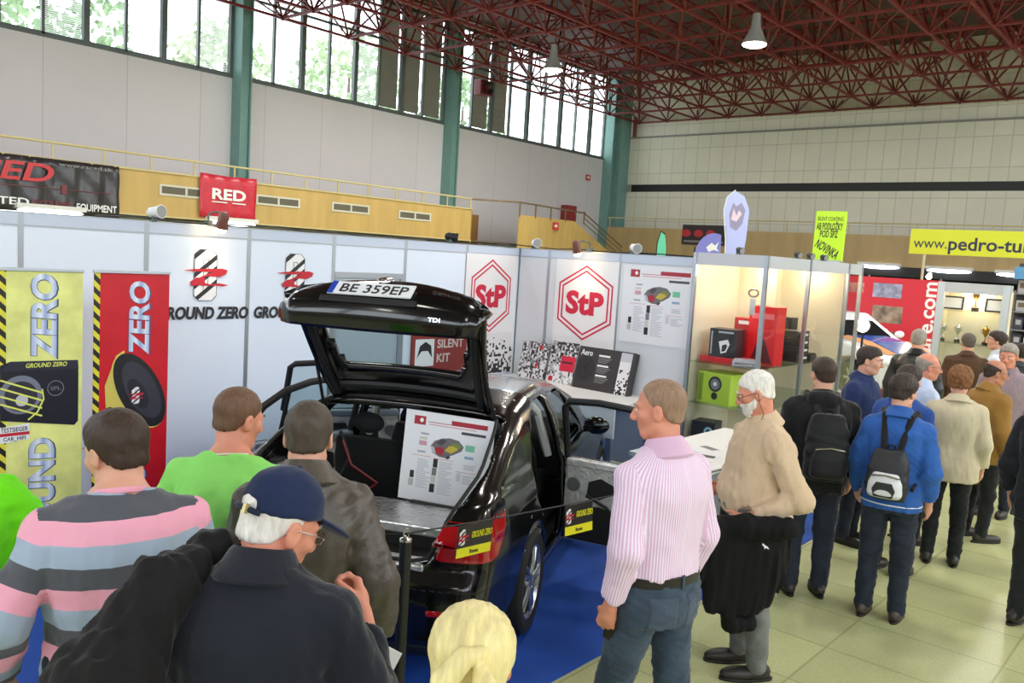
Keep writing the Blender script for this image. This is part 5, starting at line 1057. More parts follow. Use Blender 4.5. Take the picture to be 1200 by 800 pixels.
class Person:
    def __init__(s, label, hx, hy, hgt, rel, head=(0, 0), lean=0., bulk=1., belly=0., L=None, R=None, feet=((-.11, 0), (.11, .02)), h=.0075, skin=None, seed=1,
                 hair=('short', H_BROWN), neck=0., shift=(0, 0), hands=((.35, None), (.35, None)), fine_hand=None, head_scale=1., eyes=True):
        s.h = h; s.seed = seed; s.lean = lean; s.bulk = bulk; s.belly = belly; s.skin = skin or SKIN; s.hair_spec = hair; s.hs = head_scale
        p = onz(hx, hy, hgt); k = hgt/(1.775+neck); s.k = k
        view = math.atan2(-p.x, p.y); rz = view+math.radians(rel)
        s.top_cy = lean*.5
        s.Rh = rot_head(*head)
        s.hc = np.array((0, s.cy(1.5)+.03-neck*.55+.05*math.sin(math.radians(max(0, head[1]))), 1.645+neck))
        off = Matrix.Rotation(rz, 3, 'Z') @ Vector((0, float(s.hc[1])-.01, 0))*k
        s.loc = Vector((p.x-off.x+shift[0], p.y-off.y+shift[1], 0))
        s.root = empty('person', s.loc, rz, label, 'person'); s.root.scale = (k, k, k)
        s.M = Matrix.Translation(s.loc) @ Matrix.Rotation(rz, 4, 'Z') @ Matrix.Scale(k, 4)
        s.sh = {-1: np.array((-.170*bulk, s.cy(1.39)-.006, 1.385)), 1: np.array((.170*bulk, s.cy(1.39)-.006, 1.385))}
        dl = L or ((-.232*bulk, s.cy(1.15)-.03, 1.11), (-.238*bulk, s.cy(1.15)+.06, .87)); dr = R or ((.232*bulk, s.cy(1.15)-.03, 1.11), (.238*bulk, s.cy(1.15)+.06, .87))
        s.arm = {-1: [s.sh[-1]]+[np.array(q, float) for q in dl], 1: [s.sh[1]]+[np.array(q, float) for q in dr]}
        s.feet = {-1: feet[0], 1: feet[1]}; s.hands = {-1: hands[0], 1: hands[1]}
        s.fine_hand = fine_hand
        s.body(); s.hair()
        if eyes: s.eyes()
    def cy(s, z): return s.lean*max(0, z-.95)
    def tab(s, lo=.80, hi=1.5):
        b, f = s.bulk, s.belly
        base = [(.66, .17, .115, 0), (.82, .168, .118, -.008), (.90, .172, .122, -.012), (1.0, .160, .114, .0), (1.08, .154, .112, .004), (1.2, .164, .118, .0), (1.32, .180, .124, -.008), (1.38, .166, .108, -.014), (1.43, .125, .088, -.014), (1.465, .088, .072, -.012), (1.50, .062, .060, -.006)]
        zs = [r[0] for r in base]; out = []
        for z in sorted(set([lo, hi]+[q for q in zs if lo < q < hi])):
            rx, ry, c = [float(np.interp(z, zs, [r[i] for r in base])) for i in (1, 2, 3)]
            g = f*math.exp(-((z-1.05)/.14)**2); bb = b if z < 1.44 else 1+(b-1)*.4
            out.append((z, 0, s.cy(z)+c+g*.5, rx*bb+g*.25, ry*bb+g*.5))
        return out
    def legpts(s, sd):
        fx, fy = s.feet[sd]; hip = np.array((sd*.092*s.bulk, -.005, .86)); an = np.array((fx, fy-.02, .09)); kn = (hip+an)/2+np.array((sd*.004, .025, .01))
        return hip, kn, an
    def hand(s, v, w, d, n, sd, curl=.35, k=.008):
        d = d/np.linalg.norm(d); n = n-d*(n@d); n = n/np.linalg.norm(n); t = sd*np.cross(d, n)
        for i, (o, l, r) in enumerate(((.029, .072, .0088), (.0098, .081, .009), (-.0098, .075, .0086), (-.028, .058, .0076))):
            kn = w+d*(.088-.006*abs(i-1))+t*o
            v.cone(w+d*.008+t*o*.55, kn, .0145, .0112, .014)
            a = 0.; p = kn
            for q, (fl, ca) in enumerate(((.45, .75), (.32, 1.), (.23, .7))):
                a += curl*ca*(1+.12*i); e = p+(d*math.cos(a)+n*math.sin(a))*l*fl
                v.cone(p, e, r*(1-.1*q), r*(1-.1*(q+1)), k if q else .009); p = e
        v.ell(w+d*.045+n*.006, (.03, .03, .03), .02)
        r0 = w+d*.026+t*.022+n*.008; d1 = d*.62+t*.62+n*(.25+.4*curl); d1 /= np.linalg.norm(d1); r1 = r0+d1*.042
        d2 = d*.85+t*.2+n*(.2+.55*curl); d2 /= np.linalg.norm(d2); v.cone(r0, r1, .0145, .0108, .014); v.cone(r1, r1+d2*.034, .0104, .0085, .006)
    def body(s):
        h = s.h; fx, fy, fz = [], [], []
        hc = s.hc; fh = min(h, .0055)
        fx.append((-.1, .1, fh)); fy.append((hc[1]-.13, hc[1]+.15, fh)); fz.append((1.5, 1.8, fh))
        pts = np.array([p for sd in (-1, 1) for p in s.arm[sd]]+[(s.feet[-1][0], s.feet[-1][1], 0), (s.feet[1][0], s.feet[1][1], 0)])
        lo = np.minimum(pts.min(0)-.22, (-.3, -.25, -.02)); hi = np.maximum(pts.max(0)+.22, (.3, .3, 1.81)); lo[2] = -.02; hi[2] = 1.82
        if s.fine_hand:
            w = s.arm[s.fine_hand][2]
            for L, c in ((fx, w[0]), (fy, w[1]), (fz, w[2])): L.append((c-.16, c+.16, .0036))
        v = Vol(lo, hi, h, fx, fy, fz); s.v = v
        v.loft(s.tab(.8, 1.5), 0)
        for sd in (-1, 1):
            a = s.arm[sd]; r = .052*math.sqrt(s.bulk)
            v.cone((sd*.05, s.cy(1.45)-.018, 1.45), a[0], .045, r+.002, .04); v.chain(a, (r+.002, .041, .027), .015)
            hip, kn, an = s.legpts(sd); v.chain((hip, kn, an), (.088, .055, .038), .03)
            v.ell((an[0], an[1]+.07, .04), (.04, .115, .035), .02)
            curl, n = s.hands[sd]; d = a[2]-a[1]
            s.hand(v, a[2], d/np.linalg.norm(d), np.array(n if n else (-sd, .15, 0.)), sd, curl)
        s.headsdf(v)
        s.bodyobj = v.build('body', s.skin, s.root)
    def hp(s, c): return s.hc+s.Rh@(np.array(c, float)*s.hs)
    def headsdf(s, v, e=0.):
        q = s.hp; R = s.Rh; m = s.hs
        E = lambda c, r, k=.02, op='add': v.ell(q(c), np.array(r)*m, k, op, R)
        v.cone((0, s.cy(1.46)-.012, 1.44), q((0, -.022, -.05)), .062, .056, .03)
        E((0, -.016, .035), (.075, .096, .084), .02); E((0, .022, -.028), (.060, .074, .084), .03); E((0, .066, -.094), (.026, .02, .018), .03)
        for x in (-1, 1):
            E((x*.042, .058, -.018), (.022, .024, .022), .02)
            v.cone(q((x*.05, -.0, -.07)), q((x*.024, .06, -.095)), .014*m, .016*m, .025)
            v.cone(q((x*.014, .086, .026)), q((x*.046, .07, .024)), .009*m, .008*m, .014)
            E((x*.031, .098, .004), (.017, .016, .0125), .012, 'sub')
            E((x*.031, .078, .003), (.0145, .0145, .012), .004)
            E((x*.079, -.008, -.008), (.009, .021, .032), .008); E((x*.073, -.002, -.028), (.009, .013, .014), .008); E((x*.090, -.004, -.004), (.008, .011, .019), .006, 'sub')
            E((x*.013, .103, -.032), (.0095, .012, .009), .008)
        v.cone(q((0, .088, .02)), q((0, .113, -.022)), .0085*m, .0125*m, .014); E((0, .112, -.027), (.011, .012, .0095), .008)
        v.cone(q((-.019, .083, -.056)), q((.019, .083, -.056)), .0075*m, .0075*m, .01); v.cone(q((-.016, .083, -.068)), q((.016, .083, -.068)), .0085*m, .0085*m, .009)
        v.cone(q((-.02, .096, -.062)), q((.02, .096, -.062)), .0035, .0035, .004, 'sub')
    def eyes(s):
        for x in (-1, 1):
            b = MB(); b.sphere(s.hp((x*.031, .0815, .003)), .0118, 12, 8); o = b.build('eye', EYE, s.root, True)
            b = MB(); b.sphere(s.hp((x*.031, .0895, .003)), .0058, 10, 6); b.build('iris', IRIS, o, True)
            b = MB(); b.tube([s.hp((x*.014, .097, .027)), s.hp((x*.031, .096, .0325)), s.hp((x*.05, .078, .027))], [.003, .0035, .002], 6)
            b.build('eyebrow', s.hair_spec[1] if s.hair_spec else H_BROWN, s.root, True)
    def hair(s):
        if not s.hair_spec or s.hair_spec[0] == 'none': return
        st, m = s.hair_spec[0], s.hair_spec[1]
        th = {'buzz': .005, 'short': .010, 'thick': .017, 'curly': .027, 'fringe': .008, 'recede': .008, 'crop': .0035, 'bob': .02}[st]
        hh = max(.0045, s.h*.6); v = Vol(s.hc-.17, s.hc+.17, hh); s.hv = v; q = s.hp; R = s.Rh
        v.ell(q((0, -.018, .037)), np.array((.075, .096, .084))+th, .0, 'add', R)
        if st in ('thick', 'short'): v.ell(q((0, .03, .075)), (.055, .05, .035+th), .03, 'add', R)
        v.ell(q((0, -.042, -.03)), np.array((.060, .054, .05))+th*.8, .02, 'add', R)
        if st == 'curly': v.ell(q((0, .0, .06)), (.085, .09, .08), .03, 'add', R)
        dz = {'recede': .03, 'fringe': .0}.get(st, 0.)
        hc = s.hc
        def g(X, Y, Z):
            x, y, z = X-hc[0], Y-hc[1], Z-hc[2]
            lx = R[0][0]*x+R[1][0]*y+R[2][0]*z; ly = R[0][1]*x+R[1][1]*y+R[2][1]*z; lz = R[0][2]*x+R[1][2]*y+R[2][2]*z
            zl = np.interp(ly.ravel(), ZL_Y, ZL_Z).reshape(ly.shape)
            if st in ('recede', 'crop'): zl = np.where(ly > .0, zl+ly*.55, zl)
            d = zl-lz+.004*np.sin(lx*260)*np.sin(ly*190)
            if st == 'fringe': d = np.maximum(d, lz-.045-np.maximum(0, -ly)*.28)
            if st == 'fringe': d = np.maximum(d, ly-.015)
            return -d*.75
        v.put(g, hc-.17, hc+.17, .006, 'sub')
        v.noise({'curly': .006, 'thick': .003, 'bob': .002}.get(st, .0012), s.seed, (.02, .02, .03) if st == 'curly' else (.018, .018, .05), 9, .02)
        s.hairobj = v.build('hair', m, s.root)
    # ---- clothes
    def top(s, mat, e=.014, hem=.86, sleeve=1., collar=None, name='shirt', folds=.004, flare=0., attrs=None, cuff=.0, hood=False, neck=.064, thick=0., mats=None, matfn=None):
        pts = np.array([p for sd in (-1, 1) for p in s.arm[sd]]); pad = .14
        lo = np.minimum(pts.min(0)-pad, (-.33, -.3, hem-.05)); hi = np.maximum(pts.max(0)+pad, (.33, .32, 1.62))
        lo[2] = min(hem-.05, pts[:, 2].min()-.1); hi[2] = max(1.62, pts[:, 2].max()+.1)
        v = Vol(lo, hi, s.h); s.cv = v
        t = s.tab(hem, 1.5); t = [(z, cx, cy, rx+flare*max(0, 1.1-z), ry+flare*max(0, 1.1-z)) for z, cx, cy, rx, ry in t]
        v.loft(t, 0, e+thick)
        for sd in (-1, 1):
            a = s.arm[sd]; r = .050*math.sqrt(s.bulk)+e*.8
            v.cone((sd*.045, s.cy(1.45)-.018, 1.447), a[0], .046+thick*.6+e*.5, r, .045)
            if sleeve >= 1:
                w = a[2]-(a[2]-a[1])/np.linalg.norm(a[2]-a[1])*.02
                v.chain((a[0], a[1], w), (r, .047+e, .036+e*.6+cuff), .02)
                dd = (w-a[1])/np.linalg.norm(w-a[1]); v.cone(w+dd*.022, w+dd*.12, .034+e*.6+cuff+.02, .06+e, .004, 'sub') if True else None
            else: v.chain((a[0], a[0]+(a[1]-a[0])*.75), (r+.004, .058+e), .02)
        if collar:
            v.cone((0, s.cy(1.46)-.014, 1.455), (0, s.cy(1.5)-.008, 1.478+collar*.7), neck+.024, neck+.014, .010)
        collar_h = (collar or .0)*.9+.012
        if hood: v.ell((0, s.cy(1.45)-.085, 1.475), (.135, .075, .075), .03); v.ell((0, s.cy(1.45)-.10, 1.42), (.11, .06, .09), .03)
        v.noise(folds, s.seed*3+1, (.10, .10, .16), 8, .03); v.noise(folds*.45, s.seed*3+2, (.035, .035, .06), 8, .03)
        v.cone((0, s.cy(1.5)-.012, 1.47), (0, s.cy(1.6)+.02, 1.62), neck, neck+.010, .006, 'sub'); v.put(lambda X, Y, Z: 1.475+collar_h-.35*(Y-s.cy(1.48))-Z+X*0, (-.16, -.2, 1.47), (.16, .25, 1.75), .008, 'sub')
        o = v.build(name, mats or mat, s.root, attrs, matfn)
        if collar:
            b = MB(); n = neck; c = collar
            e_ = max(0, e-.02)*.6; b.lathe([(n+.004, -.02), (n+.0, .03+c*.45), (n+.005, .038+c*.5), (n+.014, .030+c*.4), (n+.046+e_, -.024), (n+.040+e_, -.032), (n+.014, .010)], 36, Matrix.Translation((0, s.cy(1.48)-.013, 1.486)) @ Matrix.Rotation(math.radians(-17), 4, 'X') @ Matrix.Diagonal((1.04, 1.0, 1, 1)), True)
            b.build('collar', (mats or [mat])[0], s.root, True)
        return o
    def legs(s, mat, e=.012, name='trousers', loose=1.):
        v = Vol((-.36, -.4, 0), (.36, .45, 1.06), max(s.h, .008))
        v.loft(s.tab(.80, 1.02), 0, e)
        for sd in (-1, 1):
            hip, kn, an = s.legpts(sd); v.chain((hip, kn, an+np.array((0, 0, .0))), (.096*s.bulk, .068*loose, .058*loose), .03)
        v.noise(.004, s.seed+50, (.12, .12, .12), 8, .03); v.noise(.0025, s.seed+51, (.06, .06, .03), 8, .03)
        def f(X, Y, Z): return Z-.045+X*0+Y*0
        v.put(f, (-.4, -.4, -.05), (.4, .4, .05), 0, 'sub')
        s.legd = (v.d.copy(), v); s.pants = v.build(name, mat, s.root); return s.pants
    def shoes(s, mat=None):
        for sd in (-1, 1):
            hip, kn, an = s.legpts(sd); x, y = an[0], an[1]
            v = Vol((x-.08, y-.14, -.02), (x+.08, y+.24, .16), .008)
            v.ell((x, y-.03, .05), (.042, .055, .05), 0); v.ell((x, y+.09, .035), (.049, .125, .042), .03); v.cone((x, y, .07), (x, y-.005, .11), .045, .046, .02)
            v.put(lambda X, Y, Z: np.abs(Z)*0+Z+X*0+Y*0, (x-.1, y-.2, -.05), (x+.1, y+.3, .0), 0, 'sub')
            o = v.build('shoe', mat or SHOE, s.root)
            b = MB(); out = [(x+.053*math.cos(t)*(1 if math.sin(t) > 0 else .85), y+.058+.160*math.sin(t)) for t in np.linspace(0, 2*PI, 20, endpoint=False)]
            b.prism(out, .0, .018); b.build('sole', BELT, o, False, .003)
    def belt(s, mat=BELT, z=.985):
        t = s.tab(z-.02, z+.02); _, _, cy, rx, ry = t[len(t)//2]
        e = .019; out = []; inn = []
        for a in np.linspace(0, 2*PI, 40, endpoint=False):
            c, n = math.cos(a), math.sin(a); rr = (abs(c)**2.3+abs(n)**2.3)**(-1/2.3)
            out.append((c*rr*(rx+e+.004), cy+n*rr*(ry+e+.004))); inn.append((c*rr*(rx+e-.006), cy+n*rr*(ry+e-.006)))
        b = MB(); b.ring(out, inn, z-.019, z+.019); o = b.build('belt', mat, s.root, True)
        return o
    def glasses(s, mat, cord=False):
        q = s.hp; b = MB()
        for x in (-1, 1):
            ring = [q((x*.032+.021*math.cos(t), .104-.004*abs(math.cos(t)), .002+.015*math.sin(t))) for t in np.linspace(0, 2*PI, 17)]
            b.tube(ring, .0016, 6, False); b.tube([q((x*.053, .1, .006)), q((x*.078, .06, .008)), q((x*.083, -.005, .006)), q((x*.08, -.025, -.01))], .0018, 6)
        b.tube([q((-.011, .106, .004)), q((0, .110, .006)), q((.011, .106, .004))], .0016, 6)
        o = b.build('glasses', mat, s.root, True)
        if cord:
            b = MB()
            for x in (-1, 1): b.tube([q((x*.082, -.01, .004)), q((x*.088, .0, -.05)), q((x*.075, .0, -.12)), s.hc+np.array((x*.06, -.01, -.19)), s.hc+np.array((x*.02, -.075, -.17))], .0018, 6)
            b.build('glasses_cord', BELT, o, True)
        return o
    def armcoord(s, co):
        """woven-pattern coordinate: height on the trunk, length along the sleeve on the arms"""
        z = co[:, 2].copy(); best = np.full(len(co), 9.); val = z.copy()
        for sd in (-1, 1):
            a = s.arm[sd]; L = 0.
            for i in range(2):
                ba = a[i+1]-a[i]; n = float(np.linalg.norm(ba)); t = np.clip(((co-a[i])@ba)/(n*n), 0, 1); d = np.linalg.norm(co-(a[i]+t[:, None]*ba), axis=1)
                m = (d < best) & (np.abs(co[:, 0]) > .2*s.bulk) & (d < .1); val[m] = 1.41-(L+t[m]*n); best[m] = d[m]; L += n
        return val
    def around(s, co):
        x, y = co[:, 0], co[:, 1]; ang = np.arctan2(x, y-s.cy(1.2))*.175; best = np.full(len(co), 9.)
        for sd in (-1, 1):
            a = s.arm[sd]
            for i in range(2):
                ba = a[i+1]-a[i]; n = float(np.linalg.norm(ba)); w = ba/n; t = np.clip(((co-a[i])@w)/n, 0, 1); r = co-(a[i]+(t*n)[:, None]*w); d = np.linalg.norm(r, axis=1)
                u = np.cross(w, (0, 1, 0)); u /= np.linalg.norm(u); q = np.cross(w, u)
                m = (d < best) & (np.abs(x) > .19*s.bulk) & (d < .1); ang[m] = (np.arctan2(r@u, r@q)*.055)[m]; best[m] = d[m]
        return ang
    def held(s, v, name, mat, label, cat, **kw):
        """a thing the person carries: its own top-level object in the person's frame"""
        o = v.build(name, mat, None, **kw); o.matrix_world = s.M; return tag(o, label, cat)
def thing_at(p, name, label, cat):
    o = empty(name, label=label, cat=cat, mw=p.M); return o

def backpack(p, label, m1, m2=None, strap=None, size=1., front=True, zs=1.):
    Zs = lambda z: .93+(z-.93)*zs
    r = thing_at(p, 'backpack', label, 'backpack'); y = p.cy(1.25)-.16*p.bulk**.5-.02
    v = Vol((-.22, y-.26, .88), (.22, y+.08, 1.5), .0085)
    v.loft([(Zs(a), b_, c, d, e) for a, b_, c, d, e in ((.93, 0, y-.06, .13*size, .07), (.99, 0, y-.075, .15*size, .095), (1.15, 0, y-.075, .15*size, .095), (1.30, 0, y-.06, .14*size, .075), (1.40, 0, y-.045, .10*size, .045))], 0, 0, 2.8); v.noise(.003, 5, (.07, .07, .07))
    v.build('pack_body', m1, r)
    if front:
        v = Vol((-.2, y-.3, .9), (.2, y, 1.3), .0085); v.loft([(Zs(a), b_, c, d, e) for a, b_, c, d, e in ((.96, 0, y-.14, .11*size, .05), (1.0, 0, y-.155, .125*size, .065), (1.10, 0, y-.15, .12*size, .06), (1.20, 0, y-.13, .09*size, .04))], 0, 0, 2.8)
        f = v.build('front_pocket', m2 or m1, r)
        b = MB(); b.tube([(-.10*size, y-.175, Zs(1.165)), (0, y-.195, Zs(1.185)), (.10*size, y-.175, Zs(1.165))], .006, 6); b.build('zip', METAL_S, f, True)
    for sd in (-1, 1):
        b = MB(); b.tube([(sd*.05, y-.03, Zs(1.40)-.02), (sd*.085, p.cy(1.45)-.07, 1.485), (sd*.105, p.cy(1.45)+.01, 1.505), (sd*.115, p.cy(1.4)+.10, 1.42), (sd*.13, p.cy(1.2)+.145, 1.25), (sd*.17, p.cy(1.1)+.06, 1.08), (sd*.15, y, 1.0)], [.022, .026, .026, .024, .022, .014, .012], 8)
        b.build('strap', strap or m1, r, True)
    b = MB(); b.tube([(-.03, y-.04, Zs(1.395)), (-.02, y-.05, Zs(1.395)+.035), (.02, y-.05, Zs(1.395)+.035), (.03, y-.04, Zs(1.395))], .007, 6); b.build('grab_loop', strap or m1, r, True)
    return r

def make_people():
    # --- man with the pink, grey and charcoal striped sweater
    p = Person('man in pink grey and charcoal striped sweater standing at the left front', 137, 480, 1.83, 8, neck=-.055, head=(28, 18), lean=.04, bulk=1.08, belly=.03, seed=2, hair=('short', H_BROWN), L=((-.30, -.03, 1.15), (-.29, .12, .92)), R=((.28, 0, 1.14), (.2, .2, 1.0)))
    m = attr_ramp('sweater_knit', [(0, (78, 80, 88)), (.34, (236, 164, 186)), (.67, (156, 172, 192))])
    p.top(None, e=.02, hem=.84, collar=.0, name='sweater', folds=.005, mats=[m], attrs={'s': lambda co: (1.50-p.armcoord(co))/.185})
    b = MB(); b.lathe([(.066, 0), (.078, .002), (.080, .010), (.072, .018), (.064, .012)], 28, Matrix.Translation((0, p.cy(1.5)-.012, 1.482)) @ Matrix.Rotation(math.radians(-16), 4, 'X'), True); b.build('neckband', cloth('knit_pink', (236, 164, 186)), p.root, True)
    p.legs(JEANS_D); p.shoes()
    # --- lime T-shirt
    p = Person('man in plain lime green T-shirt with a white neck cord', 280, 453, 1.80, -22, neck=-.03, head=(-32, 16), lean=.06, bulk=1.10, seed=3, hair=('buzz', H_BUZZ), skin=SKIN_RED, L=((-.30, -.02, 1.14), (-.27, .12, .9)))
    p.top(cloth('jersey_lime', (146, 226, 112), var=.04), e=.018, hem=.86, sleeve=.5, name='t_shirt', folds=.005, neck=.074)
    b = MB(); b.tube([(.078*math.cos(t), p.cy(1.5)-.014+.07*math.sin(t), 1.485-.02*math.sin(t)+.008*math.cos(t)) for t in np.linspace(0, 2*PI, 33)], .0032, 6, False); b.build('neck_cord', P('cord_white', (236, 236, 230), .6), p.root, True)
    p.legs(JEANS); p.shoes()
    # --- man in navy cap
    p = Person('older man in navy baseball cap and black polo shirt in the near front', 328, 559, 1.77, -22, neck=-.085, head=(-36, 26), lean=.12, bulk=1.12, belly=.05, head_scale=1.07, seed=4, hair=('fringe', H_WHITE), skin=SKIN_RED, h=.0075,
               R=((.33, .06, 1.10), (.20, .27, 1.30)), L=((-.28, .10, 1.14), (-.13, .22, 1.36)), hands=((.9, (0.3, .3, -1)), (1.0, (-.9, -.35, 0.))), fine_hand=1)
    p.top(cloth('pique_black', (30, 33, 42), sheen=.3), e=.018, hem=.86, collar=.03, name='polo_shirt', folds=.005)
    p.legs(TROU); p.shoes(); p.glasses(METAL_S)
    q = p.hp; R = p.Rh
    v = Vol(p.hc-.2, p.hc+.2, .0055)
    v.ell(q((0, -.014, .050)), (.092, .113, .100), 0, 'add', R)
    hc = p.hc
    def loc3(X, Y, Z):
        x, y, z = X-hc[0], Y-hc[1], Z-hc[2]
        return (R[0][0]*x+R[1][0]*y+R[2][0]*z, R[0][1]*x+R[1][1]*y+R[2][1]*z, R[0][2]*x+R[1][2]*y+R[2][2]*z)
    def cut(X, Y, Z):
        lx, ly, lz = loc3(X, Y, Z)
        return np.maximum(-(.035-.06*np.clip(-ly, 0, .1)+.10*np.clip(ly, 0, .06)-lz), -9)*-1*-1
    v.put(lambda X, Y, Z: -(( .034-.22*np.clip(-loc3(X, Y, Z)[1]-.01, 0, .2)+.15*np.clip(loc3(X, Y, Z)[1], 0, .1))-loc3(X, Y, Z)[2]), hc-.2, hc+.2, .004, 'sub')
    v.ell(q((0, -.115, .022)), (.034, .04, .026), .006, 'sub', R)
    v.noise(.0012, 9, (.03, .03, .03))
    CAP = cloth('cap_cotton', (30, 42, 74), bump=.15, bscale=150)
    cap = v.build('cap', CAP, p.root)
    v = Vol(hc-.25, hc+.25, .0055); v.ell(q((0, .12, .038)), (.082, .09, .011), 0, 'add', np.array(Matrix(R.tolist()) @ Matrix.Rotation(math.radians(-10), 3, 'X'))); v.ell(q((0, .0, .05)), (.082, .104, .05), .004, 'sub', R)
    v.build('peak', CAP, cap)
    b = MB(); b.tube([q((.046*math.cos(t), -.098-.024*math.sin(t)*.9, .014)) for t in np.linspace(0, PI, 9)], .008, 8); b.build('back_strap', cloth('strap_navy', (34, 40, 60)), cap, True)
    b = MB(); b.tube([q((.02, -.121, .003)), q((.02, -.124, .025))], .009, 6); b.build('strap_buckle', P('buckle_brass', (196, 182, 130), .35, .8), cap, True)
    b = MB(); b.sphere(q((0, -.014, .142)), .008); b.build('crown_button', CAP, cap, True)
    v = Vol((-.5, -.55, .7), (.1, .35, 1.62), .0095)
    v.chain(((-.13, p.cy(1.45)+.14, 1.36), (-.15, p.cy(1.45)+.03, 1.505), (-.19, p.cy(1.45)-.12, 1.46), (-.23, -.19, 1.28), (-.25, -.22, 1.05), (-.25, -.21, .86)), (.04, .045, .07, .095, .11, .09), .04)
    v.chain(((-.22, p.cy(1.45)-.1, 1.48), (-.33, -.19, 1.28), (-.36, -.21, 1.14)), (.05, .06, .025), .04); v.chain(((-.30, -.24, 1.18), (-.30, -.27, .98)), (.08, .03), .03)
    v.noise(.008, 21, (.05, .05, .45), 9); v.noise(.0035, 22, (.02, .022, .22))
    p.held(v, 'jacket', cloth('jacket_black', (24, 22, 23), sheen=.1), 'black jacket slung over the left shoulder of the man in the navy cap', 'jacket')
    # --- brown leather jacket
    p = Person('man in dark brown leather jacket and jeans watching the open car boot', 363, 470, 1.82, -4, neck=-.04, head=(-2, 14), lean=.04, bulk=.98, seed=5, hair=('short', hairmat('hair_ash', (72, 62, 52))), R=((.27, -.05, 1.13), (.27, .03, .87)))
    LEA = P('leather_brown', (74, 66, 58), .42, spec=.5, bump=.25, bscale=70, var=.12, vscale=8)
    p.top(LEA, e=.028, hem=.90, collar=.03, name='leather_jacket', folds=.007)
    p.legs(JEANS_L); p.shoes()
    w = Vector(p.arm[1][2]); a = p.M @ (w+Vector((.0, .02, -.07)))
    M = frame(a, (CR*.86-CU*.45), CU+CR*.4)
    r = empty('leaflet', mw=M, label='white leaflet with red print held by the man in the leather jacket', cat='leaflet')
    b = MB(); b.box((-.085, -.07, -.002), (.085, .06, .002)); b.box((-.085, -.065, .002), (.084, .058, .0032)); b.build('folded_sheet', P('paper_white', (232, 232, 236), .5), r)
    flat('red_emblem', [(-.02, .0), (.0, .03), (.03, .035), (.05, .015), (.04, -.01), (.01, -.015)], P('print_red', (186, 26, 44), .5), r, .0034)
    flat('bottom_band', rect(-.084, -.064, .084, -.035), P('print_dark', (40, 38, 42), .5), r, .0034)
    text('GROUND ZERO', .013, P('print_white', (240, 240, 240), .5), r, T(0, -.05, .005), .12, .02)
    # --- blonde woman
    p = Person('blonde woman with a twisted ponytail at the bottom edge', 557, 704, 1.70, -4, head=(0, 10), bulk=.95, seed=6, hair=('bob', H_BLOND), skin=SKIN_RED, h=.0075)
    p.top(cloth('jacket_olive', (104, 100, 72)), e=.024, hem=.84, collar=.02, name='jacket', folds=.005); p.legs(JEANS); p.shoes()
    q = p.hp; R = p.Rh; v = Vol(p.hc-.26, p.hc+.2, .005)
    v.ell(q((0, -.022, .03)), (.094, .11, .094), 0, 'add', R); v.ell(q((0, -.065, -.035)), (.072, .058, .06), .03, 'add', R)
    v.chain([q(c) for c in ((.03, -.130, .05), (-.005, -.165, .045), (-.042, -.172, .0), (-.03, -.160, -.055), (-.005, -.150, -.075))], (.012, .022, .026, .022, .014), .003)
    v.chain([q(c) for c in ((.02, -.140, .03), (.042, -.172, -.01), (.055, -.175, -.08), (.04, -.155, -.15), (.015, -.13, -.22))], (.014, .028, .034, .03, .012), .004)
    v.ell(q((.0, .09, -.03)), (.07, .06, .10), .02, 'sub', R)
    hh = p.hc
    I = np.nonzero(np.abs(v.d) < .03); x = v.x[I[0]]-hh[0]; y = v.y[I[1]]-hh[1]; z = v.z[I[2]]-hh[2]
    ang = np.arctan2(x, np.abs(z+.04)+.02); v.d[I] += (.0009*np.sin(ang*26)+.0009*np.sin(ang*61+y*30)).astype(np.float32)
    COL.objects.unlink(p.hairobj); bpy.data.objects.remove(p.hairobj)
    hr = v.build('hair', H_BLOND, p.root)
    # --- pink striped shirt
    p = Person('tall man in pink striped dress shirt holding a phone behind the rope', 778, 443, 1.91, 48, head=(32, 10), lean=.03, bulk=1.06, belly=.025, seed=7, hair=('crop', H_STUB), skin=SKIN_RED, feet=((-.12, .16), (.13, -.08)), h=.0075,
               L=((-.245, -.05, 1.12), (-.235, .02, .87)), hands=((.75, (.75, .3, .0)), (.35, None)), fine_hand=-1)
    m = attr_ramp('shirt_stripe', [(0, (218, 178, 206)), (.55, (236, 222, 240))], .7)
    p.top(None, e=.02, hem=.99, collar=.03, name='dress_shirt', folds=.0035, mats=[m], attrs={'s': lambda co: p.around(co)*84})
    p.legs(JEANS, loose=1.05); p.shoes(); p.belt()
    for sx in (-1, 1):
        d0, v0 = p.legd; v0.d = d0.copy(); X, Y, Z = v0.x[:, None, None], v0.y[None, :, None], v0.z[None, None, :]
        mk = np.maximum(np.maximum(np.abs(X-sx*.088)-.062, np.abs(Z-.862)-.068-.25*(.062-np.abs(X-sx*.088))*(Z < .86)), Y+.02); v0.d = np.maximum(np.maximum(d0-.0045, -(d0+.012)), mk).astype(np.float32)
        v0.build('back_pocket', cloth('denim_pocket', (70, 82, 98), var=.2), p.pants)
    for a in (-2.2, -1.57, -.95, -2.9):
        b = MB(); cx, cy_ = .19*math.cos(a), .142*math.sin(a); b.bar((cx, cy_-.002, .955), (cx, cy_-.002, 1.012), .013, .006, (math.cos(a), math.sin(a), 0)); b.build('belt_loop', JEANS, p.pants)
    w = p.arm[-1][2]; d = w-p.arm[-1][1]; d = d/np.linalg.norm(d)
    c = p.M @ Vector(w+d*.115+np.array((.036, -.004, 0)))
    dw = (p.M.to_3x3() @ Vector(d)).normalized(); nw = (p.M.to_3x3() @ Vector((.75, .3, 0))).normalized()
    M = frame(c, dw.cross(nw), -dw)
    r = empty('mobile_phone', mw=M, label='black mobile phone in the hand of the man in the pink shirt', cat='phone')
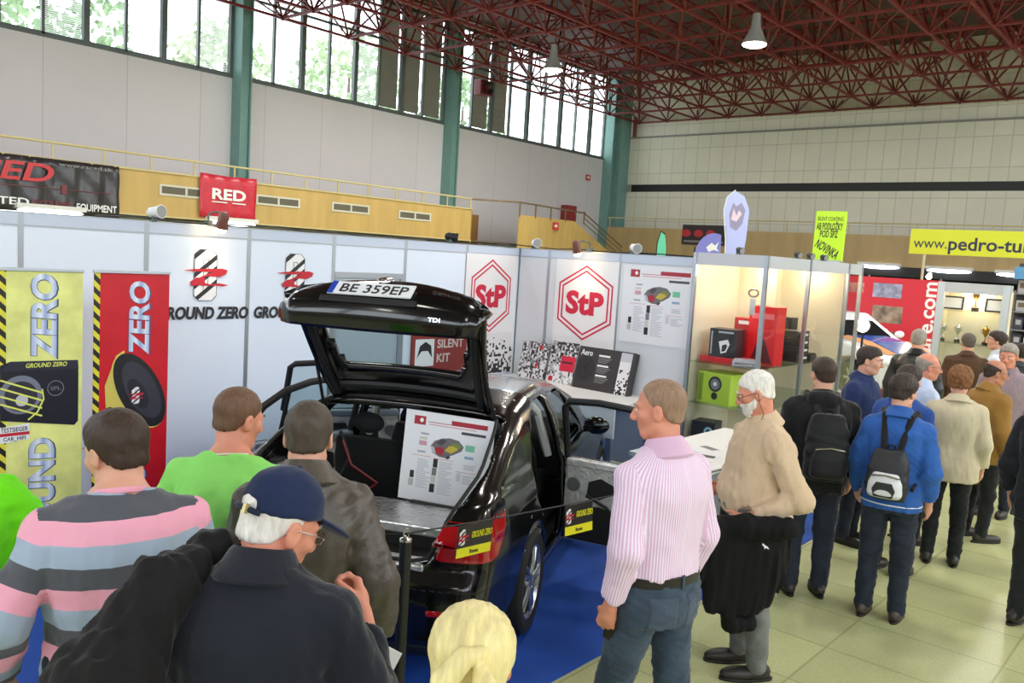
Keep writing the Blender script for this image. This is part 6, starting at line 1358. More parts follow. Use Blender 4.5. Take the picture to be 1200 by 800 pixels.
    b = MB(); b.box((-.026, -.058, -.007), (.026, .058, .007)); b.build('phone_case', P('phone_black', (18, 18, 20), .3), r, False, .006)
    b = MB(); b.box((-.022, -.04, .0072), (.022, .045, .0078)); b.build('screen', P('phone_screen', (10, 11, 14), .06), r)
    # --- beige shirt
    p = Person('white-haired bearded man in beige long-sleeved shirt looking down left', 890, 433, 1.83, 112, head=(-18, 24), lean=.07, bulk=1.2, belly=.09, seed=8, hair=('buzz', H_WHITE), skin=SKIN_RED, h=.0075,
               L=((-.29, -.10, 1.11), (-.22, .17, .98)), R=((.27, -.04, 1.12), (.16, .2, 1.05)))
    BEI = cloth('jersey_beige', (206, 180, 150), var=.04)
    o = p.top(BEI, e=.02, hem=.95, collar=.03, name='polo_shirt', folds=.006)
    yp = p.cy(1.25)+.135+.02
    b = MB(); b.bar((-.09, yp, 1.30), (-.085, yp+.01, 1.20), .07, .004, (0, 1, 0)); 
    b = MB(); b.tube([(-.10, yp-.005, 1.335), (-.10, yp-.003, 1.275)], .0045, 8); pn = b.build('pen', P('pen_blue', (70, 90, 150), .3), p.root, True)
    p.legs(JEANS_G, loose=1.05); p.shoes(); p.belt(z=.925); p.glasses(P('frames_dark', (52, 34, 30), .3), True)
    v = Vol(p.hc-.18, p.hc+.2, .005); q = p.hp; R = p.Rh
    v.ell(q((0, .026, -.035)), (.067, .08, .088), 0, 'add', R); v.ell(q((0, .07, -.10)), (.036, .028, .03), .03, 'add', R); v.cone(q((-.02, .092, -.045)), q((.02, .092, -.045)), .010, .010, .01)
    hc8 = p.hc; R8 = p.Rh
    def bm_(X, Y, Z):
        x, y, z = X-hc8[0], Y-hc8[1], Z-hc8[2]
        ly = R8[0][1]*x+R8[1][1]*y+R8[2][1]*z; lz = R8[0][2]*x+R8[1][2]*y+R8[2][2]*z
        zt = np.interp(ly.ravel(), [-.05, .0, .03, .06, .09, .12], [.03, .0, -.03, -.04, -.036, -.036]).reshape(ly.shape)
        return np.minimum(zt-lz, ly+.012)
    v.put(bm_, p.hc-.2, p.hc+.2, .006, 'sub'); v.cone(q((-.018, .105, -.064)), q((.018, .105, -.064)), .006, .006, .004, 'sub'); v.noise(.0016, 3, (.015, .015, .03), 9, .02)
    v.build('beard', H_WHITE, p.root)
    v = Vol((-.55, -.2, .3), (.1, .6, 1.15), .009); a = p.arm[-1]
    v.chain(((-.36, .0, .98), (-.32, .20, .96), (-.24, .32, .94)), (.06, .065, .055), .03)
    v.loft([(.47, -.285, .22, .045, .13), (.53, -.29, .21, .05, .19), (.68, -.30, .18, .055, .235), (.83, -.30, .17, .06, .235), (.97, -.29, .16, .055, .21)], .03, 0, 2.6)
    v.chain(((-.29, .28, .53), (-.285, .22, .41), (-.285, .12, .41)), (.045, .05, .04), .02)
    v.noise(.006, 31, (.07, .045, .4)); v.noise(.003, 32, (.025, .02, .2))
    j = p.held(v, 'jacket', cloth('fleece_black', (16, 15, 16), sheen=.0), 'black jacket with small white cat mark over the arm of the man in beige', 'jacket')
    M = frame((-.345, .10, .87), (0, 1, 0), (0, 0, 1)) 
    b = MB(); b.prism([(-.02, .012), (-.012, .017), (-.004, .008), (.012, .0), (.022, -.014), (.014, -.012), (.004, -.006), (-.004, -.014), (-.006, -.002), (-.014, .004)], 0, .012, frame((-.345, .10, .87), (0, -1, 0), (0, 0, 1)))
    b.build('white_mark', P('print_white', (240, 240, 240), .5), j)
    # --- left-edge green sleeve
    p = Person('person in bright green long-sleeved top cut off by the left edge', -78, 455, 1.84, 4, bulk=1.1, seed=9, R=((.37, -.04, 1.13), (.14, .2, 1.07)))
    p.top(cloth('jersey_green', (112, 226, 26), var=.04), e=.034, hem=.86, name='jacket', folds=.008); p.legs(TROU); p.shoes()

    # ---------------- the crowd by the showcases
    F = .010
    p = Person('man in black hooded jacket and jeans seen from behind by the showcase', 967, 418, 1.80, 14, head=(14, 8), bulk=1.12, seed=10, h=F, hair=('short', H_BROWN), eyes=False)
    BLK = cloth('parka_black', (26, 26, 27), sheen=.25); p.top(BLK, e=.034, hem=.80, name='jacket', hood=True, folds=.007, collar=.02); p.legs(JEANS_D, loose=1.1); p.shoes()
    backpack(p, 'plain black backpack on the back of the man in the black hooded jacket', cloth('pack_black', (22, 22, 24), .6))
    p = Person('young dark-haired man in navy jacket turning his face to the right', 1020, 405, 1.80, -112, head=(14, 8), bulk=1.02, seed=11, h=F, hair=('short', H_DARK))
    p.top(cloth('jacket_navy', (38, 52, 92)), e=.026, hem=.84, name='jacket', collar=.03); p.legs(JEANS_D); p.shoes()
    p = Person('man in black leather jacket standing in front of the rally car', 1078, 385, 1.84, -12, head=(0, 8), bulk=1.08, seed=12, h=F, hair=('recede', H_GREY), eyes=False)
    p.top(P('leather_black', (34, 36, 38), .4, bump=.2, bscale=60), e=.03, hem=.86, name='leather_jacket', collar=.03); p.legs(TROU); p.shoes()
    p = Person('balding grey-haired man in light blue shirt in profile', 1089, 413, 1.76, -62, head=(-12, 6), bulk=1.06, seed=13, h=F, hair=('fringe', H_GREY), skin=SKIN_RED)
    p.top(cloth('shirt_sky', (196, 212, 240)), e=.018, hem=.9, name='dress_shirt', collar=.03); p.legs(TROU); p.shoes(); p.glasses(BELT)
    p = Person('boy in bright blue jacket with a black and white backpack', 1061, 438, 1.75, -8, head=(-22, 10), bulk=1.0, seed=14, h=.0085, hair=('thick', H_DARK), L=((-.25, -.01, 1.13), (-.25, .10, .89)))
    BLU = cloth('jacket_blue', (48, 94, 168), sheen=.2); o = p.top(BLU, e=.03, hem=.82, name='jacket', folds=.006, collar=.035)
    b = MB(); t = p.tab(.85, .87)[0]; ring = [(math.cos(a)*(t[3]+.037), t[2]+math.sin(a)*(t[4]+.037), .862) for a in np.linspace(0, 2*PI, 37)]; b.tube(ring, .005, 6, False); b.build('reflective_piping', P('piping_white', (235, 235, 240), .5), o, True)
    p.legs(JEANS_D, loose=1.1); p.shoes(SHOE_S)
    backpack(p, 'black backpack with white and grey front pocket on the boy in blue', P('pack_dark', (34, 34, 38), .6, bump=.2), P('pack_white', (214, 216, 218), .5, bump=.1), cloth('strap_black', (26, 26, 30)), size=.9, zs=.72)
    pk = [o for o in COL.objects if o.name.startswith('backpack')][-1]
    y = p.cy(1.25)-.18
    b = MB(); b.prism([(-.06, 0), (.06, 0), (.075, .05), (.05, .10), (-.05, .10), (-.075, .05)], 0, .02, frame((0, y-.195, .965), (.9, 0, 0), (0, 0, .9))); b.build('dark_panel', P('pack_panel', (40, 40, 44), .5), pk, False, .006)
    p = Person('person with black hair in blue jacket hidden behind the boy', 1067, 428, 1.72, -28, head=(-10, 10), bulk=1.02, seed=15, h=F, hair=('thick', H_DARK), eyes=False)
    p.top(cloth('jacket_royal', (48, 78, 146)), e=.03, hem=.84, name='jacket', collar=.02); p.legs(TROU); p.shoes()
    p = Person('woman with curly copper hair in cream jacket seen from behind', 1127, 430, 1.70, 2, head=(-6, 6), bulk=1.02, seed=16, h=F, hair=('curly', H_CURL), eyes=False)
    p.top(cloth('jacket_cream', (206, 194, 164)), e=.03, hem=.78, name='jacket', flare=.12, collar=.02); p.legs(TROU); p.shoes()
    p = Person('balding man with glasses in tan blazer in profile', 1168, 421, 1.72, -52, head=(-18, 10), bulk=1.12, belly=.03, seed=17, h=F, hair=('fringe', H_DARK), skin=SKIN_TAN)
    p.top(cloth('blazer_tan', (150, 112, 54)), e=.03, hem=.78, name='blazer', collar=.03); p.legs(TROU); p.shoes(); p.glasses(BELT)
    p = Person('grey-haired man facing the camera at the right edge', 1184, 402, 1.82, 168, head=(0, 12), bulk=1.08, seed=18, h=F, hair=('short', H_GREY), skin=SKIN_RED)
    p.top(cloth('shirt_check', (150, 132, 138)), e=.022, hem=.86, name='dress_shirt', collar=.03); p.legs(JEANS_D); p.shoes()
    p = Person('man in brown sweater with greying hair facing the trophy cabinet', 1136, 390, 1.77, 8, head=(10, 6), bulk=1.14, seed=19, h=F, hair=('short', H_SALT), eyes=False)
    p.top(cloth('sweater_brown', (84, 60, 44)), e=.026, hem=.86, name='sweater', collar=.02); p.legs(TROU); p.shoes()
    p = Person('dark-haired man in white shirt looking left beside the trophy cabinet', 1170, 388, 1.80, 82, head=(10, 0), bulk=1.02, seed=20, h=F, hair=('thick', H_DARK))
    p.top(cloth('shirt_white', (220, 228, 242)), e=.02, hem=.88, name='dress_shirt', collar=.03); p.legs(TROU); p.shoes()
    p = Person('person with black hair partly hidden behind the man in brown sweater', 1152, 402, 1.70, -20, head=(0, 6), bulk=.95, seed=21, h=F, hair=('thick', H_DARK), eyes=False, shift=(.3, .75))
    p.top(cloth('jacket_grey', (70, 72, 78)), e=.024, hem=.86, name='jacket', collar=.02); p.legs(TROU); p.shoes()
    p = Person('person in long black coat cut off by the right edge', 1250, 439, 1.82, -20, head=(0, 5), bulk=1.1, seed=22, h=F, hair=('short', H_DARK), eyes=False)
    p.top(cloth('coat_black', (28, 30, 36)), e=.03, hem=.76, name='coat', collar=.03); p.legs(TROU); p.shoes()
# ------------------------------------------------------------------ banners, flags, rally car and trophies beyond the stand
def make_right():
    # feather flag
    t = empty('feather_flag', onY(857, 330, 24)*1, label='tall pale violet feather flag with a dark emblem above the stand wall', cat='flag'); t.location.z = 0
    p0, p1 = onY(857, 296, 24), onY(856, 224, 24); zt, zb = p1.z, p0.z-1.0
    b = MB(); H = zt-zb; pr = []
    for k in range(14):
        f = k/13; w = .16+.34*math.sin(min(1, f*1.05)*PI*.62) if f < .93 else .36
        pr.append((w*.75 if f < 1 else .05, zb+H*f))
    poly = [(-.18, zb), (-.28, zb+H*.5), (-.42, zb+H*.8), (-.36, zb+H*.93), (-.12, zb+H), (.18, zb+H*.95), (.38, zb+H*.8), (.36, zb+H*.5), (.2, zb)]
    M = Matrix(((1, 0, 0, 0), (0, 0, -1, 0), (0, 1, 0, 0), (0, 0, 0, 1)))
    b = MB(); b.prism(poly, -.01, .01, M); b.build('flag_sheet', P('flag_violet', (172, 180, 232), .6), t); flat('emblem_print', [(-.20, zb+H*.62), (.02, zb+H*.58), (.20, zb+H*.66), (.26, zb+H*.80), (.12, zb+H*.88), (-.04, zb+H*.84), (-.16, zb+H*.88), (-.26, zb+H*.76)], P('flag_print', (140, 136, 168), .5), t, .011, .002, M); flat('emblem_spot', [(-.18, zb+H*.70), (.0, zb+H*.68), (.16, zb+H*.76), (.06, zb+H*.80), (-.02, zb+H*.74), (-.12, zb+H*.82)], P('flag_print2', (214, 190, 206), .5), t, .014, .002, M)
    b = MB(); b.tube([(-.2, 0, 0), (-.22, .0, zb), (-.32, 0, zb+H*.5), (-.46, 0, zb+H*.8), (-.38, 0, zb+H*.94), (-.12, 0, zb+H+.03)], .02, 8); b.build('flag_pole', P('pole_white', (214, 214, 220), .4), t, True); b = MB(); b.lathe([(.4, 0), (.4, .03), (.05, .06)], 20, T(-.2, 0, 0)); b.build('foot', BLACK, t)
    # rounded violet flag and the green one
    c = onY(836, 290, 20); t = empty('rounded_flag', (c.x, c.y, 0), label='rounded violet blue flag with a white sketch behind the stand wall', cat='flag')
    R_ = .52; poly = [(-R_, c.z-1.2)]+[(-R_+2*R_*(1-math.cos(q))/2 if False else -R_*math.cos(q), c.z-.25+.62*math.sin(q)) for q in np.linspace(0, PI*.62, 12)]+[(R_*.42, c.z-1.2)]
    b = MB(); b.prism(poly, -.012, .012, M); b.build('flag_sheet', P('flag_indigo', (132, 132, 214), .6), t); flat('sketch_print', [(-.2, c.z), (-.05, c.z+.12), (.05, c.z+.05), (.15, c.z+.16), (.1, c.z-.02), (.18, c.z-.1), (.02, c.z-.06), (-.12, c.z-.12)], WHITEP, t, .013, .002, M); b = MB(); b.cyl((-R_-.02, 0, 0), (-R_-.02, 0, c.z), .02, 8); b.build('flag_pole', BLACK, t); b = MB(); b.lathe([(.35, 0), (.35, .03), (.05, .05)], 18, T(-R_-.02, 0, 0)); b.build('foot', BLACK, t)
    c = onY(777, 272, 20); t = empty('feather_flag', (c.x, c.y, 0), label='narrow turquoise green feather flag behind the back stand wall', cat='flag')
    b = MB(); b.prism([(-.12, 1.6), (-.14, c.z-.3), (-.05, c.z), (.06, c.z-.08), (.12, c.z-.4), (.16, 1.6)], -.01, .01, M); b.build('flag_sheet', P('flag_teal', (108, 214, 176), .6), t); b = MB(); b.tube([(-.15, 0, 0), (-.15, 0, c.z-.3), (-.06, 0, c.z+.03), (.06, 0, c.z-.04)], .02, 8); b.build('flag_pole', BLACK, t); b = MB(); b.lathe([(.3, 0), (.3, .03), (.05, .05)], 18, T(-.15, 0, 0)); b.build('foot', BLACK, t)
    # dark red banner on the back gallery
    a, d = onY(800, 263, 32.1), onY(849, 288, 32.1); w, h = abs(d.x-a.x), abs(a.z-d.z)
    t = empty('banner', mw=frame(((a.x+d.x)/2, 32.12, (a.z+d.z)/2), (1, 0, 0), (0, 0, 1)), label='black banner with blurred red shapes on the back gallery', cat='banner')
    b = MB(); b.box((-w/2, -h/2, -.01), (w/2, h/2, 0)); b.build('sheet', P('banner_black', (42, 32, 36), .5), t)
    for k in range(3): flat('red_shape', [(-w*.4+w*.28*k+.22*math.cos(q), .06+.16*math.sin(q)) for q in np.linspace(0, 2*PI, 12, endpoint=False)], P('banner_red2', (176, 40, 46), .5), t)
    flat('pale_rule', rect(-w*.45, -h*.4, w*.45, -h*.28), P('banner_grey2', (120, 116, 120), .5), t)
    # lime sign standing on the showcases' far side
    p = onY(971, 277, 10.8); t = empty('sign_board', mw=frame((p.x, p.y, p.z), Vector((1, .0, 0)), (0, 0, 1)) @ RZ(math.radians(-.5)), label='lime green advertising board with dark lettering above the showcases', cat='sign'); k = 10.9/988
    w, h = 33*k*1.05, 58*k; b = MB(); b.box((-w/2, -h/2, -.06), (w/2, h/2, 0)); b.build('board', P('board_lime', (196, 240, 26), .4), t, False, .006)
    text('SILENT COATING', .05, DARKP, t, T(0, h*.35, .001), w*.86, .0); text('AB PODLOŽKY', .085, DARKP, t, T(0, h*.20, .001), w*.88, .02); text('POD ŠPZ', .085, DARKP, t, T(0, h*.05, .001), w*.6, .02); text('NOVINKA', .11, DARKP, t, T(0, -h*.25, .001) @ RZ(math.radians(-28)), w*.85, .02)
    b = MB(); b.box((-w/2, -h/2-.02, -.1), (w/2, -h/2+.02, .04)); b.build('stand', ALU, t)
    # yellow web address banner on poles
    Yw = 20.; a, d = onY(1068, 268, Yw), onY(1260, 302, Yw); w = d.x-a.x; h = abs(onY(1068, 268, Yw).z-onY(1068, 297, Yw).z)
    t = empty('banner', mw=frame(((a.x+d.x)/2, Yw, a.z-h/2), (1, 0, 0), (0, 0, 1)), label='yellow banner with a dark web address high on the right', cat='banner'); b = MB(); b.box((-w/2, -h/2, -.02), (w/2, h/2, 0)); b.build('sheet', P('banner_yellow', (210, 216, 34), .45), t)
    NV = P('print_navy2', (40, 40, 70), .5); text('www.', .23, NV, t, T(-w/2+.08, -.02, .001), .68, .0, align='LEFT'); text('pedro-tuning.sk', .27, NV, t, T(-w/2+.79, -.02, .001), 2.5, .02, align='LEFT')
    q = onY(1083, 300, Yw+.05); b = MB(); b.cyl((q.x-(a.x+d.x)/2, -a.z+h/2, -.05), (q.x-(a.x+d.x)/2, h/2, -.05), .03, 8); b.cyl((w/2-.3, -a.z+h/2, -.05), (w/2-.3, h/2, -.05), .03, 8); b.build('pole', P('pole_grey', (190, 180, 150), .5), t)
    # red backdrop wall with photos and lettering
    Yr = 19.0; a, d = onY(985, 322, Yr), onY(1105, 326, Yr); X0, X1 = a.x, d.x; zt = onY(1103, 329, Yr).z
    t = empty('backdrop_wall', mw=frame(((X0+X1)/2, Yr, 0), (1, 0, 0), (0, 0, 1)), label='red backdrop wall with photographs and white vertical lettering behind the rally car', cat='wall panel'); w = X1-X0
    b = MB(); b.box((-w/2, 0, -.05), (w/2, zt, 0)); b.build('panel', P('backdrop_red', (210, 40, 56), .5), t)
    def ph(px0, py0, px1, py1, cs):
        p, q = onY(px0, py0, Yr), onY(px1, py1, Yr); cx = (X0+X1)/2; b = MB(); b.box((p.x-cx, q.z, .0), (q.x-cx, p.z, .006)); b.build('photo_print', P('photo_%d' % px0+str(py0), cs, .4, var=.6, vscale=5), t)
    ph(1024, 331, 1056, 350, (150, 150, 176)); ph(1023, 357, 1056, 380, (150, 128, 110)); ph(1040, 388, 1056, 396, (130, 110, 100)); ph(990, 330, 1012, 343, (190, 120, 110))
    q = onY(1083, 392, Yr); text('moture.com', .29, WHITEP, t, T(q.x-(X0+X1)/2, q.z, .001) @ RZ(PI/2), 2.2, .02)
    # lit spot on the backdrop
    sp_ = spot(onY(1089, 326, Yr-.25), (.1, -.8, -.5), 'lit white spotlight above the lettering of the red backdrop', 40, WHITE, 'spotlights beyond the stand')
    # trophy cabinet
    Yt = 14.4; A0, A1 = onY(1103, 330, Yt), onY(1181, 335, Yt); x0, x1, zt = A0.x+.02, A1.x, onY(1140, 332, Yt).z; cx = (x0+x1)/2; w = x1-x0
    t = empty('trophy_cabinet', (cx, Yt, 0), label='lit glass cabinet with a trophy cup and framed certificates', cat='showcase'); CRM = P('case_back', (226, 216, 192), .5)
    b = MB(); b.box((-w/2, .42, 0), (w/2, .45, zt)); b.build('back_panel', CRM, t); b = MB(); b.box((-w/2, 0, 0), (w/2, .42, .7)); b.build('base_cabinet', WHITE, t); b = MB(); b.box((-w/2, -.01, zt-.16), (w/2, .45, zt)); b.build('fascia', P('case_fascia', (196, 198, 204), .4), t)
    for sx in (-1, 1):
        b = MB(); b.box((sx*w/2-.05, -.03, .0), (sx*w/2+.05, .05, zt)); b.build('post', ALU_L, t)
        b = MB(); b.box((sx*w/2-.015, .05, .7), (sx*w/2+.015, .42, zt-.1)); b.build('side_panel', CRM, t)
    b = MB(); b.box((-w/2+.05, 0, .7), (w/2-.05, .006, zt-.16)); b.build('glass_pane', glass('case_glass', (240, 244, 244), .06), t)
    z1 = onY(1140, 365, Yt).z; z2 = onY(1140, 404, Yt).z
    for z in (z1, z2):
        b = MB(); b.box((-w/2+.05, .03, z-.015), (w/2-.05, .41, z)); b.build('shelf', glass('shelf_glass', (214, 236, 228), .35), t)
    b = MB(); b.box((-.2, .25, zt-.18), (.2, .33, zt-.16)); b.build('downlight', P('halogen_glow', (255, 240, 210), .5, emit=(255, 226, 180), estr=25), t)
    for yy in (.3,):
        l = bpy.data.lights.new('cabinet_lamp', 'POINT'); l.energy = 9; l.color = (1, .85, .6); l.shadow_soft_size = .08; o = bpy.data.objects.new('cabinet_lamp', l); COL.objects.link(o); o.location = (cx, Yt+.2, zt-.26)
    GOLD = P('trophy_gold', (170, 124, 54), .25, 1.); SIL = P('trophy_silver', (200, 200, 200), .2, 1.)
    def cup(x, z, s, m, lab):
        t = empty('trophy_cup', (cx+x, Yt+.22, z), label=lab, cat='trophy', group='trophies in the cabinet')
        b = MB(); b.lathe([(.11*s, 0), (.11*s, .12*s), (.07*s, .13*s)], 16); b.build('base', P('trophy_base', (50, 36, 30), .4), t, True)
        b = MB(); b.lathe([(.06*s, .13*s), (.025*s, .2*s), (.02*s, .3*s), (.04*s, .36*s), (.10*s, .46*s), (.13*s, .62*s), (.12*s, .66*s), (.05*s, .72*s), (.02*s, .76*s), (.02*s, .8*s), (0, .82*s)], 18); b.build('cup', m, t, True)
        for sx in (-1, 1):
            b = MB(); b.tube([(sx*.1*s, 0, .46*s), (sx*.17*s, 0, .52*s), (sx*.17*s, 0, .6*s), (sx*.12*s, 0, .62*s)], .01*s, 6); b.build('handle', m, t, True)
    cup(.0, z1, .50, GOLD, 'large golden trophy cup in the middle of the top shelf'); 
    for i, (x, m, lab) in enumerate(((-.50, SIL, 'small silver cup at the left of the lower trophy shelf'), (-.24, SIL, 'second small silver cup on the lower trophy shelf'), (.22, GOLD, 'small golden cup right of the middle of the lower trophy shelf'), (.47, GOLD, 'small golden cup at the right of the lower trophy shelf'))): cup(x*.85, z2, .38, m, lab)
    for x, lab in ((-.31, 'framed certificate left of the golden trophy cup'), (.29, 'framed certificate right of the golden trophy cup')):
        t2 = empty('picture_frame', mw=frame((cx+x, Yt+.2, z1+.11), (1, 0, 0), (0, .2, 1)), label=lab, cat='picture') ; b = MB(); b.ring(rect(-.15, -.105, .15, .105), rect(-.125, -.08, .125, .08), -.01, .01); b.build('frame', DARKP, t2); b = MB(); b.box((-.13, -.085, -.008), (.13, .085, .002)); b.build('certificate', WHITEP, t2)
    # shelving with goods at the far right
    Ys = 24.; X0 = onY(1184, 360, Ys).x
    t = empty('shop_shelf', (X0+2.2, Ys, 0), label='dark shelf unit with mixed goods and a blue top board at the right edge', cat='shelf'); b = MB(); b.box((-2.2, .5, 0), (2.2, .55, 3.0)); b.build('back_panel', P('shelf_back', (60, 58, 62), .6), t)
    for z in (.4, .9, 1.35, 1.8, 2.25):
        b = MB(); b.box((-2.2, 0, z-.03), (2.2, .5, z)); b.build('shelf_board', P('shelf_board', (110, 112, 120), .5), t)
    b = MB(); b.box((-2.2, -.02, 2.6), (2.2, .5, 2.9)); b.build('top_board', P('shelf_blue', (86, 140, 190), .5), t)
    r = random.Random(8); COLS = [(52, 52, 70), (150, 150, 156), (96, 80, 60), (40, 40, 46), (120, 96, 50), (80, 90, 130)]
    kk = 0
    for z in (.9, 1.35, 1.8, 2.25):
        x = -2.1
        while x < -.5:
            w_ = r.uniform(.16, .34); h_ = r.uniform(.15, .34); c = COLS[kk % 6]
            t3 = empty('goods_box', (X0+2.2+x+w_/2, Ys+.25, z), label='one of the boxes on the dark shelf unit at the right edge', cat='box', group='boxes on the far shelf unit'); b = MB(); b.box((-w_/2, -.18, 0), (w_/2, .18, h_)); b.build('carton', P('goods_%d' % (kk % 6), c, .5), t3, False, .006); flat('print_block', rect(-w_*.3, h_*.4, w_*.3, h_*.8), P('goods_%d' % ((kk+1) % 6), COLS[(kk+1) % 6], .5), t3, 0, .002, Matrix(((1, 0, 0, 0), (0, 0, -1, -.181), (0, 1, 0, 0), (0, 0, 0, 1)))); x += w_+.05; kk += 1
    # crowd-height stall goods under the back gallery
    tents = ((-14.5, 28.5, 2.0, (120, 112, 96)), (-9.5, 29, 2.2, (150, 140, 118)), (-5, 28.5, 2.1, (110, 100, 90)))
    for i, (x, y, h, c) in enumerate(tents):
        t = empty('stall_wall', (x, y, 0), label=['grey stall partition far back behind the stand', 'pale stall partition under the back gallery', 'brownish stall partition far right under the back gallery'][i], cat='stall'); b = MB(); b.box((-2.2, -.03, 0), (2.2, .03, h+.2)); b.build('panel', P('stall_%d' % i, c, .6, var=.5, vscale=2.5), t)
        for sx in (-2.2, 0, 2.2):
            b = MB(); b.cyl((sx, -.04, 0), (sx, -.04, h+.3), .03, 8); b.build('post', ALU, t)
    make_rally()
def make_rally():
    """front part of a white and blue rally car seen past the showcases"""
    c = Vector((-5.85, 16.55, .30)); rz = math.radians(-120.7)
    t = empty('platform', (c.x, c.y, 0), rz, 'low grey platform carrying the rally car', 'platform'); b = MB(); b.box((-1.05, -2.3, 0), (1.05, 2.25, .27)); b.build('platform_deck', P('platform_grey', (90, 92, 98), .6), t); b = MB(); b.box((-1.06, -2.31, .26), (1.06, 2.26, .30)); b.build('platform_edge', ALU, t)
    t = empty('rally_car', c, rz, 'white rally car with blue bonnet in front of the red backdrop', 'car')
    WHT = P('car_white', (226, 226, 232), .25, coat=.6); BLU = P('car_blue', (30, 84, 190), .25, coat=.6); ORG = P('car_orange', (226, 160, 110), .3); DK = P('car_glass_dark', (24, 28, 32), .08)
    v = Vol((-.95, -2.1, .1), (.95, 2.1, 1.5), .03)
    def bodyf(X, Y, Z):
        zt = np.interp(Y.ravel(), [-2.0, -1.2, -.9, .55, 1.2, 1.9, 2.05], [.98, 1.02, 1.02, 1.02, .97, .80, .62]).reshape(Y.shape)
        w = .84-.10*np.clip(np.abs(Y)-1.4, 0, 1)**2*2-.06*np.clip(Z-.7, 0, 1)*2
        return np.maximum(np.maximum(np.abs(X)-w, Z-zt+.06*X*X), np.maximum(.22-Z, np.abs(Y)-2.02+.12*X*X))
    v.put(bodyf, (-.9, -2.1, .2), (.9, 2.1, 1.05)); 
    def cab(X, Y, Z):
        f = np.clip((Z-.95)/.5, 0, 1); w = .78-.24*f; y0 = -1.35+.35*f; y1 = .75-.75*f
        return np.maximum(np.maximum(np.abs(X)-w, Z-1.42), np.maximum(y0-Y, Y-y1))
    v.put(cab, (-.8, -1.4, .9), (.8, .8, 1.45), .04)
    for sy in (-1.25, 1.27):
        for sx in (-1, 1): v.cone((sx*.6, sy, .33), (sx*1.0, sy, .33), .37, .37, .01, 'sub')
    v.build('body_shell', WHT, t)
    b = MB(); b.add([(-.42, .72, 1.025), (.42, .72, 1.025), (.40, 1.3, .975), (.36, 1.88, .825), (-.36, 1.88, .825), (-.40, 1.3, .975)], [(0, 1, 2, 5), (5, 2, 3, 4)]); o = b.build('bonnet', BLU, t); s = o.modifiers.new('s', 'SOLIDIFY'); s.thickness = .012; s.offset = 1
    for sx in (-1, 1):
        b = MB(); b.add([(sx*.43, .72, 1.022), (sx*.62, .72, .99), (sx*.60, 1.3, .945), (sx*.52, 1.85, .80), (sx*.37, 1.87, .822), (sx*.41, 1.3, .972)], [(0, 1, 2, 5), (5, 2, 3, 4)]); o = b.build('side_stripe', ORG, t); s = o.modifiers.new('s', 'SOLIDIFY'); s.thickness = .01; s.offset = 1
        b = MB(); b.sphere((sx*.62, 1.9, .68), (.15, .1, .09), 14, 8); b.build('headlight', P('lamp_lens', (230, 234, 240), .05), t, True)
        b = MB(); b.sphere((sx*.9, .55, 1.06), (.11, .06, .07), 12, 8); b.build('side_mirror', WHT, t, True)
        for sy in (-1.25, 1.27):
            b = MB(); Mx = Matrix.Translation((sx*.72, sy, .32)) @ Matrix.Rotation(PI/2, 4, 'Y'); b.lathe([(.2, -.09), (.30, -.1), (.32, -.06), (.32, .06), (.30, .1), (.2, .09)], 24, Mx, True); w = b.build('wheel', BLACK, t, True)
            b = MB()
            for k in range(6): a = k*PI/3; b.bar((sx*.76, sy, .32), (sx*.76, sy+.2*math.cos(a), .32+.2*math.sin(a)), .05, .03, (1, 0, 0))
            b.build('rim', METAL_S, w)
    b = MB(); b.add([(-.56, .70, 1.03), (.56, .70, 1.03), (.46, .06, 1.39), (-.46, .06, 1.39)], [(0, 1, 2, 3)]); o = b.build('windshield', DK, t); s = o.modifiers.new('s', 'SOLIDIFY'); s.thickness = .02; s.offset = 1
    for sx in (-1, 1):
        b = MB(); b.add([(sx*.775, .45, 1.02), (sx*.775, -.9, 1.02), (sx*.60, -.75, 1.34), (sx*.60, .0, 1.36)], [(0, 1, 2, 3)]); o = b.build('side_window', DK, t); s = o.modifiers.new('s', 'SOLIDIFY'); s.thickness = .03; s.offset = 0
    b = MB(); b.box((-.5, 1.98, .42), (.5, 2.03, .56)); b.build('grille', BLACK, t)
    b = MB(); b.box((-.25, 2.0, .30), (.25, 2.04, .40)); b.build('number_plate', WHITEP, t)
    # round lit lamp beside it
    p = onY(1012, 381, 11.5); q = empty('stage_lamp', (p.x, p.y, 0), label='bright round lamp on a slim stand by the last showcase', cat='lamp'); b = MB(); b.lathe([(.2, 0), (.2, .02), (.03, .04)], 18); b.build('base', BLACK, q); b = MB(); b.cyl((0, 0, .03), (0, 0, p.z-.1), .015, 8); b.build('pole', BLACK, q)
    b = MB(); b.tube([(0, .1, p.z), (0, .02, p.z), (0, -.04, p.z)], [.04, .09, .10], 18); b.build('housing', BLACK, q, True); b = MB(); b.tube([(0, -.042, p.z), (0, -.05, p.z)], [.09, .08], 18); b.build('bulb', P('halo_glow', (255, 252, 240), .5, emit=(255, 250, 236), estr=14), q)
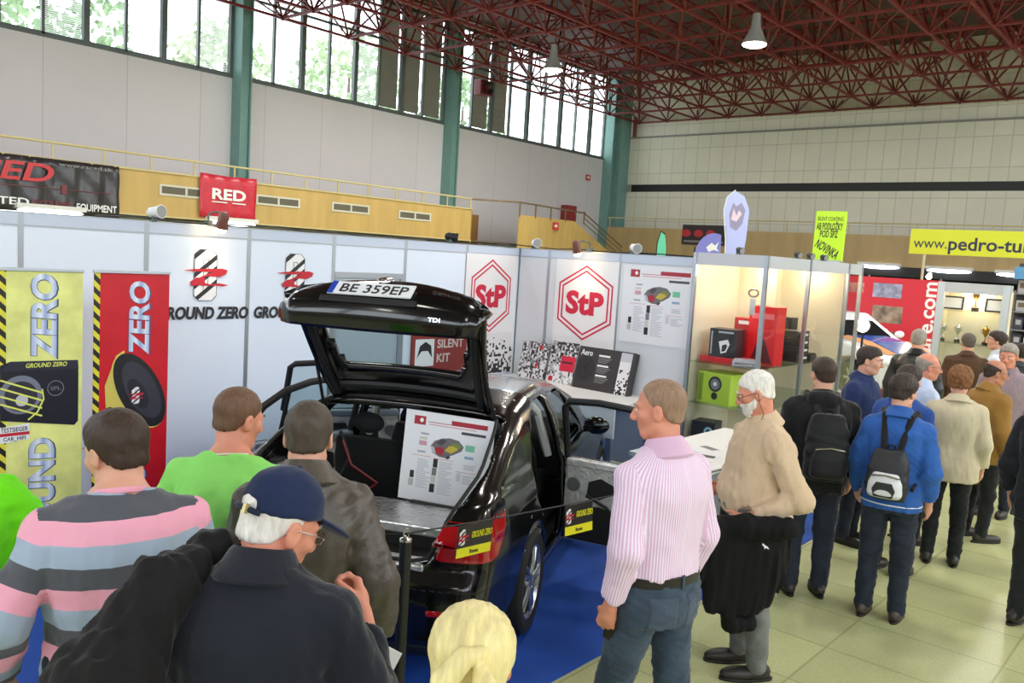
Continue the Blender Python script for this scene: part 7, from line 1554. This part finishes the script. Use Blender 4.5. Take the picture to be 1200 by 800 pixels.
# ------------------------------------------------------------------ light and camera
def lamp(name, loc, power, size=.6, color=(1, .97, .9), spot=None):
    l = bpy.data.lights.new(name, 'SPOT' if spot else 'AREA'); l.energy = power; l.color = color
    if spot: l.spot_size = math.radians(spot); l.spot_blend = .6; l.shadow_soft_size = size
    else: l.shape = 'DISK'; l.size = size
    o = bpy.data.objects.new(name, l); COL.objects.link(o); o.location = loc; return o
def aim(o, tgt):
    d = Vector(tgt)-o.location; o.rotation_euler = d.to_track_quat('-Z', 'Y').to_euler()
def make_light():
    w = bpy.data.worlds.new('sky'); SC.world = w; w.use_nodes = True; nt = w.node_tree; bg = nt.nodes['Background']
    bg.inputs[0].default_value = (.86, .93, 1, 1); bg.inputs[1].default_value = 5.2
    # hall lamps: a 6.8 m grid of high-bay lamps, of which only two are in the picture
    for x in (-17.1, -10.3, -3.5, 3.3, 9):
        for y in (21, 14, 7, 0, -7):
            lamp('high_bay', (x, y, 8.0), {21: 320, 14: 220, 7: 130, 0: 50, -7: 40}[y], .8, (1, .97, .88))
    cam = bpy.data.cameras.new('camera'); c = bpy.data.objects.new('camera', cam); COL.objects.link(c); SC.camera = c
    cam.sensor_width = 36; cam.lens = CF/1200*36; cam.clip_start = .05; cam.clip_end = 300
    c.matrix_world = Matrix(((CR.x, CU.x, -FW.x, 0), (CR.y, CU.y, -FW.y, 0), (CR.z, CU.z, -FW.z, CH), (0, 0, 0, 1)))
    vs = SC.view_settings; vs.view_transform = 'Standard'; vs.look = 'None'; vs.gamma = 1; vs.exposure = EXPO; vs.use_curve_mapping = False
    SC.cycles.max_bounces = 8; SC.cycles.transparent_max_bounces = 16; SC.cycles.sample_clamp_indirect = 6; SC.cycles.use_denoising = True
    SC.cycles.caustics_reflective = False; SC.cycles.caustics_refractive = False
EXPO = 0.
import time as _t
_t0 = _t.time()
for _f in ('make_room', 'make_booth', 'make_car', 'make_right', 'make_people', 'make_light'):
    if _f in globals(): globals()[_f](); print(_f, round(_t.time()-_t0, 1))
